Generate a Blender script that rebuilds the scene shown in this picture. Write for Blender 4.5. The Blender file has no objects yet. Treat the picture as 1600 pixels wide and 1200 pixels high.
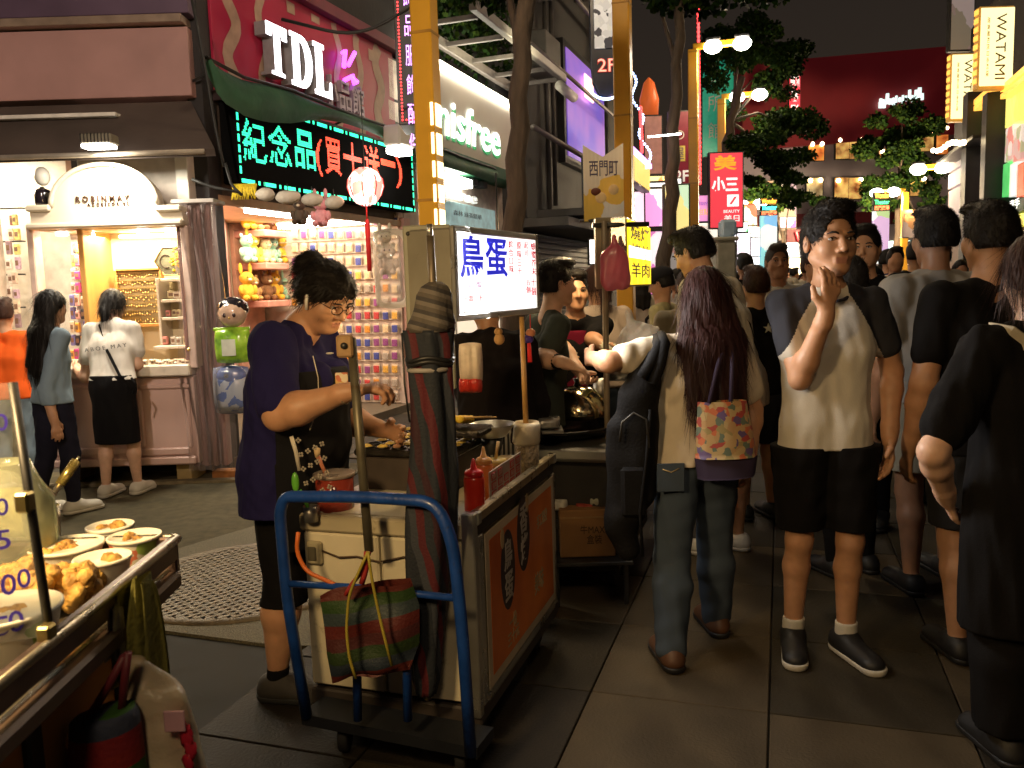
import bpy, math, random
import numpy as np
import openvdb as vdb
from mathutils import Vector, Matrix
from mathutils.bvhtree import BVHTree
random.seed(7); RNG = np.random.default_rng(7)
C = bpy.context.scene.collection
sc = bpy.context.scene
R_ = math.radians
# ------------------------------------------------------------------ camera
FPX = 1300.0; PITCH = R_(6.58); ROLL = R_(1.8); CAMH = 1.42
cam_d = bpy.data.cameras.new('camera'); cam = bpy.data.objects.new('camera', cam_d); C.objects.link(cam)
cam_d.sensor_width = 36.0; cam_d.lens = 36.0 * FPX / 1600.0; cam_d.clip_start = 0.05; cam_d.clip_end = 400
_f = Vector((0, math.cos(PITCH), -math.sin(PITCH))); _u0 = Vector((0, math.sin(PITCH), math.cos(PITCH))); _r0 = Vector((1, 0, 0))
_rx = _r0 * math.cos(ROLL) - _u0 * math.sin(ROLL); _up = _r0 * math.sin(ROLL) + _u0 * math.cos(ROLL)
_m = Matrix((_rx, _up, -_f)).transposed().to_4x4(); _m.translation = Vector((0, 0, CAMH)); cam.matrix_world = _m
cam_d.dof.use_dof = True; cam_d.dof.focus_distance = 3.6; cam_d.dof.aperture_fstop = 9.0
sc.camera = cam
# ------------------------------------------------------------------ world, exposure
wd = bpy.data.worlds.new('World'); sc.world = wd; wd.use_nodes = True
_n = wd.node_tree; _bg = _n.nodes['Background']
_tc = _n.nodes.new('ShaderNodeTexCoord'); _sx = _n.nodes.new('ShaderNodeSeparateXYZ'); _rp = _n.nodes.new('ShaderNodeValToRGB')
_n.links.new(_tc.outputs['Generated'], _sx.inputs[0]); _n.links.new(_sx.outputs['Z'], _rp.inputs[0]); _n.links.new(_rp.outputs[0], _bg.inputs[0])
_rp.color_ramp.elements[0].color = (.034, .024, .016, 1); _rp.color_ramp.elements[0].position = 0.0
_rp.color_ramp.elements[1].color = (.009, .008, .009, 1); _rp.color_ramp.elements[1].position = .6
_bg.inputs[1].default_value = 1.0
sc.view_settings.view_transform = 'Standard'; sc.view_settings.look = 'None'
sc.view_settings.exposure = 0.0; sc.view_settings.gamma = 1.0; sc.view_settings.use_curve_mapping = False
try:
    sc.cycles.use_denoising = True; sc.cycles.max_bounces = 6; sc.cycles.diffuse_bounces = 3; sc.cycles.glossy_bounces = 3
    sc.cycles.transparent_max_bounces = 12; sc.cycles.sample_clamp_indirect = 4.0; sc.cycles.caustics_reflective = False; sc.cycles.caustics_refractive = False
except Exception: pass
# ------------------------------------------------------------------ projection of authoring measurements
def ray(px, py):
    return (_f + _rx * ((px - 800) / FPX) + _up * ((600 - py) / FPX))
def W(px, py, Y):
    d = ray(px, py); t = Y / d.y; return Vector((d.x * t, Y, CAMH + d.z * t))
def G(px, py, z=0.0):
    d = ray(px, py); t = (z - CAMH) / d.z; return Vector((d.x * t, d.y * t, z))
SA = R_(18); SV = Vector((math.sin(SA), math.cos(SA), 0)); NV = Vector((math.cos(SA), -math.sin(SA), 0))   # street axis and its right-hand normal
# ------------------------------------------------------------------ materials
MATS = {}
def M(name, col=(.5, .5, .5), rough=.6, metal=0, emit=0, ecol=None, nz=(9, .18), bump=None, trans=0, alpha=1, coat=0, sub=0, stretch=(1, 1, 1), spec=.5, nz2=None, col2=None):
    if name in MATS: return MATS[name]
    m = bpy.data.materials.new(name); MATS[name] = m; m.use_nodes = True
    nt = m.node_tree; N = nt.nodes; Lk = nt.links.new; b = N['Principled BSDF']
    tc = N.new('ShaderNodeTexCoord'); mp = N.new('ShaderNodeMapping'); mp.inputs['Scale'].default_value = stretch
    Lk(tc.outputs['Object'], mp.inputs[0])
    b.inputs['Roughness'].default_value = rough; b.inputs['Metallic'].default_value = metal
    b.inputs['Specular IOR Level'].default_value = spec
    src = None
    if nz:
        no = N.new('ShaderNodeTexNoise'); no.inputs['Scale'].default_value = nz[0]; no.inputs['Detail'].default_value = 5
        Lk(mp.outputs[0], no.inputs['Vector'])
        rp = N.new('ShaderNodeValToRGB'); a = nz[1]
        c1 = [c * (1 - a) for c in col]; c2 = [min(1, c * (1 + a)) for c in (col2 or col)]
        rp.color_ramp.elements[0].position = .3; rp.color_ramp.elements[1].position = .7
        rp.color_ramp.elements[0].color = (*c1, 1); rp.color_ramp.elements[1].color = (*c2, 1)
        Lk(no.outputs['Fac'], rp.inputs[0]); src = rp.outputs[0]
        if nz2:  # dirt patches: (scale, threshold, colour)
            n2 = N.new('ShaderNodeTexNoise'); n2.inputs['Scale'].default_value = nz2[0]; n2.inputs['Detail'].default_value = 8; n2.inputs['Roughness'].default_value = .7
            Lk(mp.outputs[0], n2.inputs['Vector'])
            r2 = N.new('ShaderNodeValToRGB'); r2.color_ramp.elements[0].position = nz2[1]; r2.color_ramp.elements[1].position = nz2[1] + .12
            Lk(n2.outputs['Fac'], r2.inputs[0]); mx = N.new('ShaderNodeMix'); mx.data_type = 'RGBA'
            Lk(r2.outputs[0], mx.inputs['Factor']); Lk(src, mx.inputs['A']); mx.inputs['B'].default_value = (*nz2[2], 1); src = mx.outputs['Result']
        Lk(src, b.inputs['Base Color'])
        mr = N.new('ShaderNodeMapRange'); mr.inputs['To Min'].default_value = max(0, rough - .12); mr.inputs['To Max'].default_value = min(1, rough + .12)
        Lk(no.outputs['Fac'], mr.inputs['Value']); Lk(mr.outputs[0], b.inputs['Roughness'])
    else: b.inputs['Base Color'].default_value = (*col, 1)
    if bump:
        n3 = N.new('ShaderNodeTexNoise'); n3.inputs['Scale'].default_value = bump[0]; n3.inputs['Detail'].default_value = 6
        Lk(mp.outputs[0], n3.inputs['Vector']); bp = N.new('ShaderNodeBump'); bp.inputs['Strength'].default_value = bump[1]; bp.inputs['Distance'].default_value = bump[2] if len(bump) > 2 else .01
        Lk(n3.outputs['Fac'], bp.inputs['Height']); Lk(bp.outputs[0], b.inputs['Normal'])
    if emit:
        b.inputs['Emission Strength'].default_value = emit
        if src is not None and ecol is None: Lk(src, b.inputs['Emission Color'])
        else: b.inputs['Emission Color'].default_value = (*(ecol or col), 1)
    if trans: b.inputs['Transmission Weight'].default_value = trans
    if alpha < 1: b.inputs['Alpha'].default_value = alpha
    if coat: b.inputs['Coat Weight'].default_value = coat; b.inputs['Coat Roughness'].default_value = .15
    if sub: b.inputs['Subsurface Weight'].default_value = sub; b.inputs['Subsurface Radius'].default_value = (.02, .008, .004)
    m['src'] = 1
    return m
def stripes(name, cols, vec=(0, 0, 1), period=.2, rough=.8, wob=.02, emit=0):
    if name in MATS: return MATS[name]
    m = M(name, cols[0], rough, bump=(120, .25)); N = m.node_tree.nodes; Lk = m.node_tree.links.new; b = N['Principled BSDF']
    tc = N.new('ShaderNodeTexCoord'); dp = N.new('ShaderNodeVectorMath'); dp.operation = 'DOT_PRODUCT'; dp.inputs[1].default_value = [v / period for v in vec]
    Lk(tc.outputs['Object'], dp.inputs[0]); no = N.new('ShaderNodeTexNoise'); no.inputs['Scale'].default_value = 5; Lk(tc.outputs['Object'], no.inputs['Vector'])
    ma = N.new('ShaderNodeMath'); ma.operation = 'MULTIPLY_ADD'; ma.inputs[1].default_value = wob / period; Lk(no.outputs['Fac'], ma.inputs[0]); Lk(dp.outputs['Value'], ma.inputs[2])
    fr = N.new('ShaderNodeMath'); fr.operation = 'FRACT'; Lk(ma.outputs[0], fr.inputs[0])
    rp = N.new('ShaderNodeValToRGB'); rp.color_ramp.interpolation = 'CONSTANT'; el = rp.color_ramp.elements
    while len(el) < len(cols): el.new(.5)
    for i, c in enumerate(cols): el[i].position = i / len(cols); el[i].color = (*c, 1)
    Lk(fr.outputs[0], rp.inputs[0]); Lk(rp.outputs[0], b.inputs['Base Color'])
    if emit: Lk(rp.outputs[0], b.inputs['Emission Color']); b.inputs['Emission Strength'].default_value = emit
    return m
def patches(name, cols, scale=20, rough=.7, emit=0, dist=.15, strength=None):
    """printed picture / floral cloth: irregular cells in several colours"""
    if name in MATS: return MATS[name]
    m = M(name, cols[0], rough); N = m.node_tree.nodes; Lk = m.node_tree.links.new; b = N['Principled BSDF']
    tc = N.new('ShaderNodeTexCoord'); no = N.new('ShaderNodeTexNoise'); no.inputs['Scale'].default_value = scale * .8; no.inputs['Detail'].default_value = 3
    Lk(tc.outputs['Object'], no.inputs['Vector']); ad = N.new('ShaderNodeVectorMath'); ad.operation = 'MULTIPLY_ADD'
    Lk(no.outputs['Color'], ad.inputs[0]); ad.inputs[1].default_value = [dist * 8 / scale] * 3; Lk(tc.outputs['Object'], ad.inputs[2])
    vo = N.new('ShaderNodeTexVoronoi'); vo.inputs['Scale'].default_value = scale; Lk(ad.outputs[0], vo.inputs['Vector'])
    sp = N.new('ShaderNodeSeparateColor'); Lk(vo.outputs['Color'], sp.inputs[0])
    rp = N.new('ShaderNodeValToRGB'); rp.color_ramp.interpolation = 'CONSTANT'; el = rp.color_ramp.elements
    while len(el) < len(cols): el.new(.5)
    for i, c in enumerate(cols): el[i].position = i / len(cols); el[i].color = (*c, 1)
    Lk(sp.outputs['Red'], rp.inputs[0]); Lk(rp.outputs[0], b.inputs['Base Color'])
    if emit: Lk(rp.outputs[0], b.inputs['Emission Color']); b.inputs['Emission Strength'].default_value = emit
    return m
def clear(name, col=(1, 1, 1), a=.25, rough=.15):
    """thin plastic film or glass: glossy over see-through"""
    if name in MATS: return MATS[name]
    m = bpy.data.materials.new(name); MATS[name] = m; m.use_nodes = True; N = m.node_tree.nodes; Lk = m.node_tree.links.new; N.clear()
    o = N.new('ShaderNodeOutputMaterial'); mx = N.new('ShaderNodeMixShader'); t = N.new('ShaderNodeBsdfTransparent'); g = N.new('ShaderNodeBsdfPrincipled')
    g.inputs['Base Color'].default_value = (*col, 1); g.inputs['Roughness'].default_value = rough; g.inputs['Specular IOR Level'].default_value = .9
    tc = N.new('ShaderNodeTexCoord'); no = N.new('ShaderNodeTexNoise'); no.inputs['Scale'].default_value = 9; no.inputs['Detail'].default_value = 4; Lk(tc.outputs['Object'], no.inputs['Vector'])
    bp = N.new('ShaderNodeBump'); bp.inputs['Strength'].default_value = .5; bp.inputs['Distance'].default_value = .02; Lk(no.outputs['Fac'], bp.inputs['Height']); Lk(bp.outputs[0], g.inputs['Normal'])
    fz = N.new('ShaderNodeFresnel'); fz.inputs[0].default_value = 1.5; ad = N.new('ShaderNodeMath'); ad.operation = 'ADD'; ad.use_clamp = True; ad.inputs[1].default_value = a
    Lk(fz.outputs[0], ad.inputs[0]); Lk(ad.outputs[0], mx.inputs[0]); Lk(t.outputs[0], mx.inputs[1]); Lk(g.outputs[0], mx.inputs[2]); Lk(mx.outputs[0], o.inputs[0])
    return m
# ------------------------------------------------------------------ objects
def tag(o, label=None, cat=None, group=None, kind=None):
    if label: o['label'] = label
    if cat: o['category'] = cat
    if group: o['group'] = group
    if kind: o['kind'] = kind
    return o
def thing(name, label, cat, loc=(0, 0, 0), rz=0, group=None):
    o = bpy.data.objects.new(name, None); C.objects.link(o); o.location = loc; o.rotation_euler = (0, 0, rz); o.empty_display_size = .1
    return tag(o, label, cat, group)
class MB:
    def __init__(s): s.v = []; s.f = []; s.mi = []; s.sm = []
    def add(s, vs, fs, mi=0, smooth=False):
        n = len(s.v); s.v += [tuple(v) for v in vs]; s.f += [tuple(i + n for i in f) for f in fs]; s.mi += [mi] * len(fs); s.sm += [smooth] * len(fs); return s
    def box(s, a, b, mi=0, bev=0, rot=0, piv=None):
        x0, y0, z0 = a; x1, y1, z1 = b
        if bev:
            e = min(bev, (x1 - x0) / 2.2, (y1 - y0) / 2.2, (z1 - z0) / 2.2); vs = []; idx = {}
            for ix, x in enumerate((x0, x1)):
                for iy, y in enumerate((y0, y1)):
                    for iz, z in enumerate((z0, z1)):
                        sx, sy, sz = (1, -1)[ix] * e, (1, -1)[iy] * e, (1, -1)[iz] * e
                        idx[ix, iy, iz, 0] = len(vs); vs.append((x, y + sy, z + sz))
                        idx[ix, iy, iz, 1] = len(vs); vs.append((x + sx, y, z + sz))
                        idx[ix, iy, iz, 2] = len(vs); vs.append((x + sx, y + sy, z))
            I = idx; fs = []
            for c in (0, 1):
                q = [I[c, 0, 0, 0], I[c, 1, 0, 0], I[c, 1, 1, 0], I[c, 0, 1, 0]]; fs.append(q if c else q[::-1])
                q = [I[0, c, 0, 1], I[0, c, 1, 1], I[1, c, 1, 1], I[1, c, 0, 1]]; fs.append(q if c else q[::-1])
                q = [I[0, 0, c, 2], I[1, 0, c, 2], I[1, 1, c, 2], I[0, 1, c, 2]]; fs.append(q if c else q[::-1])
            def ori(q, n):  # orient by normal
                a_, b_, c_ = (Vector(vs[i]) for i in q[:3]); return q if (b_ - a_).cross(c_ - a_).dot(n) > 0 else q[::-1]
            for p in (0, 1):
                for q_ in (0, 1):
                    sp, sq = (-1, 1)[p], (-1, 1)[q_]
                    fs.append(ori([I[p, q_, 0, 0], I[p, q_, 1, 0], I[p, q_, 1, 1], I[p, q_, 0, 1]], Vector((sp, sq, 0))))
                    fs.append(ori([I[p, 0, q_, 0], I[p, 1, q_, 0], I[p, 1, q_, 2], I[p, 0, q_, 2]], Vector((sp, 0, sq))))
                    fs.append(ori([I[0, p, q_, 1], I[1, p, q_, 1], I[1, p, q_, 2], I[0, p, q_, 2]], Vector((0, sp, sq))))
                    for w in (0, 1): fs.append(ori([I[p, q_, w, 0], I[p, q_, w, 1], I[p, q_, w, 2]], Vector((sp, sq, (-1, 1)[w]))))
        else:
            vs = [(x0, y0, z0), (x1, y0, z0), (x1, y1, z0), (x0, y1, z0), (x0, y0, z1), (x1, y0, z1), (x1, y1, z1), (x0, y1, z1)]
            fs = [(3, 2, 1, 0), (4, 5, 6, 7), (0, 1, 5, 4), (1, 2, 6, 5), (2, 3, 7, 6), (3, 0, 4, 7)]
        if rot:
            px, py = piv or ((x0 + x1) / 2, (y0 + y1) / 2); c, s_ = math.cos(rot), math.sin(rot)
            vs = [((x - px) * c - (y - py) * s_ + px, (x - px) * s_ + (y - py) * c + py, z) for x, y, z in vs]
        return s.add(vs, fs, mi)
    def tube(s, pts, r, mi=0, n=10, cap=True):
        pts = [Vector(p) for p in pts]; rs = r if isinstance(r, (list, tuple)) else [r] * len(pts); vs = []; fs = []; prev = None
        for i, p in enumerate(pts):
            t = (pts[min(i + 1, len(pts) - 1)] - pts[max(i - 1, 0)])
            t = t.normalized() if t.length > 1e-9 else Vector((0, 0, 1))
            if prev is None: a = t.orthogonal().normalized()
            else: a = (prev - t * prev.dot(t)); a = a.normalized() if a.length > 1e-6 else t.orthogonal().normalized()
            prev = a; b = t.cross(a)
            for k in range(n): an = 2 * math.pi * k / n; vs.append(p + (a * math.cos(an) + b * math.sin(an)) * rs[i])
        for i in range(len(pts) - 1):
            for k in range(n): fs.append((i * n + k, i * n + (k + 1) % n, (i + 1) * n + (k + 1) % n, (i + 1) * n + k))
        if cap: fs.append(tuple(range(n))[::-1]); fs.append(tuple((len(pts) - 1) * n + k for k in range(n)))
        return s.add(vs, fs, mi, True)
    def lathe(s, prof, c=(0, 0, 0), mi=0, n=20, sx=1, sy=1, tilt=None, wob=0):
        vs = []; fs = []; c = Vector(c)
        for r, z in prof:
            for k in range(n):
                an = 2 * math.pi * k / n; rr = r * (1 + wob * math.sin(an * 5 + z * 40)); v = Vector((rr * math.cos(an) * sx, rr * math.sin(an) * sy, z))
                if tilt is not None: v = tilt @ v
                vs.append(c + v)
        for i in range(len(prof) - 1):
            for k in range(n): fs.append((i * n + k, i * n + (k + 1) % n, (i + 1) * n + (k + 1) % n, (i + 1) * n + k))
        fs.append(tuple(range(n))[::-1]); fs.append(tuple((len(prof) - 1) * n + k for k in range(n)))
        return s.add(vs, fs, mi, True)
    def ball(s, c, r, mi=0, n=10, wob=0, seed=0):
        if not isinstance(r, (list, tuple)): r = (r, r, r)
        vs = []; fs = []; m = max(4, n // 2 + 1)
        for i in range(m + 1):
            ph = math.pi * i / m
            for k in range(n):
                an = 2 * math.pi * k / n; q = 1 + (wob * math.sin(3 * an + seed) * math.sin(2 * ph + seed * 1.7) + wob * .6 * math.sin(5 * an + 2 * seed + 4 * ph) if wob else 0)
                vs.append((c[0] + r[0] * q * math.sin(ph) * math.cos(an), c[1] + r[1] * q * math.sin(ph) * math.sin(an), c[2] - r[2] * q * math.cos(ph)))
        for i in range(m):
            for k in range(n): fs.append((i * n + k, i * n + (k + 1) % n, (i + 1) * n + (k + 1) % n, (i + 1) * n + k))
        return s.add(vs, fs, mi, True)
    def prism(s, poly, y0, y1, mi=0):
        """outline in x,z extruded along y"""
        n = len(poly); vs = [(x, y0, z) for x, z in poly] + [(x, y1, z) for x, z in poly]
        ar = sum(poly[i][0] * poly[(i + 1) % n][1] - poly[(i + 1) % n][0] * poly[i][1] for i in range(n))
        fs = [tuple(range(n)), tuple(range(2 * n - 1, n - 1, -1))] + [((i + 1) % n, i, i + n, (i + 1) % n + n) for i in range(n)]
        if ar < 0: fs = [f[::-1] for f in fs]
        return s.add(vs, fs, mi)
    def build(s, name, mats, par=None, loc=None):
        me = bpy.data.meshes.new(name); me.from_pydata(s.v, [], s.f); mats = mats if isinstance(mats, (list, tuple)) else [mats]
        for m in mats: me.materials.append(m)
        if len(s.f): me.polygons.foreach_set('material_index', s.mi); me.polygons.foreach_set('use_smooth', s.sm)
        me.update(); o = bpy.data.objects.new(name, me); C.objects.link(o)
        if par: o.parent = par
        if loc is not None: o.location = loc
        return o
def box(par, name, a, b, mat, bev=.004, **k): return MB().box(a, b, bev=bev, **k).build(name, mat, par)
def tube(par, name, pts, r, mat, n=10): return MB().tube(pts, r, n=n).build(name, mat, par)
def arc(c, r, a0, a1, n, f): return [f(c[0] + r * math.cos(a0 + (a1 - a0) * i / n), c[1] + r * math.sin(a0 + (a1 - a0) * i / n)) for i in range(n + 1)]
def rnd_path(pts, rad, n=6):
    """polyline with rounded corners"""
    P = [Vector(p) for p in pts]; out = [P[0]]
    for i in range(1, len(P) - 1):
        a = (P[i - 1] - P[i]); b = (P[i + 1] - P[i]); q = min(rad, a.length * .45, b.length * .45); s = P[i] + a.normalized() * q; e = P[i] + b.normalized() * q
        for k in range(n + 1): t = k / n; out.append((s * (1 - t) + P[i] * t) * (1 - t) + (P[i] * (1 - t) + e * t) * t)
    return out + [P[-1]]
class Panel:
    """a vertical plane from pixel column xL at depth YL to xR at YR; local x right, z up, -y to the viewer"""
    def __init__(s, xL, YL, xR, YR, yt, yb):
        a = W(xL, yb, YL); t = W(xL, yt, YL); b = W(xR, (yt + yb) / 2, YR)
        s.loc = a; s.h = t.z - a.z; s.w = math.hypot(b.x - a.x, b.y - a.y); s.rz = math.atan2(b.y - a.y, b.x - a.x)
        s.ux = Vector((math.cos(s.rz), math.sin(s.rz), 0)); s.n = Vector((math.sin(s.rz), -math.cos(s.rz), 0))
    def uv(s, px, py):
        d = ray(px, py); o = Vector((0, 0, CAMH)); t = (s.loc - o).dot(s.n) / d.dot(s.n); p = o + d * t - s.loc; return p.dot(s.ux), p.z
def text_mesh(s, bold=0, res=3, ls=1.0):
    c = bpy.data.curves.new('t', 'FONT'); c.body = s; c.align_x = 'CENTER'; c.offset = bold; c.resolution_u = res; c.space_line = ls; c.extrude = 0
    o = bpy.data.objects.new('t', c); C.objects.link(o); bpy.context.view_layer.update(); dg = bpy.context.evaluated_depsgraph_get()
    e = o.evaluated_get(dg); m = e.to_mesh(); V = [tuple(v.co) for v in m.vertices]; F = [tuple(p.vertices) for p in m.polygons]
    e.to_mesh_clear(); bpy.data.objects.remove(o); bpy.data.curves.remove(c); return V, F
def text(par, name, s, c, wh, mat, y=-.004, depth=.002, bold=0, vert=False, rot=0, shear=0, ls=1.0, mb=None, mi=0, keep=False):
    """lettering scaled into a wh box centred at c=(x,z) on the parent's front"""
    if vert: s = '\n'.join(s)
    V, F = text_mesh(s, bold, ls=ls)
    if not V: return None
    xs = [v[0] for v in V]; ys = [v[1] for v in V]; cx = (min(xs) + max(xs)) / 2; cy = (min(ys) + max(ys)) / 2; w = max(xs) - min(xs); h = max(ys) - min(ys)
    P = []; cr, sr = math.cos(rot), math.sin(rot); bw, bh = wh
    if abs(rot) > 1: bw, bh = bh, bw
    if keep: k = min(bw / w, bh / h); bw, bh = w * k, h * k
    for v in V:
        a = (v[0] - cx) / w * bw; b = (v[1] - cy) / h * bh; a += b * shear
        P.append((c[0] + a * cr - b * sr, c[1] + a * sr + b * cr))
    vs = [(p[0], y - depth, p[1]) for p in P]; n = len(vs); fs = list(F)
    own = mb is None; mb = mb or MB()
    vs2 = vs + [(p[0], y, p[1]) for p in P]; cnt = {}
    for f in F:
        for i in range(len(f)): e = (f[i], f[(i + 1) % len(f)]); cnt[e] = cnt.get(e, 0) + 1
    for (a, b) in list(cnt):
        if (b, a) not in cnt: fs.append((b, a, a + n, b + n))
    mb.add(vs2, fs, mi)
    return mb.build(name, mat, par) if own else mb
def light(kind, name, loc, power, col=(1, .9, .75), size=.3, rot=None, target=None, sy=None, spot=None):
    d = bpy.data.lights.new(name, kind); d.energy = power; d.color = col
    if kind == 'AREA':
        d.size = size
        if sy: d.shape = 'RECTANGLE'; d.size_y = sy
    elif kind != 'SUN': d.shadow_soft_size = size
    if spot: d.spot_size = spot; d.spot_blend = .6
    o = bpy.data.objects.new(name, d); C.objects.link(o); o.location = loc
    if target is not None: o.rotation_euler = (Vector(target) - Vector(loc)).to_track_quat('-Z', 'Y').to_euler()
    elif rot: o.rotation_euler = rot
    return o
def copy_tree(o, parent=None):
    c = o.copy(); C.objects.link(c); c.parent = parent
    for ch in list(o.children): copy_tree(ch, c)
    return c
# ------------------------------------------------------------------ people: signed-distance bodies meshed as one surface
BIG = .06
class Vox:
    def __init__(s, lo, hi, h):
        s.h = h; s.lo = np.array(lo, float) - 5 * h; n = np.ceil((np.array(hi) - np.array(lo)) / h).astype(int) + 10
        s.a = np.full(tuple(n), BIG, np.float32)
    def like(s): o = Vox.__new__(Vox); o.h = s.h; o.lo = s.lo; o.a = np.full(s.a.shape, BIG, np.float32); return o
    def win(s, lo, hi):
        i0 = np.maximum(0, np.floor((np.minimum(lo, hi) - s.lo) / s.h).astype(int)); i1 = np.minimum(s.a.shape, np.ceil((np.maximum(lo, hi) - s.lo) / s.h).astype(int) + 1)
        if (i1 <= i0).any(): return None
        ax = [(s.lo[k] + np.arange(i0[k], i1[k]) * s.h).astype(np.float32) for k in range(3)]
        return tuple(slice(a, b) for a, b in zip(i0, i1)), ax[0][:, None, None], ax[1][None, :, None], ax[2][None, None, :]
    def comb(s, sl, d, k, sub=False):
        A = s.a[sl]
        if sub:
            d = -d; h = np.maximum(k - np.abs(A - d), 0) / k; s.a[sl] = np.maximum(A, d) + h * h * k * .25
        else: h = np.maximum(k - np.abs(A - d), 0) / k; s.a[sl] = np.minimum(A, d) - h * h * k * .25
    def cap(s, a, b, ra, rb, k=.02, flat=None, sub=False):
        a = np.array(a, float); b = np.array(b, float); R = max(ra, rb) + max(k, 3 * s.h) + .002
        w = s.win(np.minimum(a, b) - R, np.maximum(a, b) + R)
        if w is None: return s
        sl, X, Y, Z = w; X = X - a[0]; Y = Y - a[1]; Z = Z - a[2]; q = b - a
        if flat is not None:
            n = np.array(flat[0], float); n /= np.linalg.norm(n); e = 1 / flat[1] - 1; t = (X * n[0] + Y * n[1] + Z * n[2]) * e
            X = X + n[0] * t; Y = Y + n[1] * t; Z = Z + n[2] * t; q = q + n * q.dot(n) * e
        L = max(q.dot(q), 1e-9); t = np.clip((X * q[0] + Y * q[1] + Z * q[2]) / L, 0, 1)
        d = np.sqrt((X - t * q[0]) ** 2 + (Y - t * q[1]) ** 2 + (Z - t * q[2]) ** 2) - (ra + (rb - ra) * t)
        if flat is not None: d = d * flat[1] ** .5
        s.comb(sl, d, k, sub); return s
    def ell(s, c, r, k=.02, M3=None, sub=False):
        c = np.array(c, float); r = np.array(r, float); R = r.max() + max(k, 3 * s.h) + .002; w = s.win(c - R, c + R)
        if w is None: return s
        sl, X, Y, Z = w; X = X - c[0]; Y = Y - c[1]; Z = Z - c[2]
        if M3 is not None:
            U = [X * M3[0][j] + Y * M3[1][j] + Z * M3[2][j] for j in range(3)]; X, Y, Z = U
        k0 = np.sqrt((X / r[0]) ** 2 + (Y / r[1]) ** 2 + (Z / r[2]) ** 2); k1 = np.sqrt((X / r[0] ** 2) ** 2 + (Y / r[1] ** 2) ** 2 + (Z / r[2] ** 2) ** 2) + 1e-6
        s.comb(sl, k0 * (k0 - 1) / k1, k, sub); return s
    def plane(s, p, n, k=.004):
        """cut away what lies on the n side of p"""
        n = np.array(n, float); n /= np.linalg.norm(n); S = s.a.shape; ax = [(s.lo[i] + np.arange(S[i]) * s.h - p[i]).astype(np.float32) * n[i] for i in range(3)]
        s.a = np.maximum(s.a, ax[0][:, None, None] + ax[1][None, :, None] + ax[2][None, None, :]).astype(np.float32); return s
    def ripple(s, amp, wl, dirs=None, seed=0, n=7):
        idx = np.nonzero(np.abs(s.a) < .02); P = np.stack([s.lo[i] + idx[i] * s.h for i in range(3)], 1); rg = np.random.default_rng(seed); acc = np.zeros(len(P))
        for i in range(n):
            v = rg.normal(size=3)
            if dirs is not None: v = v * np.array(dirs)
            v = v / np.linalg.norm(v) * 2 * math.pi / (wl * rg.uniform(.6, 1.7)); ph = rg.uniform(0, 6.28)
            acc += np.sin(P @ v + ph + .8 * np.sin(P[:, 2] * 9 + ph))
        s.a[idx] += (acc * amp / math.sqrt(n)).astype(np.float32); return s
    def mesh(s, name, mats, org, par=None):
        A = np.clip(s.a, -BIG, BIG); g = vdb.FloatGrid(BIG); g.copyFromArray(np.ascontiguousarray(A)); g.transform = vdb.createLinearTransform(voxelSize=s.h)
        pts, tri, quad = g.convertToPolygons(isovalue=0, adaptivity=0)
        pts = np.array(pts) + s.lo - np.array(org); quad = np.array(quad, np.int64).reshape(-1, 4); tri = np.array(tri, np.int64).reshape(-1, 3)
        # drop specks, fix winding
        me = bpy.data.meshes.new(name); nv = len(pts); me.vertices.add(nv); me.vertices.foreach_set('co', pts.astype(np.float32).ravel())
        loops = np.concatenate([quad.ravel(), tri.ravel()]); nf = len(quad) + len(tri); st = np.concatenate([np.arange(len(quad)) * 4, len(quad) * 4 + np.arange(len(tri)) * 3])
        if len(quad):
            p = pts[quad]; vol = np.einsum('ij,ij->', p[:, 0] - pts.mean(0), np.cross(p[:, 1] - p[:, 0], p[:, 2] - p[:, 0]))
            if vol < 0: loops = np.concatenate([quad[:, ::-1].ravel(), tri[:, ::-1].ravel()])
        me.loops.add(len(loops)); me.loops.foreach_set('vertex_index', loops.astype(np.int32)); me.polygons.add(nf); me.polygons.foreach_set('loop_start', st.astype(np.int32))
        me.polygons.foreach_set('use_smooth', np.ones(nf, bool)); me.update(calc_edges=True); me.validate()
        for m in (mats if isinstance(mats, (list, tuple)) else [mats]): me.materials.append(m)
        o = bpy.data.objects.new(name, me); C.objects.link(o)
        if par: o.parent = par
        return o
def skin(tone='mid'):
    t = {'mid': (.50, .265, .15), 'light': (.62, .38, .26), 'tan': (.40, .20, .11), 'dark': (.34, .16, .09)}[tone]
    return M('skin_' + tone, t, .5, nz=(30, .08), bump=(90, .12, .004), sub=.12)
def cloth(name, col, fine=220, rough=.9, **k): return M('cloth_' + name, col, rough, nz=(6, .10), bump=(fine, .25, .004), spec=.12, **k)
def v3(v): return np.array([v[0], v[1], v[2]], float)
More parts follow.
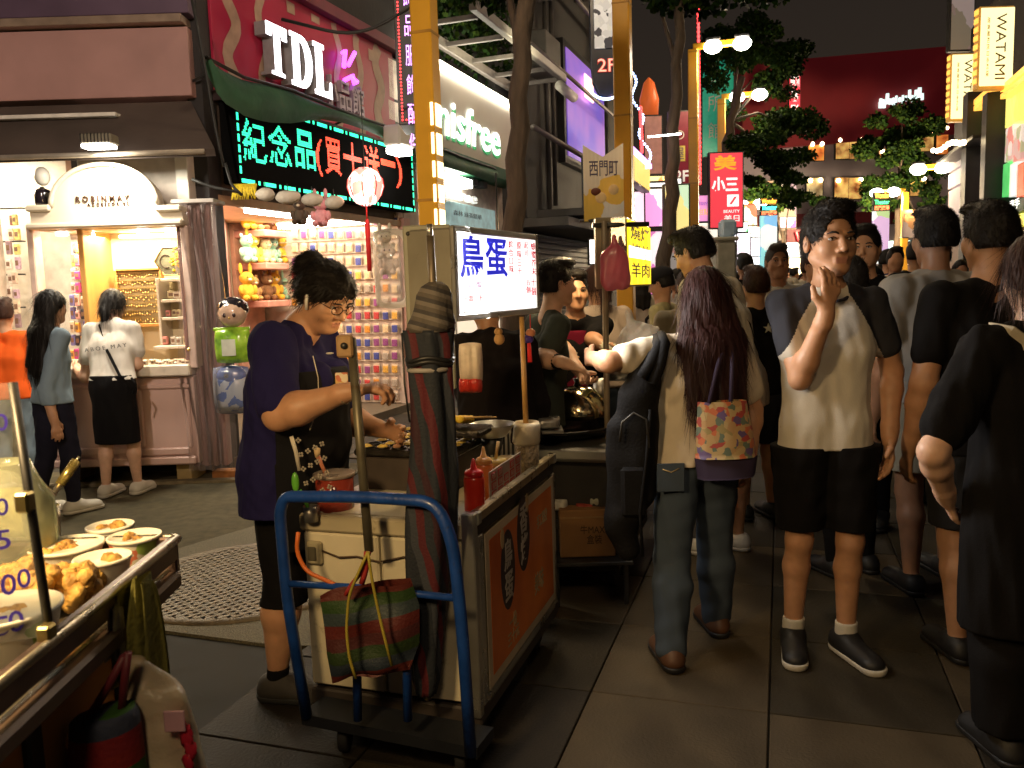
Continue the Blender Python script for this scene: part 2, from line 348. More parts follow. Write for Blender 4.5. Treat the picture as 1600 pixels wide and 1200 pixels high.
def strands(ob, c, hf, u, st, hs, n, HM):
    me = ob.data; nv = len(me.vertices)
    if nv < 50: return
    co = np.empty(nv * 3); me.vertices.foreach_get('co', co); co = co.reshape(-1, 3); no = np.empty(nv * 3); me.vertex_normals.foreach_get('vector', no); no = no.reshape(-1, 3)
    rg = np.random.default_rng(nv); idx = rg.integers(0, nv, n); vs = []; fs = []; mats = [m for m in me.materials]
    for i in idx:
        p = co[i]; m = no[i]; q = (p - c) @ HM
        if m @ u < -.5: continue
        if st == 'short': d = hf * (.9 if q[1] > 0 else -.25) + u * (.35 if q[2] > .05 else -.9) + rg.normal(size=3) * .35
        elif st == 'bun': d = -hf * .9 - u * .1 + rg.normal(size=3) * .3
        else: d = -u + rg.normal(size=3) * .10 - hf * (.5 if q[2] > .03 else 0)
        d = d - m * (d @ m) * .93; L = np.linalg.norm(d)
        if L < 1e-3: continue
        d /= L; ln = (rg.uniform(.008, .022) * (.6 if q[1] > .05 else 1) if st == 'short' else rg.uniform(.03, .06) if st == 'bun' else rg.uniform(.06, .14)) * hs; w = np.cross(d, m) * rg.uniform(.0008, .0018); k = len(vs); S = 3
        b = rg.normal(size=3) * .15
        for j in range(S + 1):
            t = j / S; a = p + m * (.0008 + .0035 * math.sin(t * 3.0) + (.004 * t if st == 'short' else .001 * t)) + d * ln * t + b * ln * t * t - u * (ln * t * t * .35); ww = w * (1 - .85 * t); vs += [a - ww, a + ww]
        fs += [(k + 2 * j, k + 2 * j + 1, k + 2 * j + 3, k + 2 * j + 2) for j in range(S)]
    base_v = [tuple(v) for v in co]; nf = len(me.polygons); pf = [tuple(p.vertices) for p in me.polygons]; N = nv
    me2 = bpy.data.meshes.new(ob.name); me2.from_pydata(base_v + [tuple(v) for v in vs], [], pf + [tuple(x + N for x in f_) for f_ in fs])
    for m_ in mats: me2.materials.append(m_)
    me2.polygons.foreach_set('use_smooth', [True] * len(me2.polygons)); me2.update(); ob.data = me2; bpy.data.meshes.remove(me)
def person(label, base, rz, H=1.6, g=1.0, h=.008, lean=(0, 0), hip=(0, 0), sq=0, head=(0, 0), headoff=(0, 0, 0), eR=None, wR=None, eL=None, wL=None, hR=None, hL=None, fR=None, fL=None, kR=None, kL=None,
           tone='mid', top=None, bottom=None, shoes=None, hair=None, shw=1.0, bust=0, belly=0, face=True, group=None, curl=(.35, .35), socks=None, sleeve=.6, hem=None, neck=.0, tight=1.0, fold=.0035, sleeve_mat=None, extra=None, headscale=1.0, foot_turn=0):
    base = Vector((base[0], base[1], 0)); f = v3((-math.sin(rz), math.cos(rz), 0)); r = v3((math.cos(rz), math.sin(rz), 0)); u = v3((0, 0, 1)); b0 = v3(base)
    L = lambda x, y, z: b0 + r * x + f * y + u * z
    P = {}; P['hip'] = L(hip[0], hip[1], .525 * H - sq); P['sh'] = L(lean[0], lean[1], .798 * H - sq * .9 - .12 * (lean[0] ** 2 + lean[1] ** 2) / H)
    P['ch'] = P['hip'] * .35 + P['sh'] * .65; up = P['sh'] - P['hip']; up /= np.linalg.norm(up)
    sw = .105 * H * shw; P['sR'] = P['sh'] + r * sw; P['sL'] = P['sh'] - r * sw
    hs = H / 1.68 * headscale; P['nk'] = P['sh'] + up * .02 * H + f * .012
    P['hc'] = P['sh'] + up * (.128 * H) + f * .025 + v3((0, 0, .004)) + r * headoff[0] + f * headoff[1] + u * headoff[2]
    for S, s in (('R', 1), ('L', -1)):
        P['h' + S] = P['hip'] + r * s * .052 * H; ft = {'R': fR, 'L': fL}[S]
        P['a' + S] = v3((ft[0], ft[1], (ft[2] if len(ft) > 2 else 0) + .05 * H)) if ft is not None else L(s * .06 * H, -.015 * H, .05 * H)
        kn = {'R': kR, 'L': kL}[S]; P['k' + S] = v3(kn) if kn is not None else (P['h' + S] * .46 + P['a' + S] * .54) + f * .018 * H
        e = {'R': eR, 'L': eL}[S]; w = {'R': wR, 'L': wL}[S]
        P['e' + S] = v3(e) if e is not None else P['s' + S] + r * s * .035 * H - u * .178 * H - f * .015 * H
        P['w' + S] = v3(w) if w is not None else P['e' + S] + f * .05 * H - u * .145 * H
    # head frame
    yaw, pit = R_(head[0]), R_(head[1]); hf = f * math.cos(yaw) - r * math.sin(yaw); hr = np.cross(hf, u); hf2 = hf * math.cos(pit) - u * math.sin(pit); hu = np.cross(hr, hf2); HM = np.stack([hr, hf2, hu], 1)
    Q = lambda x, y, z: P['hc'] + HM @ (np.array([x, y, z]) * hs)
    al = np.stack(list(P.values())); lo = al.min(0) - .17; hi = al.max(0) + .17; lo[2] = -.01; hi[2] = P['hc'][2] + .16
    V = Vox(lo, hi, h)
    def torso(v, e=0, k=.035):
        for s in (-1, 1):
            v.cap(P['hip'] + r * s * .035 * H * g, P['ch'] + r * s * .043 * H * (g * .5 + .5), .066 * H * g + e, .062 * H * g + e, k, (f, .85))
            v.cap(P['ch'] + r * s * .04 * H, P['sh'] + r * s * .050 * H - u * .034 * H, .062 * H * (g * .6 + .4) + e, .040 * H + e, k, (f, .9))
            v.cap(P['nk'] + up * .002, P['s' + ('R' if s > 0 else 'L')] - u * .006 - r * s * .01, .026 * H + e, .024 * H + e, k)
            if bust: v.ell(P['ch'] + r * s * .045 * H + f * (.052 * H * g) + u * .012 * H, (.05 * bust + e, .045 * bust + e, .05 * bust + e), .03)
        if belly: v.ell(P['hip'] * .6 + P['ch'] * .4 + f * .05 * H * belly, (.10 * belly + e, .09 * belly + e, .12 * belly + e), .06)
    def arm(v, S, t=2.0, e=0, k=.02):
        a, m, w = P['s' + S], P['e' + S], P['w' + S]; r1, r2, r3 = .031 * H * g, .025 * H * (g * .7 + .3), .0165 * H
        if t >= 1: v.cap(a, m, r1 + e, r2 + e, k)
        else: q = a + (m - a) * t; v.cap(a, q, r1 + e, r1 + (r2 - r1) * t + e * 1.5, k)
        if t > 1:
            q = min(1, t - 1); mm = m + (w - m) * .28; v.cap(m, mm, r2 + e, .0262 * H * (g * .7 + .3) + e, .02)
            if q > .3: ww = m + (w - m) * q; v.cap(mm, ww, .0262 * H * (g * .7 + .3) + e, .0262 * H * (g * .7 + .3) * (1 - q) + r3 * q + e, k)
    def leg(v, S, z=None, e=0, k=.02, flare=0):
        a, m, w = P['h' + S], P['k' + S], P['a' + S]; g2 = g * .8 + .2
        v.cap(a, m, .053 * H * g2 + e, .033 * H * g2 + e + flare * .5, k)
        cb = m * .7 + w * .3 - f * .008 * H; v.cap(m, cb, .032 * H * g2 + e + flare * .5, .0325 * H * g2 + e + flare * .7, k); v.cap(cb, w, .0325 * H * g2 + e + flare * .7, .019 * H + e + flare, k)
    def hand(v, S, dr, nr, cu, k=.006):
        dr = v3(dr) / np.linalg.norm(dr); nr = v3(nr); nr = nr - dr * nr.dot(dr); nr /= np.linalg.norm(nr); la = np.cross(dr, nr) * (1 if S == 'R' else -1)   # la: thumb side
        w = P['w' + S]; q = H / 1.7 * 1.08
        for j in (-1, 0, 1): v.cap(w + dr * .008, w + dr * .085 * q + la * j * .023 * q, .017 * q, .0135 * q, .012, (nr, .8))
        v.cap(w - dr * .03, w + dr * .02, .0165 * H, .02 * q, .02)
        for i, (ln, off) in enumerate(((.070, 1.5), (.079, .5), (.074, -.5), (.058, -1.5))):
            p = w + dr * (.084 - .004 * abs(off)) * q + la * off * .0185 * q; a0 = cu * (.8 + .12 * i)
            for sgm, fr in ((0, .45), (1, .3), (2, .25)):
                an = a0 * (sgm + .6); d = dr * math.cos(an) + nr * math.sin(an) + la * off * .05; q2 = p + d * ln * fr * q * 1.05; v.cap(p, q2, .0092 * q - sgm * .0007, .0086 * q - sgm * .0007, k); p = q2
        p = w + dr * .022 * q + la * .018 * q; p2 = p + (dr * .62 + la * .62 + nr * .3) * .042 * q; v.cap(p, p2, .0145 * q, .0115 * q, .012); p3 = p2 + (dr * .85 + la * .12 + nr * (.25 + cu * .4)) * .036 * q; v.cap(p2, p3, .0108 * q, .0088 * q, k)
    torso(V); V.cap(P['nk'], Q(0, -.012, -.05), .034 * H * (g * .5 + .5), .031 * H * (g * .4 + .6), .03)
    for S, s in (('R', 1), ('L', -1)):
        arm(V, S); d = P['w' + S] - P['e' + S]; hh = {'R': hR, 'L': hL}[S]
        hand(V, S, hh[0] if hh else d, hh[1] if hh else (-r * s), curl[0] if S == 'R' else curl[1])
        leg(V, S); a = P['a' + S]; ff = f * math.cos(R_(foot_turn) * s) + r * math.sin(R_(foot_turn) * s); V.cap(a - ff * .02 - u * .02 * H, a + ff * .075 * H - u * .03 * H, .024 * H, .019 * H, .02); V.cap(a + ff * .04 * H - u * .032 * H, a + ff * .085 * H - u * .034 * H, .020 * H, .013 * H, .02)
    fat = 1 + (g - 1) * .5
    V.ell(Q(0, -.012, .028), np.array((.076, .094, .088)) * hs, .02, HM); V.ell(Q(0, .022, -.035), np.array((.062 * fat, .066, .072)) * hs, .03, HM)
    V.ell(Q(0, .062, -.094), np.array((.024 * fat, .022, .019)) * hs, .03, HM)
    for s in (-1, 1):
        V.ell(Q(.040 * s, .052, -.028), np.array((.026 * fat, .026, .03)) * hs, .025, HM); V.cap(Q(.054 * s, .0, -.055), Q(.018 * s, .06, -.092), .019 * hs * fat, .017 * hs, .025)
    if face:
        for s in (-1, 1):
            V.ell(Q(.031 * s, .096, .004), np.array((.019, .014, .012)) * hs, .014, HM, sub=True)
            V.cap(Q(.013 * s, .085, .021), Q(.045 * s, .074, .022), .0085 * hs, .007 * hs, .012)
            V.ell(Q(.078 * s, -.006, -.008), np.array((.009, .018, .031)) * hs, .006, HM); V.ell(Q(.0865 * s, -.002, -.006), np.array((.006, .009, .016)) * hs, .004, HM, sub=True)
        V.cap(Q(0, .086, .012), Q(0, .104, -.028), .0075 * hs, .0125 * hs, .010); V.ell(Q(.012, .093, -.034), (.0095 * hs, .0095 * hs, .0075 * hs), .006); V.ell(Q(-.012, .093, -.034), (.0095 * hs, .0095 * hs, .0075 * hs), .006)
        V.cap(Q(-.019, .082, -.060), Q(.019, .082, -.060), .0055 * hs, .0055 * hs, .008); V.cap(Q(-.015, .0805, -.071), Q(.015, .0805, -.071), .0062 * hs, .0062 * hs, .007)
        
        if h < .007: V.cap(Q(-.021, .094, -.0655), Q(.021, .094, -.0655), .0026 * hs, .0026 * hs, .003, sub=True)
    root = thing('person', label, 'person', (base.x, base.y, 0), 0, group); org = base
    sk = skin(tone); lip = M('lips', (.44, .20, .14), .45, nz=(60, .1))
    bd = V.mesh('body', [sk, lip], org, root)
    if face and h < .0075:
        me = bd.data; n = len(me.polygons); ce = np.empty(n * 3); me.polygons.foreach_get('center', ce); ce = ce.reshape(-1, 3) + v3(org); lc = (ce - P['hc']) @ HM / hs
        mk = (np.abs(lc[:, 0]) < .020 - .25 * np.abs(lc[:, 2] + .0655)) & (lc[:, 1] > .07) & (lc[:, 2] < -.0555) & (lc[:, 2] > -.0775); mi = np.zeros(n, np.int32); mi[mk] = 1; me.polygons.foreach_set('material_index', mi)
    if face:
        for s in (-1, 1):
            e = MB(); mw = M('eye_white', (.42, .37, .33), .25, nz=None); mdk = M('eye_dark', (.02, .012, .008), .15, nz=None)
            c = Q(.031 * s, .0795, .003) - v3(org)
            def el(cx, cy, cz, rx, ry, rz_, mi_, n=12):
                t = MB().ball((0, 0, 0), (rx * hs, ry * hs, rz_ * hs), n=n); vs = [tuple(Q(.031 * s + cx, .0795 + cy, .003 + cz) - v3(org) + HM @ np.array(v)) for v in t.v]; e.add(vs, t.f, mi_, True)
            el(0, -.001, 0, .0130, .0085, .0050, 0); el(.001, .0026, 0, .0054, .0062, .0050, 1)
            pts = [tuple(Q(.031 * s + x, .0895 - 14 * x * x - .0006, .003 + .0068 - 26 * x * x) - v3(org)) for x in (-.0145, -.008, 0, .008, .0145)]
            e.tube(pts, .0016 * hs, 1, 6); e.build('eye', [mw, mdk], root)
            pts = [tuple(Q(s * x, .0945 - 8 * (x - .03) ** 2 - (.010 if x > .045 else 0) * 1, z) - v3(org)) for x, z in ((.014, .020), (.024, .0245), (.036, .0255), (.048, .0205))]
            MB().tube(pts, [.0024 * hs, .0036 * hs, .0034 * hs, .0016 * hs], 0, 6).build('eyebrow', M('eyebrow', (.02, .013, .01), .8), root)
    # ---- clothes
    if top:
        t = V.like(); torso(t, .011 * tight)
        hz = hem if hem is not None else .47 * H - sq
        tail = P['hip'] - u * max(0, (P['hip'][2] - hz))
        for s in (-1, 1): t.cap(P['hip'] + r * s * .04 * H * g, tail + r * s * .043 * H * g, .067 * H * g + .014 * tight, .068 * H * g + .017 * tight, .03, (f, .88))
        if sleeve > 0:
            for S in 'RL': arm(t, S, sleeve, .010 * tight)
        t.ripple(fold * .8, .09, (1, 1, .38), seed=int(H * 1000) % 97 + int(abs(base.x) * 10)); t.ripple(fold * .3, .04, (1, 1, .3), seed=int(H * 999), n=5); t.plane((0, 0, hz), (0, 0, -1))
        nkp = P['nk'] + up * (.028 * H - neck) ; t.plane(nkp + f * .0, up * 1 + f * .45); 
        t.ell(P['nk'] + up * (.045 * H - neck) + f * .02, (.05 * H, .045 * H, .04 * H), .004, sub=True)
        mats = [top, sleeve_mat] if sleeve_mat else [top]; o = t.mesh('shirt', mats, org, root)
        if sleeve_mat:
            me = o.data; n = len(me.polygons); ce = np.empty(n * 3); me.polygons.foreach_get('center', ce); ce = ce.reshape(-1, 3) + v3(org); mi = np.zeros(n, np.int32)
            for S, s in (('R', 1), ('L', -1)):
                x = (ce - P['nk']) @ (r * s); z = (ce - P['nk']) @ u; mi[(x > .035 * H + np.maximum(0, -z) * .62)] = 1
            me.polygons.foreach_set('material_index', mi)
    if bottom:
        kind, m2, z0 = bottom[0], bottom[1], bottom[2]; fl = bottom[3] if len(bottom) > 3 else 0; t = V.like()
        for s in (-1, 1): t.cap(P['hip'] + r * s * .035 * H * g, P['hip'] + u * .05 * H + r * s * .038 * H * g, .068 * H * g + .008, .064 * H * g + .008, .03, (f, .88))
        if kind == 'skirt':
            for s in (-1, 1):
                kk = P['hip'] - u * (P['hip'][2] - z0) + r * s * .035 * H * g + f * .005; t.cap(P['hip'] + r * s * .035 * H * g, kk, .067 * H * g + .010, .058 * H * g + .010 + fl, .05, (f, .88))
        else:
            for S in 'RL': leg(t, S, None, .012 + (fl if kind == 'shorts' else 0), .015, flare=fl if kind == 'trousers' else 0)
        t.ripple(.003, .08, (1, 1, .4), seed=5 + int(H * 100)); t.plane((0, 0, z0), (0, 0, -1)); t.plane(P['hip'] + u * .062 * H if not top or kind == 'skirt' else (0, 0, (hem if hem is not None else .47 * H) + .012), (0, 0, 1)); t.mesh({'skirt': 'skirt', 'shorts': 'shorts'}.get(kind, 'trousers'), m2, org, root)
    if shoes:
        for S, s in (('R', 1), ('L', -1)):
            a = P['a' + S]; z = a[2] - .05 * H; ff = f * math.cos(R_(foot_turn) * s) + r * math.sin(R_(foot_turn) * s); sl = np.cross(ff, u)
            lo2 = a - .22; hi2 = a + .22; t = Vox(lo2, hi2, max(h * .8, .0045)); c = lambda y, x, zz: a * np.array([1, 1, 0]) + ff * y + sl * x + u * (zz + z)
            t.cap(c(-.03, 0, .055), c(.02, 0, .06), .042 * H / 1.65, .040, .02); t.cap(c(.0, 0, .055), c(.15 * H / 1.65, 0, .035), .044, .037, .03, (u, .85)); t.cap(c(-.035, 0, .035), c(.16 * H / 1.65, 0, .03), .04, .042, .02, (u, .7)); t.plane((0, 0, z + .018), (0, 0, -1)); t.plane((0, 0, z + .095), (0, 0, 1))
            sh = t.mesh('shoe', shoes[0], org, root)
            t = Vox(lo2, hi2, max(h * .8, .0045)); t.cap(c(-.035, 0, .02), c(.165 * H / 1.65, 0, .02), .044, .047, .01, (u, .8)); t.plane((0, 0, z + .002), (0, 0, -1)); t.plane((0, 0, z + .026), (0, 0, 1)); t.mesh('sole', shoes[1] if len(shoes) > 1 else shoes[0], org, sh)
    if socks:
        for S in 'RL':
            t = Vox(P['a' + S] - .12, P['a' + S] + .14, .005); k_ = P['k' + S]; a = P['a' + S]; t.cap(a, a + (k_ - a) * .17, .021 * H + .005, .022 * H + .004, .01); t.plane(a + (k_ - a) * .13, (0, 0, 1)); t.mesh('sock', socks, org, root)
    if hair:
        st, hm = hair[0], hair[1]; ln = hair[2] if len(hair) > 2 else .3
        lo3 = P['hc'] - .17; hi3 = P['hc'] + .17
        if st in ('long', 'pony'): lo3 = lo3 - v3((.03, .03, ln))
        t = Vox(lo3, hi3, max(.0045, h * .85))
        t.ell(Q(0, -.014, .032), (np.array((.082, .100, .0945)) if st == 'short' else np.array((.086, .104, .097))) * hs, .01, HM); t.ell(Q(0, -.04, -.02), np.array((.078, .07, .07)) * hs, .03, HM)
        if st != 'long': t.ell(Q(0, -.015, -.105), np.array((.2, .2, .058)) * hs, .012, HM, sub=True)
        t.ell(Q(0, .106, -.045), np.array((.074, .072, .098)) * hs, .015, HM, sub=True); t.ell(Q(0, .115, .01), np.array((.062, .04, .045)) * hs, .01, HM, sub=True)
        if st == 'short': t.ell(Q(0, .120, .040), np.array((.074, .062, .046)) * hs, .01, HM, sub=True)
        if st == 'short':
            for s in (-1, 1): t.ell(Q(.085 * s, .02, -.045), np.array((.03, .04, .042)) * hs, .01, HM, sub=True)
            t.ell(Q(0, .04, .105), np.array((.065, .06, .03)) * hs, .02, HM); t.ripple(.0014, .016, (1, 1, 1), seed=3, n=9)
        if st == 'bun':
            for s in (-1, 1): t.ell(Q(.085 * s, .0, -.035), np.array((.02, .025, .04)) * hs, .01, HM, sub=True)
            t.ell(Q(0, -.125, .05), np.array((.055, .05, .05)) * hs, .02, HM); t.ell(Q(0, -.115, .085), np.array((.03, .04, .03)) * hs, .02, HM); t.cap(Q(.04, -.11, .02), Q(.045, -.12, -.03), .012, .004, .02); t.cap(Q(-.02, -.12, .02), Q(-.01, -.14, -.02), .01, .004, .02)
            t.cap(Q(.06, .03, .06), Q(.03, .088, .055), .022 * hs, .012 * hs, .02); t.cap(Q(-.06, .03, .06), Q(-.03, .088, .055), .022 * hs, .012 * hs, .02); t.ripple(.0016, .016, (1, 1, 1), seed=4, n=9)
        if st == 'long':
            back = -hf
            for s, wd_ in ((-1, 1), (-.35, 1), (.35, 1), (1, 1)):
                a = P['hc'] + HM @ np.array((.052 * s, -.045, .0)) * hs; bq = P['hc'] + hr * s * .080 + back * (.125 - .035 * abs(s)) - u * .17; c_ = P['hc'] + hr * s * (.085 if abs(s) > .5 else .09) + back * (.165 - .02 * abs(s)) - u * (ln - .04 * abs(s) + .03 * (s > 0))
                t.cap(a, bq, .048 * hs, .044, .03, (back, .85)); t.cap(bq, c_, .046, .026, .03, (back, .8))
            t.ripple(.003, .022, (1, 1, .05), seed=8, n=10)
        if st == 'pony':
            a = Q(0, -.105, .03); bq = a - hf * .035 - u * .08; c_ = a - hf * .01 - u * ln; t.cap(a, bq, .022, .032, .015); t.cap(bq, c_, .032, .012, .02); t.ripple(.0022, .018, (1, 1, .1), seed=6, n=9)
        ho = t.mesh('hair', hm, org, root)
        if h < .0125 or (st == 'long' and h < .015): strands(ho, P['hc'] - v3(org), hf, u, st, hs, 4200 if h < .0065 else 1800 if h < .0088 else 900, HM)
    root['_P'] = 0; del root['_P']
    return root, P, dict(f=f, r=r, u=u, Q=Q, HM=HM, hs=hs, org=v3(org), g=g, H=H)
HAIR = lambda n='black', c=(.010, .008, .007), r=.55: M('hair_' + n, c, r, nz=(40, .35), bump=(90, .5, .004), stretch=(1, 1, .12), spec=.22)
# ------------------------------------------------------------------ ground
asph = M('asphalt', (.085, .074, .046), .92, nz=(14, .25), bump=(160, .5, .006), nz2=(2.2, .56, (.055, .048, .032)), spec=.2)
tag(MB().add([(-70, -12, -.022), (70, -12, -.022), (70, 150, -.022), (-70, 150, -.022)], [(0, 1, 2, 3)]).build('ground', M('ground_stone', (.04, .038, .034), .8, nz=(1.5, .4), bump=(60, .4))), kind='structure')
def gpoly(name, pts, z, mat):
    ps = [G(*p) if len(p) == 2 else Vector((p[0], p[1], 0)) for p in pts]; m = MB(); n = len(ps); area = sum(ps[i].x * ps[(i + 1) % n].y - ps[(i + 1) % n].x * ps[i].y for i in range(n))
    if area < 0: ps = ps[::-1]
    m.add([(p.x, p.y, z) for p in ps] + [(p.x, p.y, -.03) for p in ps], [tuple(range(n))] + [(i, i + n, (i + 1) % n + n, (i + 1) % n) for i in range(n)]); return tag(m.build(name, mat), kind='structure')
gpoly('asphalt_lane', [(-12, 2.2, 0), (-2.9, 3.3, 0), (262, 862), (410, 818), (470, 800), (-1.2, 6.9, 0), (-12, 6.9, 0)], -.003, asph)
agg = M('aggregate', (.125, .11, .07), .8, nz=(130, .55), bump=(170, .9, .008))
gpoly('aggregate_surround', [(-2.9, 3.3, 0), (262, 862), (410, 818), (470, 800), (560, 860), (520, 1010), (430, 1008), (245, 984), (-2.0, 3.05, 0)], .001, agg)
# paving slabs in street axes
pv = Vector((.43, 3.36, 0)); base_p = tag(MB().add([(-14, -9, -.013), (16, -9, -.013), (16, 60, -.013), (-14, 60, -.013)], [(0, 1, 2, 3)]).build('paving', M('grout', (.018, .017, .015), .9)), kind='structure')
sl_m = [M('slab_grey', (.026, .021, .015), .66, nz=(5, .25), bump=(90, .5, .006), nz2=(3, .6, (.020, .019, .016)), spec=.22), M('slab_tan', (.072, .054, .032), .66, nz=(5, .2), bump=(90, .5, .006), nz2=(3, .6, (.055, .042, .026)), spec=.22), M('slab_brown', (.036, .029, .018), .66, nz=(5, .25), bump=(90, .5, .006), nz2=(3, .6, (.032, .026, .018)), spec=.22), M('slab_dark', (.016, .015, .013), .6, nz=(6, .3), bump=(90, .5, .006), spec=.22)]
sme = []
for k in range(4):
    o = MB().box((.003, .003, -.02), (.597, .597, 0), bev=.003).build('slab', sl_m[k]); sme.append(o.data); bpy.data.objects.remove(o)
cov_c = Vector((-1.36, 4.08, 0)); asl = [G(262, 862), G(410, 818)]
def on_lane(p):
    return (p.x < -1.0 and p.y > 3.12 + (-.96 - p.x) * .18 and p.y < 7.2) or (p.x < -1.9 and p.y > 2.4 + .0 * p.x and p.y < 7.3)
rs = random.Random(3); cnt = 0
tanset = {(0, -1), (0, -2), (-1, -3), (1, -2), (0, 1), (2, -1), (3, -3), (1, 1), (-2, -4), (2, -4)}
for j in range(-6, 12):
    for i in range(-7, 8):
        p = pv + NV * (i * .6) + SV * (j * .6); c = p + NV * .3 + SV * .3
        if on_lane(c) or c.y < .9 or abs(c.x) > c.y * .75 + .8: continue
        if c.x < -1.05 and 2.9 < c.y < 3.6: continue
        k = 1 if (i, j) in tanset else rs.choice([0, 0, 3, 2, 2, 1, 0]); o = bpy.data.objects.new('paving_slab', sme[k]); C.objects.link(o); o.parent = base_p; o.location = (p.x, p.y, rs.uniform(-.001, .001)); o.rotation_euler = (0, 0, -SA); cnt += 1
# perforated round cover
R0 = .54; m = MB(); m.lathe([(R0, -.02), (R0 + .05, -.02), (R0 + .05, .010), (R0, .010)], (0, 0, 0), n=48)
cv = thing('drain_cover', 'large round cast iron cover with a grid of holes set in the aggregate', 'drain cover', cov_c, R_(45))
iron = M('cast_iron', (.15, .115, .07), .55, .1, nz=(20, .35), bump=(80, .4), nz2=(6, .55, (.08, .06, .04)))
m.build('rim', iron, cv); MB().lathe([(.001, 0), (R0, 0), (R0, -.006), (.001, -.006)], n=40).build('plate', M('pit', (.012, .011, .010), .9), cv)
m = MB(); st_ = .040; nn = int(R0 / st_)
for a in range(-nn, nn + 1):
    w = math.sqrt(max(0, R0 * R0 - (a * st_) ** 2))
    if w > .02: m.box((a * st_ - .0095, -w, .001), (a * st_ + .0095, w, .010)); m.box((-w, a * st_ - .0095, .0015), (w, a * st_ + .0095, .0112))
m.build('grid', iron, cv)['kind'] = 'stuff'
# ------------------------------------------------------------------ shared builders
def pxbox(P, par, name, x0, y0, x1, y1, yf, yb, mat, bev=.004, **k):
    """box on panel P between pixel corners, front at local yf, back at yb"""
    a = P.uv(x0, (y0 + y1) / 2)[0]; b = P.uv(x1, (y0 + y1) / 2)[0]; zt = P.uv((x0 + x1) / 2, y0)[1]; zb = P.uv((x0 + x1) / 2, y1)[1]
    return MB().box((min(a, b), yf, min(zt, zb)), (max(a, b), yb, max(zt, zb)), bev=bev, **k).build(name, mat, par)
def pthing(P, name, label, cat, group=None): return thing(name, label, cat, P.loc, P.rz, group)
def ptext(P, par, name, s, x0, y0, x1, y1, mat, y=-.01, **k):
    a = P.uv(x0, (y0 + y1) / 2)[0]; b = P.uv(x1, (y0 + y1) / 2)[0]; zt = P.uv((x0 + x1) / 2, y0)[1]; zb = P.uv((x0 + x1) / 2, y1)[1]
    return text(par, name, s, ((a + b) / 2, (zt + zb) / 2), (b - a, zt - zb), mat, y=y, **k)
metal = M('metal_grey', (.35, .34, .32), .38, .85, nz=(12, .15), bump=(50, .1)); dmetal = M('metal_dark', (.06, .058, .055), .45, .6, nz=(12, .3)); alu = M('aluminium', (.62, .61, .56), .3, .9, nz=(8, .1), bump=(40, .08))
wht = M('white_paint', (.66, .63, .56), .5, nz=(5, .08), bump=(60, .08)); dkwall = M('dark_wall', (.022, .019, .019), .8, nz=(3, .35), bump=(25, .4)); blackp = M('black_paint', (.015, .015, .016), .45)
lampw = M('lamp_white', (1, .96, .88), .4, emit=22, ecol=(1, .95, .84), nz=None); lampy = M('lamp_warm', (1, .8, .5), .4, emit=14, ecol=(1, .78, .45), nz=None)
yel = M('pole_yellow', (.72, .36, .02), .42, nz=(3, .10), bump=(12, .06), coat=.2, nz2=(2.5, .62, (.5, .25, .02)))
FP = Panel(340, 6.72, 800, 13.7, 0, 740)      # the left-hand shop facade
def fz(z): return z
def fbox(par, name, x0, z0, x1, z1, yf, yb, mat, bev=.004): return MB().box((x0, yf, z0), (x1, yb, z1), bev=bev).build(name, mat, par)
# ------------------------------------------------------------------ corner building above the pink kiosk
cb = thing('corner_building', 'mauve fascia and dark band above the pink accessory kiosk', 'building', (0, 0, 0))
mauve = M('mauve_panel', (.42, .235, .21), .55, nz=(2, .12), bump=(6, .15)); P6 = Panel(-160, 6.62, 298, 6.62, 45, 160); cb.location = P6.loc
pxbox(P6, cb, 'fascia_panel', -160, 48, 296, 156, 0, .2, mauve)
pxbox(P6, cb, 'top_band', -160, -120, 293, 30, -.05, .2, M('plum_band', (.10, .06, .10), .5, nz=(2, .2)))
pxbox(P6, cb, 'trim_strip', -160, 33, 290, 46, -.09, .2, M('trim_tan', (.30, .22, .16), .4, .3))
pxbox(P6, cb, 'wall', 118, 160, 290, 346, .02, .3, M('wall_greywhite', (.5, .46, .42), .7))
pxbox(P6, cb, 'side_gap', 297, -120, 322, 760, .1, .4, dkwall)
aw = thing('awning', 'wide dark brown sloping awning over the pink kiosk', 'awning', P6.loc); A = lambda x, y, Y: tuple(W(x, y, Y) - P6.loc)
m = MB(); pts = [A(-160, 150, 6.60), A(298, 158, 6.60), A(335, 232, 6.15), A(-160, 218, 6.15)]; zb_ = pts[2][2]; pts[3] = (pts[3][0], pts[3][1], zb_); pts[0] = (pts[0][0], pts[0][1], pts[1][2])
under = [(p[0], p[1] + .02, p[2] - .05) for p in pts]; m.add(pts + under, [(0, 3, 2, 1), (4, 5, 6, 7), (0, 1, 5, 4), (1, 2, 6, 5), (2, 3, 7, 6), (3, 0, 4, 7)]); m.build('canopy', M('awning_brown', (.075, .055, .045), .7, nz=(2, .25), bump=(15, .15)), aw)
MB().tube([(pts[3][0], pts[3][1] - .012, zb_ - .02), (pts[2][0] - .07, pts[2][1] - .012, zb_ - .02)], .02, n=10).build('edge_tube', M('beige_metal', (.45, .4, .33), .4, .4), aw)
la = thing('awning_lamp', 'small flood lamp hanging under the brown awning edge', 'lamp', W(155, 222, 5.98)); box(la, 'housing', (-.11, -.06, -.02), (.11, .07, .05), M('lamp_housing', (.2, .18, .13), .5), .01); box(la, 'lens', (-.10, -.062, -.045), (.10, .05, -.021), lampw, .004)
for i in range(9): box(la, 'cooling_fin', (-.10 + i * .024, -.07, -.015), (-.095 + i * .024, -.055, .052), dmetal, .001)
la2 = light('AREA', 'lamp_beam', W(155, 228, 5.95) - Vector((0, 0, .03)), 30, (1, .90, .72), .2, target=(-2.6, 6.2, 0))
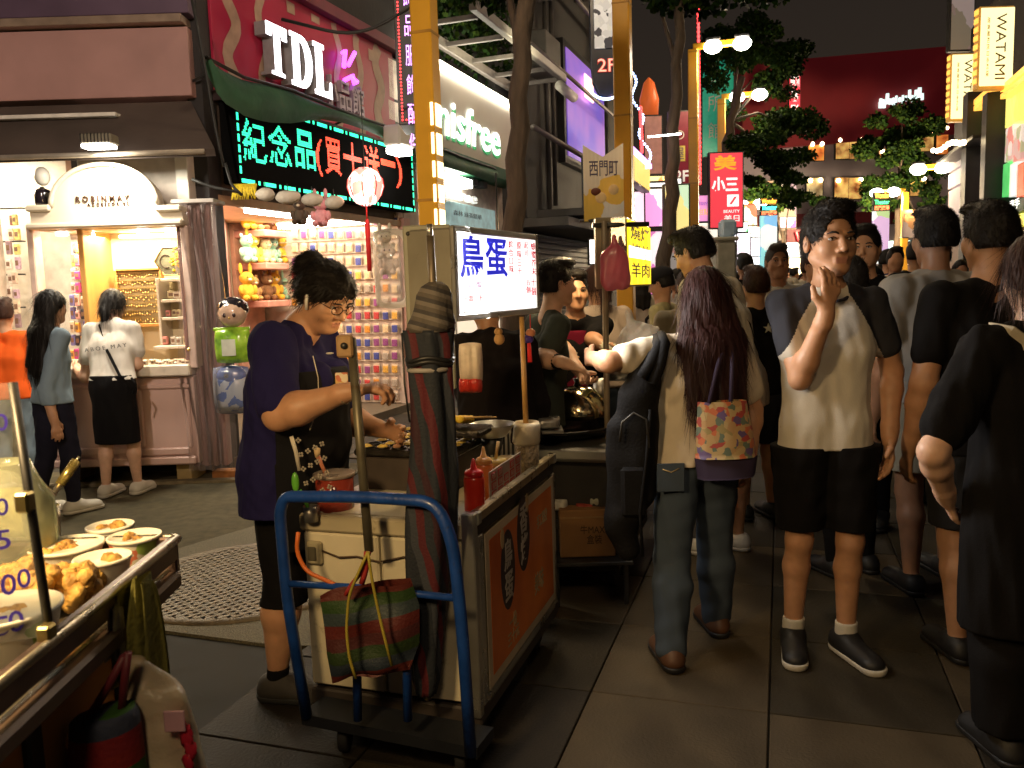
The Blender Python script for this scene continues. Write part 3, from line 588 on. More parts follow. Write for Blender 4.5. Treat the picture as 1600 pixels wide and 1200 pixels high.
# ------------------------------------------------------------------ red sign board building: souvenir shop
sh = pthing(FP, 'souvenir_shop', 'souvenir shop with red sign board, open pink front and bright interior', 'shop')
pinkw = M('pink_wall', (.56, .32, .27), .6, nz=(3, .12), bump=(40, .1)); cream = M('cream_wall', (.62, .52, .38), .6, nz=(3, .08))
fbox(sh, 'upper_wall', .1, 3.05, 3.7, 7.5, .06, .3, dkwall); fbox(sh, 'lintel', .1, 2.27, 3.62, 3.06, .02, .3, M('lintel_brown', (.10, .07, .05), .7))

def at_y(px, py, y):
    d = ray(px, py); o = Vector((0, 0, CAMH)); q = FP.loc - FP.n * y; t = (q - o).dot(FP.n) / d.dot(FP.n); r = o + d * t - FP.loc; return r.dot(FP.ux), r.z
XB = at_y(350, 400, 1.95)[0]
def plan(par, name, pts, z0, z1, mat):
    n = len(pts); m = MB(); ar = sum(pts[i][0] * pts[(i + 1) % n][1] - pts[(i + 1) % n][0] * pts[i][1] for i in range(n)); pts = pts if ar > 0 else pts[::-1]
    return m.add([(x, y, z0) for x, y in pts] + [(x, y, z1) for x, y in pts], [tuple(range(n))[::-1], tuple(range(n, 2 * n))] + [(i, (i + 1) % n, (i + 1) % n + n, i + n) for i in range(n)]).build(name, mat, par)
plan(sh, 'side_wall', [(.0, .05), (.10, .05), (XB + .1, 1.95), (XB, 1.95)], -.02, 2.3, pinkw); fbox(sh, 'back_wall', XB, -.02, 3.75, 2.6, 1.95, 2.05, cream); fbox(sh, 'end_wall', 3.42, -.02, 3.56, 2.6, .0, 1.95, M('end_wall', (.62, .50, .42), .6)); plan(sh, 'ceiling', [(.1, .3), (3.6, .3), (3.6, 1.95), (XB, 1.95)], 2.305, 2.4, M('ceiling_orange', (.62, .40, .24), .6))
plan(sh, 'step', [(.0, -.05), (3.6, -.05), (3.6, 1.95), (XB + .1, 1.95)], -.02, .10, M('step_stone', (.12, .09, .06), .8)); fbox(sh, 'door_frame', 3.45, .1, 3.62, 2.3, -.06, .05, pinkw)
fbox(sh, 'transom', .1, 2.2, 3.6, 2.27, -.03, .04, M('transom_wood', (.36, .22, .12), .5))
light('AREA', 'shop_light', FP.loc + FP.ux * 1.8 - FP.n * 1.0 + Vector((0, 0, 2.28)), 125, (1, .82, .56), 2.6, rot=(0, 0, FP.rz), sy=1.2)
tl = pthing(FP, 'tube_light', 'lit fluorescent tube across the top of the souvenir shop opening', 'lamp'); fbox(tl, 'tube', .75, 2.17, 1.95, 2.215, .10, .15, lampw, .015); fbox(tl, 'batten', .7, 2.215, 2.0, 2.25, .08, .17, wht)
# red board
rb = pthing(FP, 'shop_sign_board', 'crimson sign board with beige ribbons and big glowing white letters', 'sign')
redb = M('crimson', (.42, .018, .06), .45, nz=(1.2, .12)); beigeb = M('ribbon_beige', (.42, .28, .20), .5)
fbox(rb, 'board', .28, 3.10, 3.42, 4.16, -.03, .05, redb); fbox(rb, 'top_rail', .25, 4.16, 3.75, 4.27, -.12, .06, M('rail_magenta', (.16, .03, .05), .5)); fbox(rb, 'bottom_rail', .25, 3.02, 3.75, 3.10, -.14, .05, M('rail_dark', (.05, .03, .03), .5))
def ribbon(pts, w, mat, name='ribbon'):
    m = MB(); vs = []
    for i, p in enumerate(pts):
        a = pts[max(0, i - 1)]; b = pts[min(len(pts) - 1, i + 1)]; t = Vector((b[0] - a[0], b[1] - a[1])).normalized(); n = Vector((-t.y, t.x)) * w / 2; ww = 1
        vs += [(p[0] + n.x, -.034, p[1] + n.y), (p[0] - n.x, -.034, p[1] - n.y)]
    m.add(vs, [(2 * i, 2 * i + 1, 2 * i + 3, 2 * i + 2) for i in range(len(pts) - 1)]); return m.build(name, mat, rb)
cl = lambda z: max(3.12, min(4.14, z))
for x0, am, w in ((.52, .07, .13), (.95, -.05, .10), (3.05, .06, .16), (2.2, .05, .10), (2.62, -.04, .12)):
    ribbon([(x0 + am * math.sin(k * .7 + x0 * 5), cl(4.14 - k * .06)) for k in range(18)], w, beigeb)
for x, z, w, h in ((1.35, 4.02, .12, .10), (1.75, 4.05, .14, .07), (2.85, 3.95, .1, .12)): fbox(rb, 'ribbon_patch', x, z, x + w, z + h, -.036, -.03, beigeb, .001)
gl = M('letter_glow', (1, 1, 1), .4, emit=4, ecol=(1, .96, 1), nz=None)
for ch, x0, y0, x1, y1 in (('T', 392, 44, 424, 121), ('D', 430, 60, 464, 140), ('L', 467, 74, 494, 153)):
    a = FP.uv(x0, (y0 + y1) / 2)[0]; b = FP.uv(x1, (y0 + y1) / 2)[0]; zt = FP.uv((x0 + x1) / 2, y0)[1]; zb = FP.uv((x0 + x1) / 2, y1)[1]; w = b - a; h = zt - zb; s = .30 * w; sf = .09 * h
    if ch == 'T': pl = [[(0, h), (w, h), (w, h - .26 * h), (w - .07, h - .26 * h), (w - .09, h - .13 * h), (w / 2 + s / 2, h - .13 * h), (w / 2 + s / 2, sf), (w * .82, sf * .7), (w * .82, 0), (w * .18, 0), (w * .18, sf * .7), (w / 2 - s / 2, sf), (w / 2 - s / 2, h - .13 * h), (.09, h - .13 * h), (.07, h - .26 * h), (0, h - .26 * h)]]
    elif ch == 'L': pl = [[(0, h), (w * .62, h), (w * .62, h - sf), (w * .50, h - sf), (w * .5, sf * 1.2), (w * .82, sf * 1.4), (w * .9, .32 * h), (w, .32 * h), (w, 0), (0, 0), (0, sf), (w * .12, sf), (w * .12, h - sf), (0, h - sf)]]
    else:
        oc = [(w * .5 + w * .5 * math.cos(t), h / 2 + h / 2 * math.sin(t)) for t in [-1.57 + 3.14 * k / 10 for k in range(11)]]; ic = [(w * .46 + w * .22 * math.cos(t), h / 2 + h * .37 * math.sin(t)) for t in [-1.57 + 3.14 * k / 10 for k in range(11)]]
        pl = [[(0, 0), (w * .4, 0), (w * .4, sf * 1.3), (w * .40, h - sf * 1.3), (w * .4, h), (0, h), (0, h - sf), (w * .1, h - sf), (w * .1, sf), (0, sf)]] + [[oc[k], oc[k + 1], ic[k + 1], ic[k]] for k in range(10)] + [[(w * .4, 0), oc[0], ic[0], (w * .4, sf * 1.3)], [(w * .4, h - sf * 1.3), ic[10], oc[10], (w * .4, h)]]
    m = MB()
    for q in pl: m.prism([(a + x, zb + z) for x, z in q], -.17, -.165); m.prism([(a + x, zb + z) for x, z in q], -.164, -.05, 1)
    m.build('letter', [gl, M('letter_side', (.25, .24, .25), .5)], rb)
ptext(FP, rb, 'small_characters', '小品館', 494, 126, 556, 174, M('char_grey', (.34, .28, .34), .4, .2), y=-.05, depth=.05, bold=.01)
purp = M('neon_purple', (.6, .1, .9), .4, emit=4, ecol=(.55, .08, .9), nz=None); m = MB()
for q in ([(522, 85), (526, 80), (524, 107)], [(541, 84), (537, 92), (531, 104)], [(525, 127), (535, 122), (545, 130)], [(537, 118), (541, 134)]): m.tube([(FP.uv(*p)[0], -.10, FP.uv(*p)[1]) for p in q], .022, n=8)
m.build('neon_mark', purp, rb)
# green tarpaulin awning
ga = pthing(FP, 'green_awning', 'faded green tarpaulin sagging between the red board and the LED panel', 'awning')
grn = M('tarp_green', (.030, .105, .055), .6, nz=(3, .3), bump=(9, .5, .02), nz2=(3, .6, (.09, .10, .06))); m = MB(); vs = []; nx = 28
AWP = [(318, 92, 97), (345, 110, 158), (380, 124, 182), (420, 134, 191), (455, 144, 193), (500, 162, 186), (540, 178, 192), (580, 190, 208), (620, 206, 228), (680, 236, 256), (730, 250, 272), (772, 264, 286)]
FR = Matrix.Rotation(FP.rz, 3, 'Z')
for i in range(nx + 1):
    s_ = i / nx * (len(AWP) - 1); k = min(len(AWP) - 2, int(s_)); A_, B_ = AWP[k], AWP[k + 1]; px, y0, y1 = [A_[q] + (B_[q] - A_[q]) * (s_ - k) for q in range(3)]
    for j in range(5): t = j / 4; x, z = at_y(px, y0 + (y1 - y0) * t, -.30); vs.append((x, -.30 - .06 * math.sin(t * 3.1) - .015 * math.sin(i * .9 + j), z))
m.add(vs, [(i * 5 + j, i * 5 + j + 1, i * 5 + j + 6, i * 5 + j + 5) for i in range(nx) for j in range(4)], 0, True); m.build('sheet', grn, ga); MB().tube([(-.15, -.32, vs[0][2] + .02)] + [(v[0], -.32, v[2] + .01) for v in vs[::25]] + [(vs[-5][0], -.32, vs[-5][2])], .014).build('rail', dmetal, ga)
for k in (10, 45, 80, 110): MB().tube([vs[k], (vs[k][0], .05, vs[k][2] - .1)], .011, n=6).build('bracket', dmetal, ga)
# LED panel
lp = pthing(FP, 'led_sign', 'black LED panel reading in green and red dot characters above the toy shop', 'sign')
fbox(lp, 'case', .30, 2.36, 3.52, 3.06, -.18, -.02, M('led_black', (.006, .006, .006), .95, spec=.05), .01); gled = M('led_green', (.05, .9, .45), .5, emit=2.4, ecol=(.03, .85, .42), nz=None); rled = M('led_red', (1, .1, .05), .5, emit=2.6, ecol=(1, .07, .03), nz=None)
def dots(P, par, name, items, cell, mat, y, sz=.42):
    m = MB()
    for s, x0, y0, x1, y1 in items:
        a, b = P.uv(x0, (y0 + y1) / 2)[0], P.uv(x1, (y0 + y1) / 2)[0]; zt = P.uv((x0 + x1) / 2, y0)[1]; zb = P.uv((x0 + x1) / 2, y1)[1]
        V, F = text_mesh(s, .012); xs = [v[0] for v in V]; ys = [v[1] for v in V]; sx = (b - a) / (max(xs) - min(xs)); sz_ = (zt - zb) / (max(ys) - min(ys))
        T = BVHTree.FromPolygons([((v[0] - min(xs)) * sx, (v[1] - min(ys)) * sz_, 0) for v in V], F)
        for i in range(int((b - a) / cell) + 1):
            for j in range(int((zt - zb) / cell) + 1):
                if T.ray_cast(Vector(((i + .5) * cell, (j + .5) * cell, 1)), Vector((0, 0, -1)))[0] is not None:
                    x, z, e = a + (i + .5) * cell, zb + (j + .5) * cell, cell * sz; m.add([(x - e, y, z - e), (x + e, y, z - e), (x + e, y, z + e), (x - e, y, z + e)], [(0, 1, 2, 3)])
    o = m.build(name, mat, par); o['kind'] = 'stuff'; return o
dots(FP, lp, 'green_characters', [('紀', 350, 192, 388, 256), ('念', 392, 200, 428, 262), ('品', 434, 208, 466, 266)], .0165, gled, -.183)
dots(FP, lp, 'red_characters', [('(', 468, 221, 478, 277), ('買', 482, 219, 509, 275), ('十', 512, 226, 541, 279), ('送', 545, 231, 570, 284), ('一', 572, 253, 595, 262), (')', 596, 249, 606, 296)], .0165, rled, -.183)
m = MB()
for z in (3.035, 2.385):
    x = .33
    while x < 3.45: w = .17; m.box((x, -.184, z - .016), (x + w, -.182, z + .016)); m.box((x + w + .05, -.184, z - .016), (x + w + .075, -.182, z + .016)); x += w + .125
for x in (.325, 3.495):
    z = 2.44
    while z < 2.98: m.box((x - .012, -.184, z), (x + .012, -.182, z + .06)); z += .085
m.build('border_dots', gled, lp)['kind'] = 'stuff'
fl = pthing(FP, 'flood_lamp', 'small white flood lamp clamped at the right end of the LED panel', 'lamp'); pxbox(FP, fl, 'housing', 552, 205, 578, 236, -.55, -.35, wht, .02); pxbox(FP, fl, 'lens', 556, 237, 575, 247, -.54, -.36, lampw, .01)
# cables hanging in front
cbm = M('cable_black', (.02, .02, .018), .6)
for i, q in enumerate(([(300, 0), (318, 90), (336, 200), (350, 260)], [(352, 255), (362, 290), (378, 305)], [(660, 0), (560, 60), (440, 30)], [(300, 280), (330, 292), (372, 300)])):
    tag(MB().tube(rnd_path([W(x, y, 6.3) for x, y in q], .3), .012, n=6).build('cable', cbm), ('loose cable running down beside the red board', 'short cable drooping under the LED panel', 'cable strung across above the red board', 'grey cable sagging beside the kiosk corner')[i], 'cable')
# ------------------------------------------------------------------ cosmetics shop and dark building beyond
cs = pthing(FP, 'cosmetics_shop', 'pale shop front with glowing white lettering and a light line on top', 'shop')
pale = M('pale_front', (.50, .44, .38), .55, nz=(2, .06)); fbox(cs, 'wall', 3.75, -.02, 7.3, 3.1, .1, .4, M('front_pinkish', (.50, .40, .34), .6)); fbox(cs, 'sign_panel', 3.75, 3.2, 7.32, 4.25, -.10, .3, pale, .01)
fbox(cs, 'light_line', 3.8, 4.25, 7.35, 4.32, -.16, -.02, M('line_light', (1, .95, .8), .4, emit=16, ecol=(1, .93, .72), nz=None)); fbox(cs, 'green_band', 3.75, 3.03, 7.35, 3.19, -.3, .1, M('band_green', (.01, .09, .04), .5))
wl = M('word_white', (1, 1, 1), .4, emit=2.2, ecol=(.92, 1, .95), nz=None); wg = M('word_green', (.02, .4, .12), .4, emit=.35, ecol=(.02, .5, .16), nz=None)
text(cs, 'lettering_shadow', 'innisfree', (5.29, 3.63), (2.85, .50), wg, y=-.105, depth=.01, bold=.012, shear=.12); text(cs, 'lettering', 'innisfree', (5.24, 3.67), (2.85, .50), wl, y=-.12, depth=.012, bold=.010, shear=.12)
ptext(FP, cs, 'small_lettering', 'innisfree', 676, 293, 748, 311, M('small_white', (.9, .88, .8), .5, emit=.8), y=.06, depth=.04, bold=.01, shear=.2)
pxbox(FP, cs, 'entry_lamp', 705, 279, 728, 292, -.1, .1, lampw, .01); pxbox(FP, cs, 'spot_head', 735, 280, 742, 290, -.05, .1, blackp, .01); pxbox(FP, cs, 'spot_head', 750, 284, 757, 294, -.05, .1, blackp, .01)
pxbox(FP, cs, 'poster', 702, 322, 772, 356, -.02, .09, M('poster_blue', (.35, .55, .58), .5, emit=.35)); ptext(FP, cs, 'poster_writing', '森林 綠茶精華', 706, 332, 750, 340, M('ink', (.1, .12, .12)), y=-.024)
fbox(cs, 'display_window', 4.2, .3, 6.9, 2.3, .06, .09, M('shop_window', (.8, .7, .55), .3, emit=.9, ecol=(1, .82, .6)), .01)
for x in (5.1, 6.0): fbox(cs, 'mullion', x, .3, x + .05, 2.3, .04, .07, wht, .004)
wn = pthing(FP, 'stair_window', 'pale lit window panes between the red board and the yellow pole', 'window'); pxbox(FP, wn, 'frame', 600, 92, 628, 194, -.02, .05, blackp); pxbox(FP, wn, 'pane', 604, 96, 625, 156, -.03, -.02, M('pane_pale', (.6, .5, .38), .3, emit=.45)); pxbox(FP, wn, 'pane', 604, 160, 625, 190, -.03, -.02, M('pane_pale'))
# steel canopy
cn = pthing(FP, 'steel_canopy', 'slim steel pergola beam with rungs above the cosmetics sign', 'canopy'); stl = M('steel_pale', (.16, .14, .13), .5, .4)
fbox(cn, 'beam', 3.9, 4.66, 7.7, 4.78, -.9, -.80, stl, .01); fbox(cn, 'rear_beam', 3.9, 4.62, 8.3, 4.76, .02, .10, stl, .01)
for x in (4.2, 5.1, 6.0, 6.9, 7.6): fbox(cn, 'rung', x, 4.66, x + .05, 4.72, -.78, .02, stl)
MB().tube([(7.3, -.9, 4.52), (8.1, -.9, 4.50)], .08, n=14).build('end_roller', wht, cn)
# plant wall
def leaves(name, blobs, n, size, mats, par=None, seed=1, droop=.3):
    rg = np.random.default_rng(seed); vs = []; fs = []; mi = []; tot = sum(b[1][0] * b[1][1] * b[1][2] for b in blobs)
    for c, r in blobs:
        k = max(6, int(n * (r[0] * r[1] * r[2]) / tot)); d = rg.normal(size=(k, 3)); d /= np.linalg.norm(d, axis=1)[:, None]; rad = rg.uniform(.35, 1.05, k) ** .6; P = np.array(c) + d * np.array(r) * rad[:, None]
        a = rg.normal(size=(k, 3)); a[:, 2] -= droop; a /= np.linalg.norm(a, axis=1)[:, None]; b = np.cross(a, rg.normal(size=(k, 3))); b /= np.linalg.norm(b, axis=1)[:, None] + 1e-9; s = size * rg.uniform(.6, 1.3, k)[:, None]; ix = rg.integers(0, len(mats), k)
        for i in range(k):
            o = len(vs); p = P[i]; u_ = a[i] * s[i]; w = b[i] * s[i] * .42; vs += [p, p + u_ * .5 + w, p + u_, p + u_ * .5 - w]; fs.append((o, o + 1, o + 2, o + 3)); mi.append(int(ix[i]))
    m = MB(); m.v = [tuple(v) for v in vs]; m.f = fs; m.mi = mi; m.sm = [False] * len(fs); return m.build(name, mats, par)
lfm = [M('leaf_a', (.009, .026, .003), .75, spec=.08), M('leaf_b', (.020, .038, .004), .75, spec=.08), M('leaf_c', (.005, .014, .003), .75, spec=.08)]
pw = pthing(FP, 'green_wall', 'dense climbing plants covering the wall above the cosmetics shop', 'plant wall'); fbox(pw, 'backing', 3.7, 4.9, 8.6, 8.6, .45, .6, dkwall)
leaves('foliage', [((x + random.uniform(-.2, .2), .25, z), (.5, .28, .45)) for x in np.arange(4, 8.6, .55) for z in np.arange(5.1, 8.4, .5)], 14000, .085, lfm, pw, 5)
light('SPOT', 'plant_uplight', FP.loc + FP.ux * 5.6 + FP.n * 1.4 + Vector((0, 0, 4.3)), 220, (1, .95, .6), .1, target=FP.loc + FP.ux * 5.6 + Vector((0, 0, 6.2)), spot=R_(110))
# dark building
db = pthing(FP, 'dark_building', 'dark shuttered building with pipes, boxes and a purple lit window', 'building'); fbox(db, 'wall', 7.4, -.02, 16.5, 11, .2, .6, dkwall); fbox(db, 'eave', 7.6, 2.42, 13.6, 2.56, -.9, .2, M('eave', (.05, .042, .035), .7)); fbox(db, 'shutter', 8.2, 0, 13, 2.4, .12, .2, M('shutter_dark', (.05, .042, .036), .6, bump=(4, .3)))
for i in range(22): fbox(db, 'shutter_slat', 8.2, .05 + i * .105, 13, .14 + i * .105, .09, .12, M('shutter_dark'), .01)
pur = M('purple_window', (.3, .2, .8), .4, emit=.55, ecol=(.23, .18, .72), nz=None); N = pur.node_tree; b_ = N.nodes['Principled BSDF']; tc = N.nodes.new('ShaderNodeTexCoord'); sp_ = N.nodes.new('ShaderNodeTexNoise'); sp_.inputs['Scale'].default_value = .8; rp_ = N.nodes.new('ShaderNodeValToRGB'); rp_.color_ramp.elements[0].color = (.05, .05, .60, 1); rp_.color_ramp.elements[1].color = (.50, .16, .55, 1); rp_.color_ramp.elements[0].position = .35; rp_.color_ramp.elements[1].position = .65
N.links.new(tc.outputs['Object'], sp_.inputs['Vector']); N.links.new(sp_.outputs['Fac'], rp_.inputs[0]); N.links.new(rp_.outputs[0], b_.inputs['Emission Color'])
wf = fbox(db, 'window_frame', 10.9, 3.9, 14.4, 6.3, .05, .2, blackp); MB().box((11.05, .03, 4.05), (14.25, .05, 6.15)).build('window_glass', pur, wf)
for x in (): MB().box((x, .0, 4.05), (x + .05, .03, 6.15)).build('mullion', blackp, wf)
MB().box((12.2, -.06, 5.4), (12.9, -.02, 5.9), bev=.02).build('warm_lantern', M('pink_glow', (1, .6, .6), .4, emit=2.2, ecol=(1, .5, .45), nz=None), wf)
for x, z0, z1 in ((7.9, 2.6, 9), (8.35, 2.6, 9), (9.9, 2.6, 9), (10.3, 3, 9), (14.8, 1, 9)): MB().tube([(x, .1, z0), (x, .1, z1)], .045, n=8).build('drain_pipe', M('pipe_grey', (.07, .064, .058), .6), db)
for x, z in ((8.6, 5.2), (8.8, 6.6), (10.5, 7.2), (12.4, 7.4)): fbox(db, 'air_unit', x, z, x + .9, z + .6, -.3, .2, M('unit_grey', (.10, .095, .085), .6), .02)
for i, (z, w) in enumerate(((4.0, .05), (5.3, .04), (6.9, .05))): MB().tube([(7.6, -.35, z), (15, -.35, z - .1)], w, n=6).build('rail', stl, db)
def pic(P, label, x0, y0, x1, y1, cols, em, scale, yf=-.04, yb=.06, border=None, name='framed_poster', cat='poster', group=None, words=None):
    t = pthing(P, name, label, cat, group); pxbox(P, t, 'frame', x0 - 1, y0 - 1, x1 + 1, y1 + 1, yf, yb, border or blackp, .006); pxbox(P, t, 'picture', x0, y0, x1, y1, yf - .02, yf, patches('pic_%d_%d' % (x0, y0), cols, scale, emit=em), .002)
    for w in words or []: ptext(P, t, 'lettering', w[0], *w[1:5], w[5], y=yf - .024, **(w[6] if len(w) > 6 else {}))
    return t
scr = [(.55, .53, .48), (.05, .05, .05), (.6, .58, .52), (.5, .48, .45)]
pic(FP, 'narrow white panel with black brush scribbles on the dark building', 831, 258, 850, 335, scr, .35, 9, -1.0, -.9, cat='sign'); 
pic(FP, 'second framed menu panel with small red flowers under the eave', 866, 274, 886, 341, [(.4, .34, .28), (.3, .05, .05), (.45, .4, .33), (.2, .2, .1)], .12, 6, -1.0, -.9, wht, cat='sign'); pic(FP, 'third framed menu panel with small red flowers under the eave', 892, 280, 912, 346, [(.4, .34, .28), (.35, .05, .08), (.45, .4, .33), (.38, .3, .25)], .12, 6, -1.0, -.9, wht, cat='sign')
pxbox(FP, db, 'panel_ledge', 822, 342, 925, 352, -1.1, -.2, M('eave'))
# ------------------------------------------------------------------ poles, trees, street signs
def signbox(label, x0, y0, x1, y1, Y, face, name='sign_box', YR=None, d=.14, fr=None, cat='sign', fw=.03, group=None):
    P = Panel(x0, Y, x1, YR or Y, y0, y1); t = thing(name, label, cat, P.loc, P.rz, group); box(t, 'frame', (-fw, .0, -fw), (P.w + fw, d, P.h + fw), fr or dmetal, .01); box(t, 'face', (0, -.012, 0), (P.w, .0, P.h), face, .004); return t, P
def stx(P, t, s, cx, cz, w, h, mat, **k): return text(t, 'lettering', s, (P.w * cx, P.h * cz), (P.w * w, P.h * h), mat, y=k.pop('y', -.014), depth=k.pop('depth', .006), **k)
def lit(n, c, e, rough=.4): return M('lit_' + n, c, rough, emit=e, ecol=c, nz=None)
whl = lit('white', (1, .97, .9), 2.2); redl = lit('red', (.85, .05, .08), .8); yll = lit('yellow', (1, .78, .2), 2.2); ink = M('ink_dark', (.03, .02, .02)); rink = M('ink_red', (.5, .03, .03)); pinkl = lit('pink', (.95, .45, .7), 1.3)
poles = []
def pole(x, Y, w, label, ytop, lamps=True, arm=1, strip=False, H=6.4, power=90, ybot=None):
    p = W(x, 430, Y); t = thing('street_lamp', label, 'street lamp', (p.x, Y, 0), -SA); z1 = H if ytop < 0 else W(x, ytop, Y).z
    box(t, 'post', (-w / 2, -w / 2, 0), (w / 2, w / 2, z1), yel, .012); box(t, 'base_plate', (-w, -w, -.001), (w, w, .03), dmetal, .01)
    for z in np.arange(.9, z1, 1.15): box(t, 'joint_ring', (-w / 2 - .003, -w / 2 - .003, z), (w / 2 + .003, w / 2 + .003, z + .02), M('pole_seam', (.45, .22, .02), .5), .002)
    a = box(t, 'arm', (min(0, arm * .9), -w / 3, z1), (max(0, arm * .9), w / 3, z1 + w * .6), yel, .01)
    for k in (.35, .85):
        h = box(t, 'lamp_head', (arm * k - .13, -.09, z1 + w * .6), (arm * k + .13, .09, z1 + w * .6 + .07), dmetal, .02); b = MB().ball((arm * k, -.02, z1 - .04 + w * .3), (.10 + .004 * Y, .085 + .004 * Y, .07 + .003 * Y), n=14).build('bulb', lampw, h)
    if lamps: light('POINT', 'street_lamp_light', Vector((p.x, Y, 0)) + Vector((math.cos(-SA), math.sin(-SA), 0)) * arm * .6 + Vector((0, 0, z1 - .15)), power, (1, .76, .46), .3)
    if strip:
        m = MB(); z = 1.87
        while z < 2.62:
            h = random.uniform(.07, .16); m.box((w / 2 + .001, -w / 2 + .03, z), (w / 2 + .006, w / 2 - .03, z + h)); m.box((w / 2 - .024, -w / 2 - .006, z), (w / 2 - .004, -w / 2 - .001, z + h)); z += h + .05
        m.build('lit_inlay', lit('inlay', (1, .85, .45), 3.0), t)['kind'] = 'stuff'
    return t
pole(679, 6.1, .155, 'nearest yellow square street lamp post with lit inlays behind the egg stall', -1, strip=True, arm=1, power=190)
pole(978, 9.2, .18, 'yellow street lamp post behind the grill stall carrying a swallowtail banner', -1, arm=1, power=200)
pole(1085, 15.5, .17, 'yellow lamp post by the red dotted light chain', 78, arm=1, power=200)
pole(1128, 20, .18, 'slim yellow lamp post in front of the teal sign', 155, arm=1, power=160)
pole(1495, 19, .20, 'yellow lamp post with twin white lamps beside the picture panels on the right', 262, arm=-1, power=260)
pole(1412, 27, .20, 'farther yellow lamp post with twin lamps left of the bowl-cut man', 300, arm=-1, power=4500)
pole(1207, 24, .16, 'far yellow lamp post in the middle of the street', 318, arm=-1, power=2500)
# trees
bp0 = thing('street_lamp', 'unseen yellow street lamp post added behind the photographer as fill light', 'street lamp', (-.9, -3.2, 0), 0); box(bp0, 'post', (-.1, -.1, 0), (.1, .1, 5.2), yel, .012); box(bp0, 'arm', (0, -.05, 5.2), (.9, .05, 5.3), yel, .01); MB().ball((.8, 0, 5.12), (.1, .09, .07), n=14).build('bulb', lampw, bp0); light('POINT', 'street_lamp_light', (-.1, -3.2, 5.0), 230, (1, .70, .38), .45); MB().lathe([(.05, 0), (.12, .16), (.11, .16), (.04, .01)], (-.1, .12, 4.7), n=16, tilt=Matrix.Rotation(-1.4, 3, 'X')).build('added_facade_flood', dmetal, bp0); light('SPOT', 'added_facade_fill', (-1.0, -2.8, 4.75), 1500, (1, .80, .66), .08, target=(-3.0, 6.6, 3.6), spot=R_(46))  # unseen lamp added for frontal fill; its floodlight added to brighten the facade
bark = M('bark', (.085, .06, .04), .9, nz=(12, .35), bump=(25, .9, .03), stretch=(1, 1, .25)); 
def tree(label, pts, Y, r0, r1, blobs, n, size, mats=None, seed=1):
    P = [W(x, y, Y) for x, y in pts]; b = Vector((P[0].x, P[0].y, 0)); t = thing('street_tree', label, 'tree', b); m = MB(); Q = [Vector((0, 0, -.02))] + [p - b for p in P]; k = len(Q)
    Q2 = []; 
    for i in range(k - 1):
        for j in range(3): a = Q[i].lerp(Q[i + 1], j / 3); Q2.append(a + Vector((math.sin(i * 3 + j * 2.1) * r0 * .25, 0, 0)))
    Q2.append(Q[-1]); m.tube(Q2, [r0 + (r1 - r0) * i / (len(Q2) - 1) for i in range(len(Q2))], n=12); m.build('trunk', bark, t); top = Q[-1]
    bl = []; rr = random.Random(seed)
    for (x, y, dY, rx, rz_) in blobs:
        c = W(x, y, Y + dY) - b; rad = (rx * Y / FPX, rx * Y / FPX * .8, rz_ * Y / FPX); br = MB(); a = Q2[int(len(Q2) * .75)]; mid = a.lerp(c, .5) + Vector((0, 0, .2)); br.tube([a, mid, c], [r1 * .6, r1 * .35, r1 * .12], n=6); br.build('branch', bark, t)
        for q in range(9): d = Vector((rr.gauss(0, .5), rr.gauss(0, .5), rr.gauss(0, .5))); s = rr.uniform(.28, .5); bl.append(((c.x + d.x * rad[0], c.y + d.y * rad[1], c.z + d.z * rad[2]), (rad[0] * s, rad[1] * s, rad[2] * s * .8)))
    leaves('crown', bl, n, size, mats or lfm, t, seed); return t
tree('dark tree trunk standing left of the dark building, nearest trunk in the street', [(803, 420), (806, 250), (815, 100), (826, -60)], 7.6, .11, .075, [(860, -110, .3, 120, 60), (760, -120, .4, 100, 60)], 3500, .09, seed=3)
tree('leaning tree trunk between the pink posters and the yellow poster', [(1035, 440), (1047, 330), (1052, 250), (1058, 100), (1064, -20)], 13.5, .14, .07, [(1080, -30, .5, 110, 60), (1000, -60, .5, 90, 40)], 3500, .12, seed=4)
tree('tree in front of the teal sign with a wide lamp-lit crown', [(1122, 420), (1128, 340), (1135, 240), (1142, 190), (1160, 120)], 19.2, .17, .07, [(1180, 120, 1, 55, 60), (1225, 190, 1, 60, 45), (1180, 240, 1, 60, 40), (1215, 270, 1.5, 50, 30), (1165, 50, 1, 60, 45), (1240, 100, 2, 50, 40)], 24000, .095, seed=5)
tree('dark tree in front of the red building, left of the twin lamps', [(1400, 430), (1404, 330), (1408, 260)], 30, .18, .08, [(1400, 215, 0, 50, 40), (1440, 270, 0, 42, 45), (1370, 285, 0, 40, 35), (1430, 330, 0, 40, 25), (1410, 180, 0, 30, 20)], 14000, .13, seed=6)
tree('small dark tree beyond the red sign in the street middle', [(1225, 430), (1224, 360)], 26, .1, .06, [(1235, 310, 0, 45, 22), (1200, 300, 0, 35, 20)], 2500, .15, seed=7)
# left blade signs
t, P = signbox('narrow vertical blade sign edged with red dots and violet characters by the yellow pole', 628, -60, 650, 190, 7.9, blackp, d=.5, name='blade_sign'); v = lit('violet', (.75, .35, 1), 2.4)
for i, c in enumerate('飾品服飾配件'): text(t, 'character', c, (P.w * .66, P.h - .30 - i * .26), (P.w * .55, .18), v, y=-.015, depth=.004)
m = MB()
for i in range(46): m.ball((.01, -.02, .01 + i * (P.h / 46)), .009, n=6)
for i in range(5): m.ball((.01 + i * P.w / 4.5, -.02, .01), .009, n=6)
m.build('red_dots', lit('reddot', (1, .05, .05), 4), t)['kind'] = 'stuff'
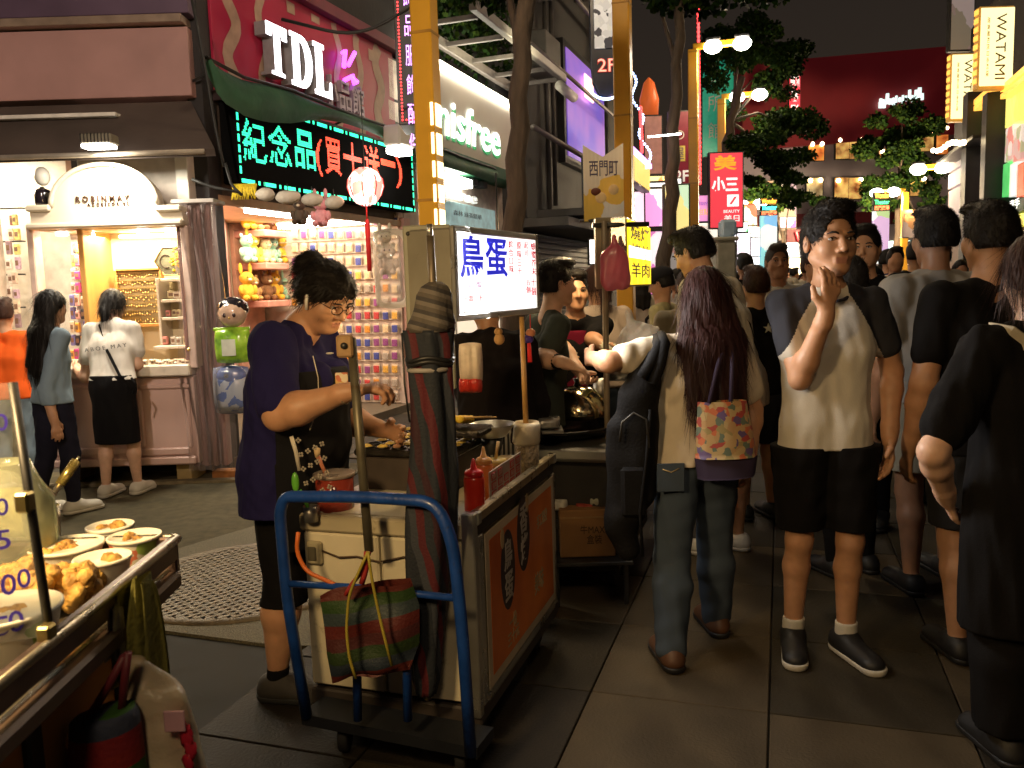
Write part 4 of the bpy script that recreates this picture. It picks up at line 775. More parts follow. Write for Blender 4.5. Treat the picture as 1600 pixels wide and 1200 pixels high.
# 2F shield banner
Pb = Panel(925, 11.5, 968, 11.5, -60, 152); t = thing('shield_sign', 'hanging navy shield-shaped sign marked 2F with white scribbled upper half', 'sign', Pb.loc); w, h = Pb.w, Pb.h; nv = M('navy_sign', (.008, .012, .035), .35)
MB().prism([(0, h), (0, .28 * h), (.06 * w, .12 * h), (.28 * w, .02 * h), (.5 * w, 0), (.72 * w, .02 * h), (.94 * w, .12 * h), (w, .28 * h), (w, h)], 0, .16).build('plate', nv, t); box(t, 'scribble_panel', (.12 * w, -.02, .36 * h), (.92 * w, 0, h), patches('scribble2f', [(.5, .5, .5), (.04, .04, .05), (.55, .55, .53), (.6, .6, .6)], 12, emit=.5), .003)
text(t, 'lettering', '2F', (.53 * w, .235 * h), (.66 * w, .105 * h), rink, y=-.004, depth=.01, bold=.05); text(t, 'lettering_face', '2F', (.53 * w, .235 * h), (.62 * w, .095 * h), lit('palered', (1, .45, .35), 1.0), y=-.016, depth=.004, bold=.0)
m = MB(); 
for i in range(26): m.ball((w * (.5 + .62 * math.sin(-1.5 + i * .12)), -.03, .10 * h - .12 * h * math.cos(-1.5 + i * .12) + .0 * h), .02, n=6)
for i in range(20): m.ball((w * 1.15 + .03 * math.sin(i), -.03, .3 * h + i * .035 * h), .02, n=6)
m.build('blue_lights', lit('blueled', (.45, .6, 1), 6), t)['kind'] = 'stuff'
# blue light chain on the facade
m = MB()
for q in range(34): a = W(985 + q * .9 + 6 * math.sin(q * .5), 110 + q * 4.6, 14); m.ball(tuple(a), .022, n=6)
tag(m.build('light_chain', lit('blueled', (.45, .6, 1), 6)), 'string of small blue lights dropping behind the second yellow post', 'light chain', kind=None)
def chain(label, x0, y0, x1, y1, Y, n, mat, r):
    t = thing('light_chain', label, 'light chain', W(x0, y0, Y)); m = MB()
    for i in range(n): a = W(x0 + (x1 - x0) * i / n, y0 + (y1 - y0) * i / n, Y) - t.location; m.ball((a.x, a.y, a.z), (r * .6, r * .6, r), n=6)
    m.build('bulbs', mat, t)['kind'] = 'stuff'; b = W(x1, y1, Y) - t.location; MB().tube([(0, .03, 0), tuple(b + Vector((0, .03, 0)))], r * .6, n=6).build('cord', dmetal, t)
chain('vertical chain of red lights beside the third yellow post', 1091, 15, 1094, 292, 17, 40, lit('reddot', (1, .05, .05), 4), .05); chain('thick red light chain on the orange lit front', 1001, 170, 1003, 240, 14, 16, lit('reddot', (1, .05, .05), 4), .05)
# swallowtail banner
def banner(label, x0, y0, x1, y1, Y, col, scale, words=None, em=.25, notch=0, side=1):
    P = Panel(x0, Y, x1, Y, y0, y1); t = thing('street_banner', label, 'banner', P.loc); w, h = P.w, P.h
    m = MB(); n = 10
    for k in range(n):
        a, b = k / n, (k + 1) / n; top = lambda u: h - (notch * h * (1 - abs(2 * u - 1)) if notch else 0); f_ = lambda u: .03 * math.sin(u * 5)
        m.add([(a * w, f_(a), 0), (b * w, f_(b), 0), (b * w, f_(b), top(b)), (a * w, f_(a), top(a)), (a * w, f_(a) + .01, 0), (b * w, f_(b) + .01, 0), (b * w, f_(b) + .01, top(b)), (a * w, f_(a) + .01, top(a))], [(0, 1, 2, 3), (7, 6, 5, 4), (3, 2, 6, 7), (0, 4, 5, 1)], 0, True)
    m.build('cloth', col, t); MB().tube([(-.05, .03, .01), (w + .08, .03, .01)], .018, n=6).build('rod', dmetal, t)
    for wd in words or []: text(t, 'lettering', wd[0], (wd[1] * w, wd[2] * h), (wd[3] * w, wd[4] * h), wd[5], y=-.036, depth=.004, bold=.01)
    return t, P
brown = M('ink_brown', (.12, .09, .16))
by = patches('banner_west', [(.62, .50, .34), (.66, .35, .05), (.60, .52, .38), (.66, .38, .06), (.62, .48, .30)], 3.2, emit=.22)
t, P = banner('swallowtail banner with dumpling figures hung on the second yellow post', 913, 226, 974, 346, 9.1, by, 4, [('西門町', .5, .68, .72, .20, brown)], notch=.16)
m = MB(); w, h = P.w, P.h
for cx, cz, r in ((.42, .30, .14), (.74, .40, .13)): m.ball((cx * w, -.035, cz * h), (r * w, .02, r * w), n=14)
m.build('printed_dumpling', M('print_dumpling', (.62, .40, .16), .8, emit=.15), t); MB().ball((.30 * w, -.036, .38 * h), (.13 * w, .022, .10 * w), n=12).build('printed_cap', M('print_brown', (.15, .04, .02)), t)
by2 = patches('banner_west2', [(.62, .50, .34), (.66, .35, .05), (.60, .45, .38), (.6, .30, .12)], 2.2, emit=.25)
banner('orange and cream banner on the right-hand twin lamp post', 1500, 297, 1533, 402, 18.8, by2, 3, [('西門町', .5, .82, .75, .13, brown)])
banner('orange and pink banner on the farther right lamp post', 1408, 328, 1432, 372, 26.8, by2, 3, [('西門町', .5, .82, .75, .14, brown)])
# street-level and upper signs down the left side
t, P = signbox('yellow strip sign with violet top over the left shops', 984, 236, 1014, 276, 12.5, stripes('yellow_bars', [(1, .6, .1), (.08, .05, .1), (1, .65, .12)], (1, 0, 0), .16, emit=1.6), YR=14.5); box(t, 'top_light', (0, -.05, P.h), (P.w, .05, P.h + .08), lit('violet', (.75, .35, 1), 2.4))
t, P = signbox('pale peach upright panel lit orange from above', 1008, 182, 1034, 272, 15.5, M('peach', (.5, .28, .22), .5, emit=.35, ecol=(.6, .22, .16))); MB().lathe([(.01, 0), (.16, 0), (.18, .3), (.10, .6), (.01, .7)], (P.w * .4, .2, P.h + .03)).build('orange_dome', lit('orange', (.75, .14, .03), .45), t)
t, P = signbox('dark crimson restaurant sign with a yellow square and white 2F', 1048, 175, 1082, 296, 16.5, M('crimson2', (.16, .012, .03), .4, emit=.25, ecol=(.25, .01, .03)))
stx(P, t, 'の', .38, .70, .5, .12, M('pale_ink', (.55, .48, .4), emit=.3)); box(t, 'yellow_square', (.12 * P.w, -.02, .36 * P.h), (.66 * P.w, -.013, .56 * P.h), M('yellow_sq', (.55, .42, .08), .5, emit=.3), .002); stx(P, t, '屋', .39, .46, .42, .15, M('ink_brown'), y=-.022); stx(P, t, '2F', .5, .17, .62, .15, M('pale_ink2', (.75, .73, .7), emit=.5), bold=.02)
t, P = signbox('tall teal sign with outlined brush characters', 1098, 88, 1146, 245, 22.5, M('teal_sign', (.02, .32, .20), .4, emit=.35, ecol=(.02, .34, .22)))
for i, c in enumerate('會所館'): stx(P, t, c, .38, .80 - i * .27, .42, .16, M('pale_pink_ink', (.5, .33, .26), emit=.15), bold=-.004)
t, P = signbox('tall red beauty store sign with gold mark and white characters', 1110, 240, 1160, 356, 18.0, lit('storered', (.80, .055, .085), .75))
stx(P, t, '美', .46, .87, .72, .20, M('gold_mark', (.85, .42, .03), emit=.6), bold=.03); wt2 = lit('softwhite', (1, .95, .92), 1.0); stx(P, t, '小三', .45, .58, .82, .21, wt2, bold=.03); m = MB(); w, h = P.w, P.h
m.box((.52 * w, -.022, .28 * h), (.88 * w, -.013, .44 * h)); m.build('white_square', wt2, t); MB().prism([(.58 * w, .31 * h), (.66 * w, .31 * h), (.82 * w, .41 * h), (.74 * w, .41 * h)], -.028, -.023).build('slash', lit('storered', (1, 1, 1), 1), t); stx(P, t, 'BEAUTY', .66, .215, .5, .04, wt2); stx(P, t, '美日', .66, .12, .48, .09, wt2)
wl_ = [('white lit shop fascia glowing behind the tree trunk', 1012, 282, 1042, 292, 15, whl), ('bright white light bar above the yellow poster', 1046, 280, 1064, 288, 14.6, whl)]
for l, a, b, c, d, Y, mt in wl_: signbox(l, a, b, c, d, Y, mt)
def poster(label, x0, y0, x1, y1, Y, cols, em, sc_, words=None, **k):
    t, P = signbox(label, x0, y0, x1, y1, Y, patches('poster_%d_%d' % (x0, y0), cols, sc_, emit=em), name='lit_poster', cat='poster', **k)
    for wd in words or []: stx(P, t, *wd)
    return t, P
pk = [(.9, .5, .7), (1, .8, .85), (.8, .3, .6), (.95, .9, .8)]
poster('pink lit poster behind the lit yellow stall sign', 1008, 296, 1040, 354, 14.8, pk, 1.3, 2.2); poster('pink and white poster low on the left by the tree', 1016, 362, 1036, 460, 14.8, [(.9, .6, .8), (.7, .2, .5), (1, .85, .9)], .9, 2.5)
t, P = poster('yellow and white drinks poster with a small figure', 1040, 290, 1076, 370, 13.9, [(1, .9, .55), (1, .95, .85), (.9, .7, .25), (.55, .75, .5)], 1.0, 1.6); 
mid = poster('grey and teal picture panel below the yellow poster', 1040, 376, 1070, 440, 14.2, [(.25, .35, .35), (.1, .5, .48), (.4, .35, .32), (.6, .3, .25)], .5, 2.5)
t, P = poster('violet poster with candy lettering right of the third yellow post', 1087, 306, 1121, 346, 18.5, pk, 1.0, 1.8, [('HappyDay', .45, .7, .75, .22, lit('ink_violet', (.2, .08, .6), .3)), ('甜點', .35, .36, .5, .25, lit('ink_amber', (.9, .5, .05), .8))])
poster('cream poster with small red script and a plate picture', 1092, 349, 1121, 381, 18.3, [(.95, .85, .6), (.6, .8, .7), (1, .9, .75), (.9, .55, .3)], 1.1, 1.6, [('Fresh', .4, .82, .5, .12, rink)])
for k, (l, x0, y0, x1, y1, Y, c, e) in enumerate([('glowing pale shop front low behind the bowed man', 1088, 384, 1124, 430, 18, (.9, .85, 1), 2.2), ('lit white and pink shop front at the foot of the red beauty sign', 1124, 358, 1150, 430, 19.5, (1, .8, .9), 2.0), ('cool white lit shop front left of the blue totem picture', 1168, 402, 1188, 432, 23.5, (.8, .9, 1), 3.0), ('warm lit shop front right of the blue totem picture', 1218, 404, 1262, 432, 31, (1, .75, .5), 1.8), ('white lit shop front right of the far right totem sign', 1440, 388, 1478, 425, 27, (1, .85, .7), 2.4), ('amber lit shop front under the orange and cream banner', 1488, 405, 1560, 440, 20, (1, .6, .3), 1.2), ('pinkish lit shop doorway beyond the grey cabinet', 1152, 365, 1172, 425, 21, (1, .75, .9), 2.0), ('white lit shop front beyond the cabinet', 1174, 372, 1190, 400, 23, (1, .95, 1), 3.0), ('long white fluorescent shop front at the street end', 1222, 380, 1262, 402, 31, (1, .97, .88), 4.0), ('cyan and white lit screens at the street end', 1380, 377, 1442, 396, 31, (.5, .9, 1), 1.8), ('white lit shop window under the cyan screens', 1382, 398, 1440, 415, 31, (1, 1, .95), 3.0), ('pale lit entrance behind the bowed man', 1000, 462, 1012, 500, 15, (1, .6, .75), 1.0), ('white lit doorway beside the dark building', 922, 375, 932, 412, 14.5, (1, .97, .92), 4.0)]):
    signbox(l, x0, y0, x1, y1, Y, M('front_glow_%d' % k, c, .4, emit=e, nz=(2.5, .3), col2=c), name='lit_shop_front', cat='shop front')
for k, (l, x0, y0, x1, y1, Y, cols, e) in enumerate([
    ('small violet lit poster above the glowing shop front by the third post', 1094, 384, 1108, 402, 17.6, pk, 1.6), ('orange and white lit poster between the red sign and the blue totem', 1163, 320, 1182, 352, 24, [(1, .6, .2), (1, .9, .7), (.8, .2, .1)], 1.6), ('green and white lit sign low behind the cabinet', 1153, 348, 1168, 362, 22.5, [(.2, .8, .3), (.9, 1, .9)], 1.8),
    ('blue-white lit sign left of the blue totem picture', 1170, 356, 1186, 370, 24.5, [(.3, .6, 1), (.9, .95, 1)], 1.8), ('magenta lit sign under the picture wall', 1219, 340, 1243, 356, 32, [(.9, .1, .5), (1, .7, .8)], 1.2), ('amber lit strip sign over the far fluorescent shop', 1264, 352, 1300, 362, 33, [(1, .6, .15), (1, .9, .5)], 1.6),
    ('mixed lit menu board left of the right totem sign', 1344, 378, 1361, 408, 30, [(1, .8, .6), (.8, .3, .2), (.6, .8, .9)], 1.5), ('rosy lit poster right of the far screens', 1445, 340, 1470, 384, 28, [(.9, .5, .4), (1, .8, .7), (.6, .2, .2)], .9), ('white and teal lit board beside the right banner', 1466, 352, 1486, 400, 22, [(.3, .7, .7), (.9, .95, .9), (.8, .8, .5)], 1.0),
    ('pale lit poster in the dark building ground floor', 992, 300, 1006, 352, 14.6, [(1, .9, .9), (.9, .6, .7)], 1.4), ('red and gold lit strip above the pink lit poster', 1010, 276, 1040, 283, 14.9, [(1, .3, .1), (1, .8, .3)], 1.8)]): poster(l, x0, y0, x1, y1, Y, cols, e, 2.6)
# grey cabinet
P = Panel(1120, 8.6, 1151, 8.6, 376, 600); t = thing('utility_cabinet', 'plain pale grey metal cabinet standing behind the bowed man', 'cabinet', P.loc); t.location.z = 0; cg = M('cabinet_grey', (.42, .43, .38), .5); hz = W(1135, 376, 8.6).z; box(t, 'cabinet_body', (0, 0, 0), (P.w, .3, hz), cg, .02); box(t, 'cap', (-.02, -.02, hz), (P.w + .02, .32, hz + .04), cg, .01)
leaves('foliage', [((P.w * .1, -.1, hz - .55), (.10, .1, .12))], 120, .06, [lfm[1]], t, 9)
m = MB(); m.box((P.w * .3, .05, hz + .04), (P.w * 1.1, .2, hz + .22), bev=.03); m.build('bundle', M('bundle_silver', (.4, .5, .55), .3, .3, emit=.1), t)
# street end: LED mast signs
for l, x0, Y, ys, cols, pc in (('left totem sign with amber, teal and red LED rows over a blue picture', 1188, 22, (310, 320, 330, 337, 425), [(1, .45, .05), (.1, .9, .8), (1, .2, .08)], [(.2, .5, .85), (.6, .85, .95), (.3, .75, .8), (.8, .9, .9)]), ('right totem sign with amber, green and orange LED rows over a green picture', 1363, 22, (300, 312, 321, 330, 412), [(1, .5, .08), (.1, .9, .3), (1, .25, .08)], [(.35, .5, .25), (.6, .75, .6), (.7, .8, .85), (.5, .35, .6)])):
    P = Panel(x0, Y, x0 + 26, Y, ys[0], ys[4]); t = thing('totem_sign', l, 'sign', P.loc); zz = [W(x0 + 13, y, Y).z - P.loc.z for y in ys]
    for k in range(3): r_ = box(t, 'led_row', (0, -.03, zz[k + 1] + .02), (P.w, .1, zz[k]), blackp, .01); text(t, 'led_lettering', ('Wonder', 'Theater', '西門廣場')[k], (P.w / 2, (zz[k] + zz[k + 1]) / 2 + .01), (P.w * .92, (zz[k] - zz[k + 1]) * .8), lit('ledrow%d_%d' % (x0, k), cols[k], 3), y=-.032, depth=.006, bold=.02)
    box(t, 'picture', (0, -.02, zz[4]), (P.w, .08, zz[3]), patches('totem_%d' % x0, pc, 2.2, emit=.8), .004)
poster('tall beige and lilac picture wall left of the red building', 1217, 283, 1244, 376, 33, [(.5, .38, .28), (.55, .42, .32), (.4, .3, .4)], .35, .8)
poster('crowded collage of small figures above the totem sign', 1190, 283, 1232, 306, 30, [(.6, .4, .25), (.9, .8, .6), (.4, .12, .1), (.25, .15, .1)], .9, 2.5)
for l, s, x0, x1, y0, y1 in (('red street-end sign letters left of the raglan shirt man', 'VK', 1243, 1262, 362, 378), ('red street-end sign letters right of the raglan shirt man', 'K/', 1335, 1360, 356, 374)):
    P = Panel(x0, 31, x1, 31, y0, y1); t = thing('letter_sign', l, 'sign', P.loc); box(t, 'backing', (-.3, .1, -.1), (P.w + .3, .3, P.h + .1), M('maroon', (.10, .01, .02), .6), .02); stx(P, t, s, .5, .5, 1, 1, lit('hotred', (1, .05, .06), 1.6), y=.08, depth=.1, bold=.04)
# ------------------------------------------------------------------ red building at the end
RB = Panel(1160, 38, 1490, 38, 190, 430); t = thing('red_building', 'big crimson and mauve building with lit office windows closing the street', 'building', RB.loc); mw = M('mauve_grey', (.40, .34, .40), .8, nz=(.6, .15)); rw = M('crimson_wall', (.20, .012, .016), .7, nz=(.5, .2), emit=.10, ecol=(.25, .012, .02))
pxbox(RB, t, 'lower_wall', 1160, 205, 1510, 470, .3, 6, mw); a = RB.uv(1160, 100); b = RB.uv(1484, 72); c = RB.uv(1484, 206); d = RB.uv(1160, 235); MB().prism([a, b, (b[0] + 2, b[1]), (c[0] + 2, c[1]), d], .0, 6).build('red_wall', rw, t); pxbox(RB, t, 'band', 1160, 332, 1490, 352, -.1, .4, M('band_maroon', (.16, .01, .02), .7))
wo = [M('win_orange_%d' % k, c_, .4, emit=e, nz=(2.2, .6), col2=c2_) for k, (c_, c2_, e) in enumerate((((.75, .10, .02), (1, .22, .04), 1.0), ((.45, .08, .02), (1, .38, .10), .9), ((.5, .28, .12), (.8, .5, .25), .6)))]
for k, (x0, y0, x1, y1, n, mi_) in enumerate([(1265, 220, 1290, 250, 1, 0), (1308, 214, 1351, 247, 2, 1), (1262, 277, 1288, 310, 1, 2), (1306, 277, 1351, 310, 2, 1), (1375, 232, 1400, 255, 1, 1), (1440, 200, 1462, 235, 1, 1), (1466, 195, 1485, 240, 1, 0), (1385, 285, 1410, 305, 1, 0), (1425, 275, 1450, 305, 1, 1)]):
    f_ = pxbox(RB, t, 'window', x0 - 1, y0 - 1, x1 + 1, y1 + 1, .18, .32, blackp, .01); w_ = (x1 - x0) / n
    for j in range(n): pxbox(RB, f_, 'pane', x0 + j * w_ + .6, y0, x0 + (j + 1) * w_ - .6, y1, .14, .18, wo[mi_], .003).parent = f_
    for j in range(2): MB().ball((RB.uv(x0 + 5 + j * (x1 - x0 - 10), y0 + 4)[0], .05, RB.uv(x0, y0 + 5)[1]), .10, n=8).build('ceiling_lamp', lampy, f_)
m = MB(); 
for k in range(14): a = RB.uv(1372 + k * 5, 168 - k * 1.0 + 3 * math.sin(k * 2)); m.box((a[0], -.2, a[1]), (a[0] + random.uniform(.06, .14), -.1, a[1] + random.uniform(.15, .45)))
m.box((RB.uv(1371, 168)[0], -.2, RB.uv(1371, 170)[1]), (RB.uv(1381, 168)[0], -.1, RB.uv(1381, 160)[1])); m.build('roof_lettering', lit('palegreen', (.75, .95, .9), 1.3), t)
t, P = signbox('slim red vertical sign with white characters floating before the red building', 1233, 116, 1250, 206, 34, lit('storered', (.80, .055, .085), .75), fw=.02)
for i, c in enumerate('國賓影城'): stx(P, t, c, .5, .87 - i * .25, .8, .2, wt2, bold=.02)
# ------------------------------------------------------------------ right-hand building
RP = Panel(1480, 18.5, 1620, 12.4, 0, 430)
rbd = pthing(RP, 'neon_building', 'right-hand building stacked with lit green, yellow and picture panels', 'building'); pxbox(RP, rbd, 'wall', 1478, -200, 1900, 700, .15, 5, dkwall)
def rpic(nm, x0, y0, x1, y1, cols, em, s_): return pxbox(RP, rbd, nm, x0, y0, x1, y1, -.05, .15, patches('rp_%d_%d' % (x0, y0), cols, s_, emit=em), .004)
gy = [(.45, .55, .12), (.65, .60, .15), (.35, .5, .12), (.6, .35, .12)]
for k, x in enumerate((1514, 1527, 1540)): rpic('lit_panel', x, 176 - k * 8, x + 12, 226 - k * 8, gy, .6, 1.2)
for x in (1577, 1588, 1600): rpic('lit_panel', x, 130 - (x - 1577) * .6, x + 10, 196 - (x - 1577) * .6, [(.75, .8, .15), (.9, .8, .2), (.6, .75, .2)], 1.0, 1.5)
for x in (1576, 1589): rpic('menu_panel', x, 198, x + 12, 250, [(.7, .45, .4), (.9, .8, .7), (.5, .5, .3), (.8, .3, .25)], .7, 5)
for x, c in ((1572, (.10, .6, .15)), (1583, (.8, .8, .75)), (1595, (.8, .12, .05)), (1606, (.8, .12, .05))): pxbox(RP, rbd, 'colour_panel', x, 255, x + 10, 306, -.05, .15, M('colour_panel_%d' % x, c, .4, emit=.9), .004)
pxbox(RP, rbd, 'fascia', 1570, 310, 1640, 330, -.1, .15, M('fascia_green', (.01, .08, .03), .5)); ptext(RP, rbd, 'fascia_lettering', '茶の魔手', 1574, 313, 1606, 328, whl, y=-.11); pxbox(RP, rbd, 'yellow_fascia', 1582, 332, 1640, 352, -.1, .15, lit('yel2', (.9, .75, .1), 1.2))
for k, (x0, y0, x1, y1) in enumerate(((1486, 238, 1524, 258), (1486, 262, 1524, 286), (1486, 290, 1524, 334), (1536, 236, 1558, 262), (1536, 266, 1558, 290), (1536, 294, 1558, 326))): rpic('picture_panel', x0, y0, x1, y1, [(.45, .3, .28), (.5, .42, .4), (.2, .15, .08), (.6, .5, .5)], .35, 1.1)
for x in (1527, 1560): pxbox(RP, rbd, 'pillar', x, 150, x + 8, 520, -.3, .15, blackp)
pxbox(RP, rbd, 'ledge', 1500, 228, 1560, 233, -.4, .15, dmetal); pxbox(RP, rbd, 'shop_front', 1480, 350, 1700, 520, -.02, .15, M('front_dim', (.2, .12, .08), .5, emit=.15)); m = MB()
for k in range(9): a = RP.uv(1500 + k * 7, 232 - k * 2 + 3 * math.sin(k)); m.ball((a[0], -.5, a[1]), .05, n=8)
m.build('spot_lamps', lampy, rbd)['kind'] = 'stuff'
pinkpic = [(.35, .25, .22), (.55, .3, .35), (.3, .25, .18), (.5, .4, .38)]
poster('tall picture column with pink food photographs at the top right', 1485, -60, 1522, 78, 17.6, pinkpic, .35, 1.6); 
for l, x0, y0, x1, y1, Y, tx, ty0, ty1 in (('nearer and larger glowing cream restaurant blade sign lettered WATAMI', 1529, 13, 1583, 135, 13.5, 1560, 22, 124), ('farther and smaller glowing cream restaurant blade sign lettered WATAMI', 1485, 86, 1527, 186, 17.0, 1512, 93, 178)):
    Pn = Panel(x0, Y, x1, Y, y0, y1); t = thing('restaurant_sign', l, 'sign', Pn.loc, 0); fc = lit('cream_face', (1, .86, .42), 1.55); box(t, 'case', (-.02, 0, -.05), (Pn.w + .02, .16, Pn.h + .03), M('case_amber', (.6, .3, .05), .5, emit=.4), .02); box(t, 'face', (0, -.02, 0), (Pn.w, 0, Pn.h), fc, .01)
    text(t, 'lettering', 'WATAMI', (Pn.w * .60, Pn.h * .5), (Pn.w * .30, Pn.h * .84), M('ink_olive', (.16, .10, .01), .6), y=-.024, depth=.006, rot=-math.pi / 2, bold=-.002); text(t, 'small_lettering', '居食屋和民日本料理', (Pn.w * .22, Pn.h * .5), (Pn.w * .08, Pn.h * .76), M('ink_pale', (.7, .55, .12), .6), y=-.024, depth=.004, rot=-math.pi / 2)
    for k in range(9): box(t, 'side_bar', (-.03, .02, .05 + k * Pn.h / 9), (-.02, .14, .05 + (k + .6) * Pn.h / 9), lit('amber', (1, .5, .08), 1.4), .002)
for k, (x0, y0, x1, y1) in enumerate(((1541, 142, 1570, 150), (1541, 152, 1570, 160), (1586, 110, 1640, 120), (1586, 124, 1640, 132))): pxbox(RP, rbd, 'amber_louvre', x0, y0, x1, y1, -.2, .15, lit('amber', (1, .5, .08), 1.4))
# overhead tubes on the far left trunk
tag(MB().tube([W(1012, 214, 13), W(1064, 209, 13)], .012, n=8).build('tube_light', lampw), 'thin horizontal tube light between the peach panel and the crimson sign', 'lamp')
# ------------------------------------------------------------------ pink accessory kiosk
KP = Panel(52, 6.3, 305, 6.3, 258, 735)
kk = pthing(KP, 'accessory_kiosk', 'pink and cream accessory kiosk with arched header and lit display niche', 'kiosk'); pinkk = M('kiosk_pink', (.58, .40, .35), .45, nz=(3, .06), bump=(30, .05)); crm = M('kiosk_cream', (.66, .58, .46), .5, nz=(3, .05)); warmback = M('niche_back', (.70, .58, .36), .6, nz=(2, .05))
kx = lambda px, py=500: KP.uv(px, py)[0]
kz = lambda py, px=180: KP.uv(px, py)[1]
pxbox(KP, kk, 'counter_front', 58, 592, 306, 728, .02, .55, pinkk); ct = pxbox(KP, kk, 'counter_top', 52, 572, 300, 590, -.05, .6, M('counter_white', (.66, .58, .48), .3), .01)
for x0, x1 in ((64, 206), (216, 298)):   # raised and fielded panels
    for nm, q in (('panel_moulding', (x0, 600, x1, 608)), ('panel_moulding', (x0, 700, x1, 712)), ('panel_moulding', (x0, 608, x0 + 8, 700)), ('panel_moulding', (x1 - 8, 608, x1, 700))): pxbox(KP, kk, nm, *q, -.005, .02, pinkk, .012)
pxbox(KP, kk, 'plinth', 56, 716, 308, 728, -.03, .1, pinkk, .01)
for x in (85, 268): pxbox(KP, kk, 'foot', x, 729, x + 24, 758, .1, .4, M('foot_ply', (.35, .25, .10), .7))
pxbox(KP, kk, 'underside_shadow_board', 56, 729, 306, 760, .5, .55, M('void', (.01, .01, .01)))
for x0, x1 in ((52, 62), (290, 302)): pxbox(KP, kk, 'post', x0, 352, x1, 575, -.02, .1, M('post_pink', (.60, .45, .38), .45), .008)
m = MB(); ol = [(kx(53, 325), kz(352)), (kx(290, 325), kz(352)), (kx(287, 325), kz(326)), (kx(251, 320), kz(325))] + [(kx(168 + 83 * math.cos(t), 300), kz(322 - 64 * math.sin(t))) for t in [math.pi * k / 18 for k in range(0, 19)]] + [(kx(84, 320), kz(325)), (kx(53, 325), kz(326))]
m.prism(ol, -.06, .05); m.build('arch_header', crm, kk); m = MB()
arcp = [(kx(168 + 83 * math.cos(t), 300), -.07, kz(322 - 64 * math.sin(t))) for t in [math.pi * k / 18 for k in range(19)]]; m.tube(arcp, .018, n=8); m.build('arch_moulding', crm, kk)
for x0, x1 in ((50, 88), (250, 290)): pxbox(KP, kk, 'shoulder_cornice', x0, 322, x1, 332, -.10, .05, crm, .012)
pxbox(KP, kk, 'header_cornice', 50, 347, 292, 356, -.10, .05, crm, .012)
ptext(KP, kk, 'lettering', 'R O B I N M A Y', 126, 307, 208, 316, M('letter_brown', (.06, .03, .02), .4), y=-.062, depth=.012, bold=.012); ptext(KP, kk, 'small_lettering', 'A C C E S S O R I E S', 143, 318, 207, 322.5, M('letter_brown'), y=-.062, depth=.008, bold=.006)
pxbox(KP, kk, 'niche_back', 128, 356, 290, 574, .50, .55, warmback); pxbox(KP, kk, 'niche_ceiling', 54, 353, 290, 357, .05, .55, crm); pxbox(KP, kk, 'divider_post', 123, 356, 132, 574, .05, .5, M('oak', (.50, .26, .07), .5, nz=(8, .2), stretch=(1, 1, .1)), .006); pxbox(KP, kk, 'niche_side', 286, 356, 290, 574, .05, .5, crm)
pxbox(KP, kk, 'light_strip', 150, 361, 245, 366, .36, .44, lit('strip_warm', (1, .82, .45), 14), .004)
for x in (72, 115, 203, 248): 
    p = KP.uv(x, 358); MB().lathe([(.035, 0), (.045, -.03), (.03, -.035), (.005, -.035)], (p[0], .22, p[1]), n=12).build('downlight', lampw, kk)
light('AREA', 'kiosk_light', KP.loc + Vector((.62, .28, kz(358) - .03)), 44, (1, .80, .50), .9, rot=(0, 0, 0), sy=.25)
for y, x0 in ((434, 226), (468, 227), (497, 228)): pxbox(KP, kk, 'shelf', x0, y, 287, y + 5, .28, .5, crm, .004)
pxbox(KP, kk, 'shelf', 222, 543, 287, 548, .2, .5, crm, .004); pxbox(KP, kk, 'shelf_side', 222, 434, 226, 545, .28, .5, crm, .004)
# goods in the niche
jb = thing('jewellery_board', 'oak framed board hung with rows of small gold pendants in the kiosk niche', 'display board', KP.loc); 
for q in ((143, 417, 222, 421), (143, 509, 222, 515), (143, 421, 147, 509), (218, 421, 222, 509)): pxbox(KP, jb, 'frame', *q, .38, .44, M('oak'), .004)
pxbox(KP, jb, 'backing', 147, 421, 218, 509, .42, .44, M('linen', (.50, .40, .22), .9)); m = MB(); gold = M('gold', (.75, .52, .20), .25, .9)
for r in range(7):
    z = kz(425 + r * 12.5); m.box((kx(148), .40, z - .004), (kx(217), .415, z + .004), 1)
    for c in range(17): x = kx(150) + c * (kx(216) - kx(150)) / 16; h = random.uniform(.015, .04); m.box((x - .0015, .398, z - h), (x + .0015, .401, z)); m.ball((x, .398, z - h), random.uniform(.005, .009), n=6)
m.build('pendants', [gold, M('rail_gold', (.5, .36, .14), .4, .5)], jb)['kind'] = 'stuff'
hx = thing('hexagon_plaque', 'grey hexagonal plaque with a bunch of yellow flowers standing on the kiosk shelf', 'plaque', KP.loc); c = (kx(251), kz(408)); r = kx(279) - kx(251)
MB().prism([(c[0] + r * math.cos(a), c[1] + r * .92 * math.sin(a)) for a in [i * math.pi / 3 for i in range(6)]], .30, .33).build('plate', M('plaque_green', (.22, .22, .15), .5), hx)
MB().tube([(c[0] + r * math.cos(a), .298, c[1] + r * .92 * math.sin(a)) for a in [i * math.pi / 3 for i in range(7)]], .007, n=6).build('rim', gold, hx); MB().tube([(c[0] - r * .35 + .045 * math.cos(a), .296, c[1] + .05 * math.sin(a)) for a in [1 + i * .35 for i in range(13)]], .004, n=6).build('crescent', M('letter_brown'), hx)
m = MB()
for i in range(60): m.ball((c[0] + r * (.35 + random.gauss(0, .18)), .285 + random.uniform(-.02, .01), c[1] + r * random.gauss(.12, .25)), random.uniform(.007, .013), n=6)
m.build('yellow_flowers', M('mimosa', (.85, .60, .03), .7, nz=(60, .3)), hx)['kind'] = 'stuff'
pc = [(.75, .68, .55), (.55, .48, .38), (.62, .25, .22), (.7, .6, .35), (.6, .58, .5)]
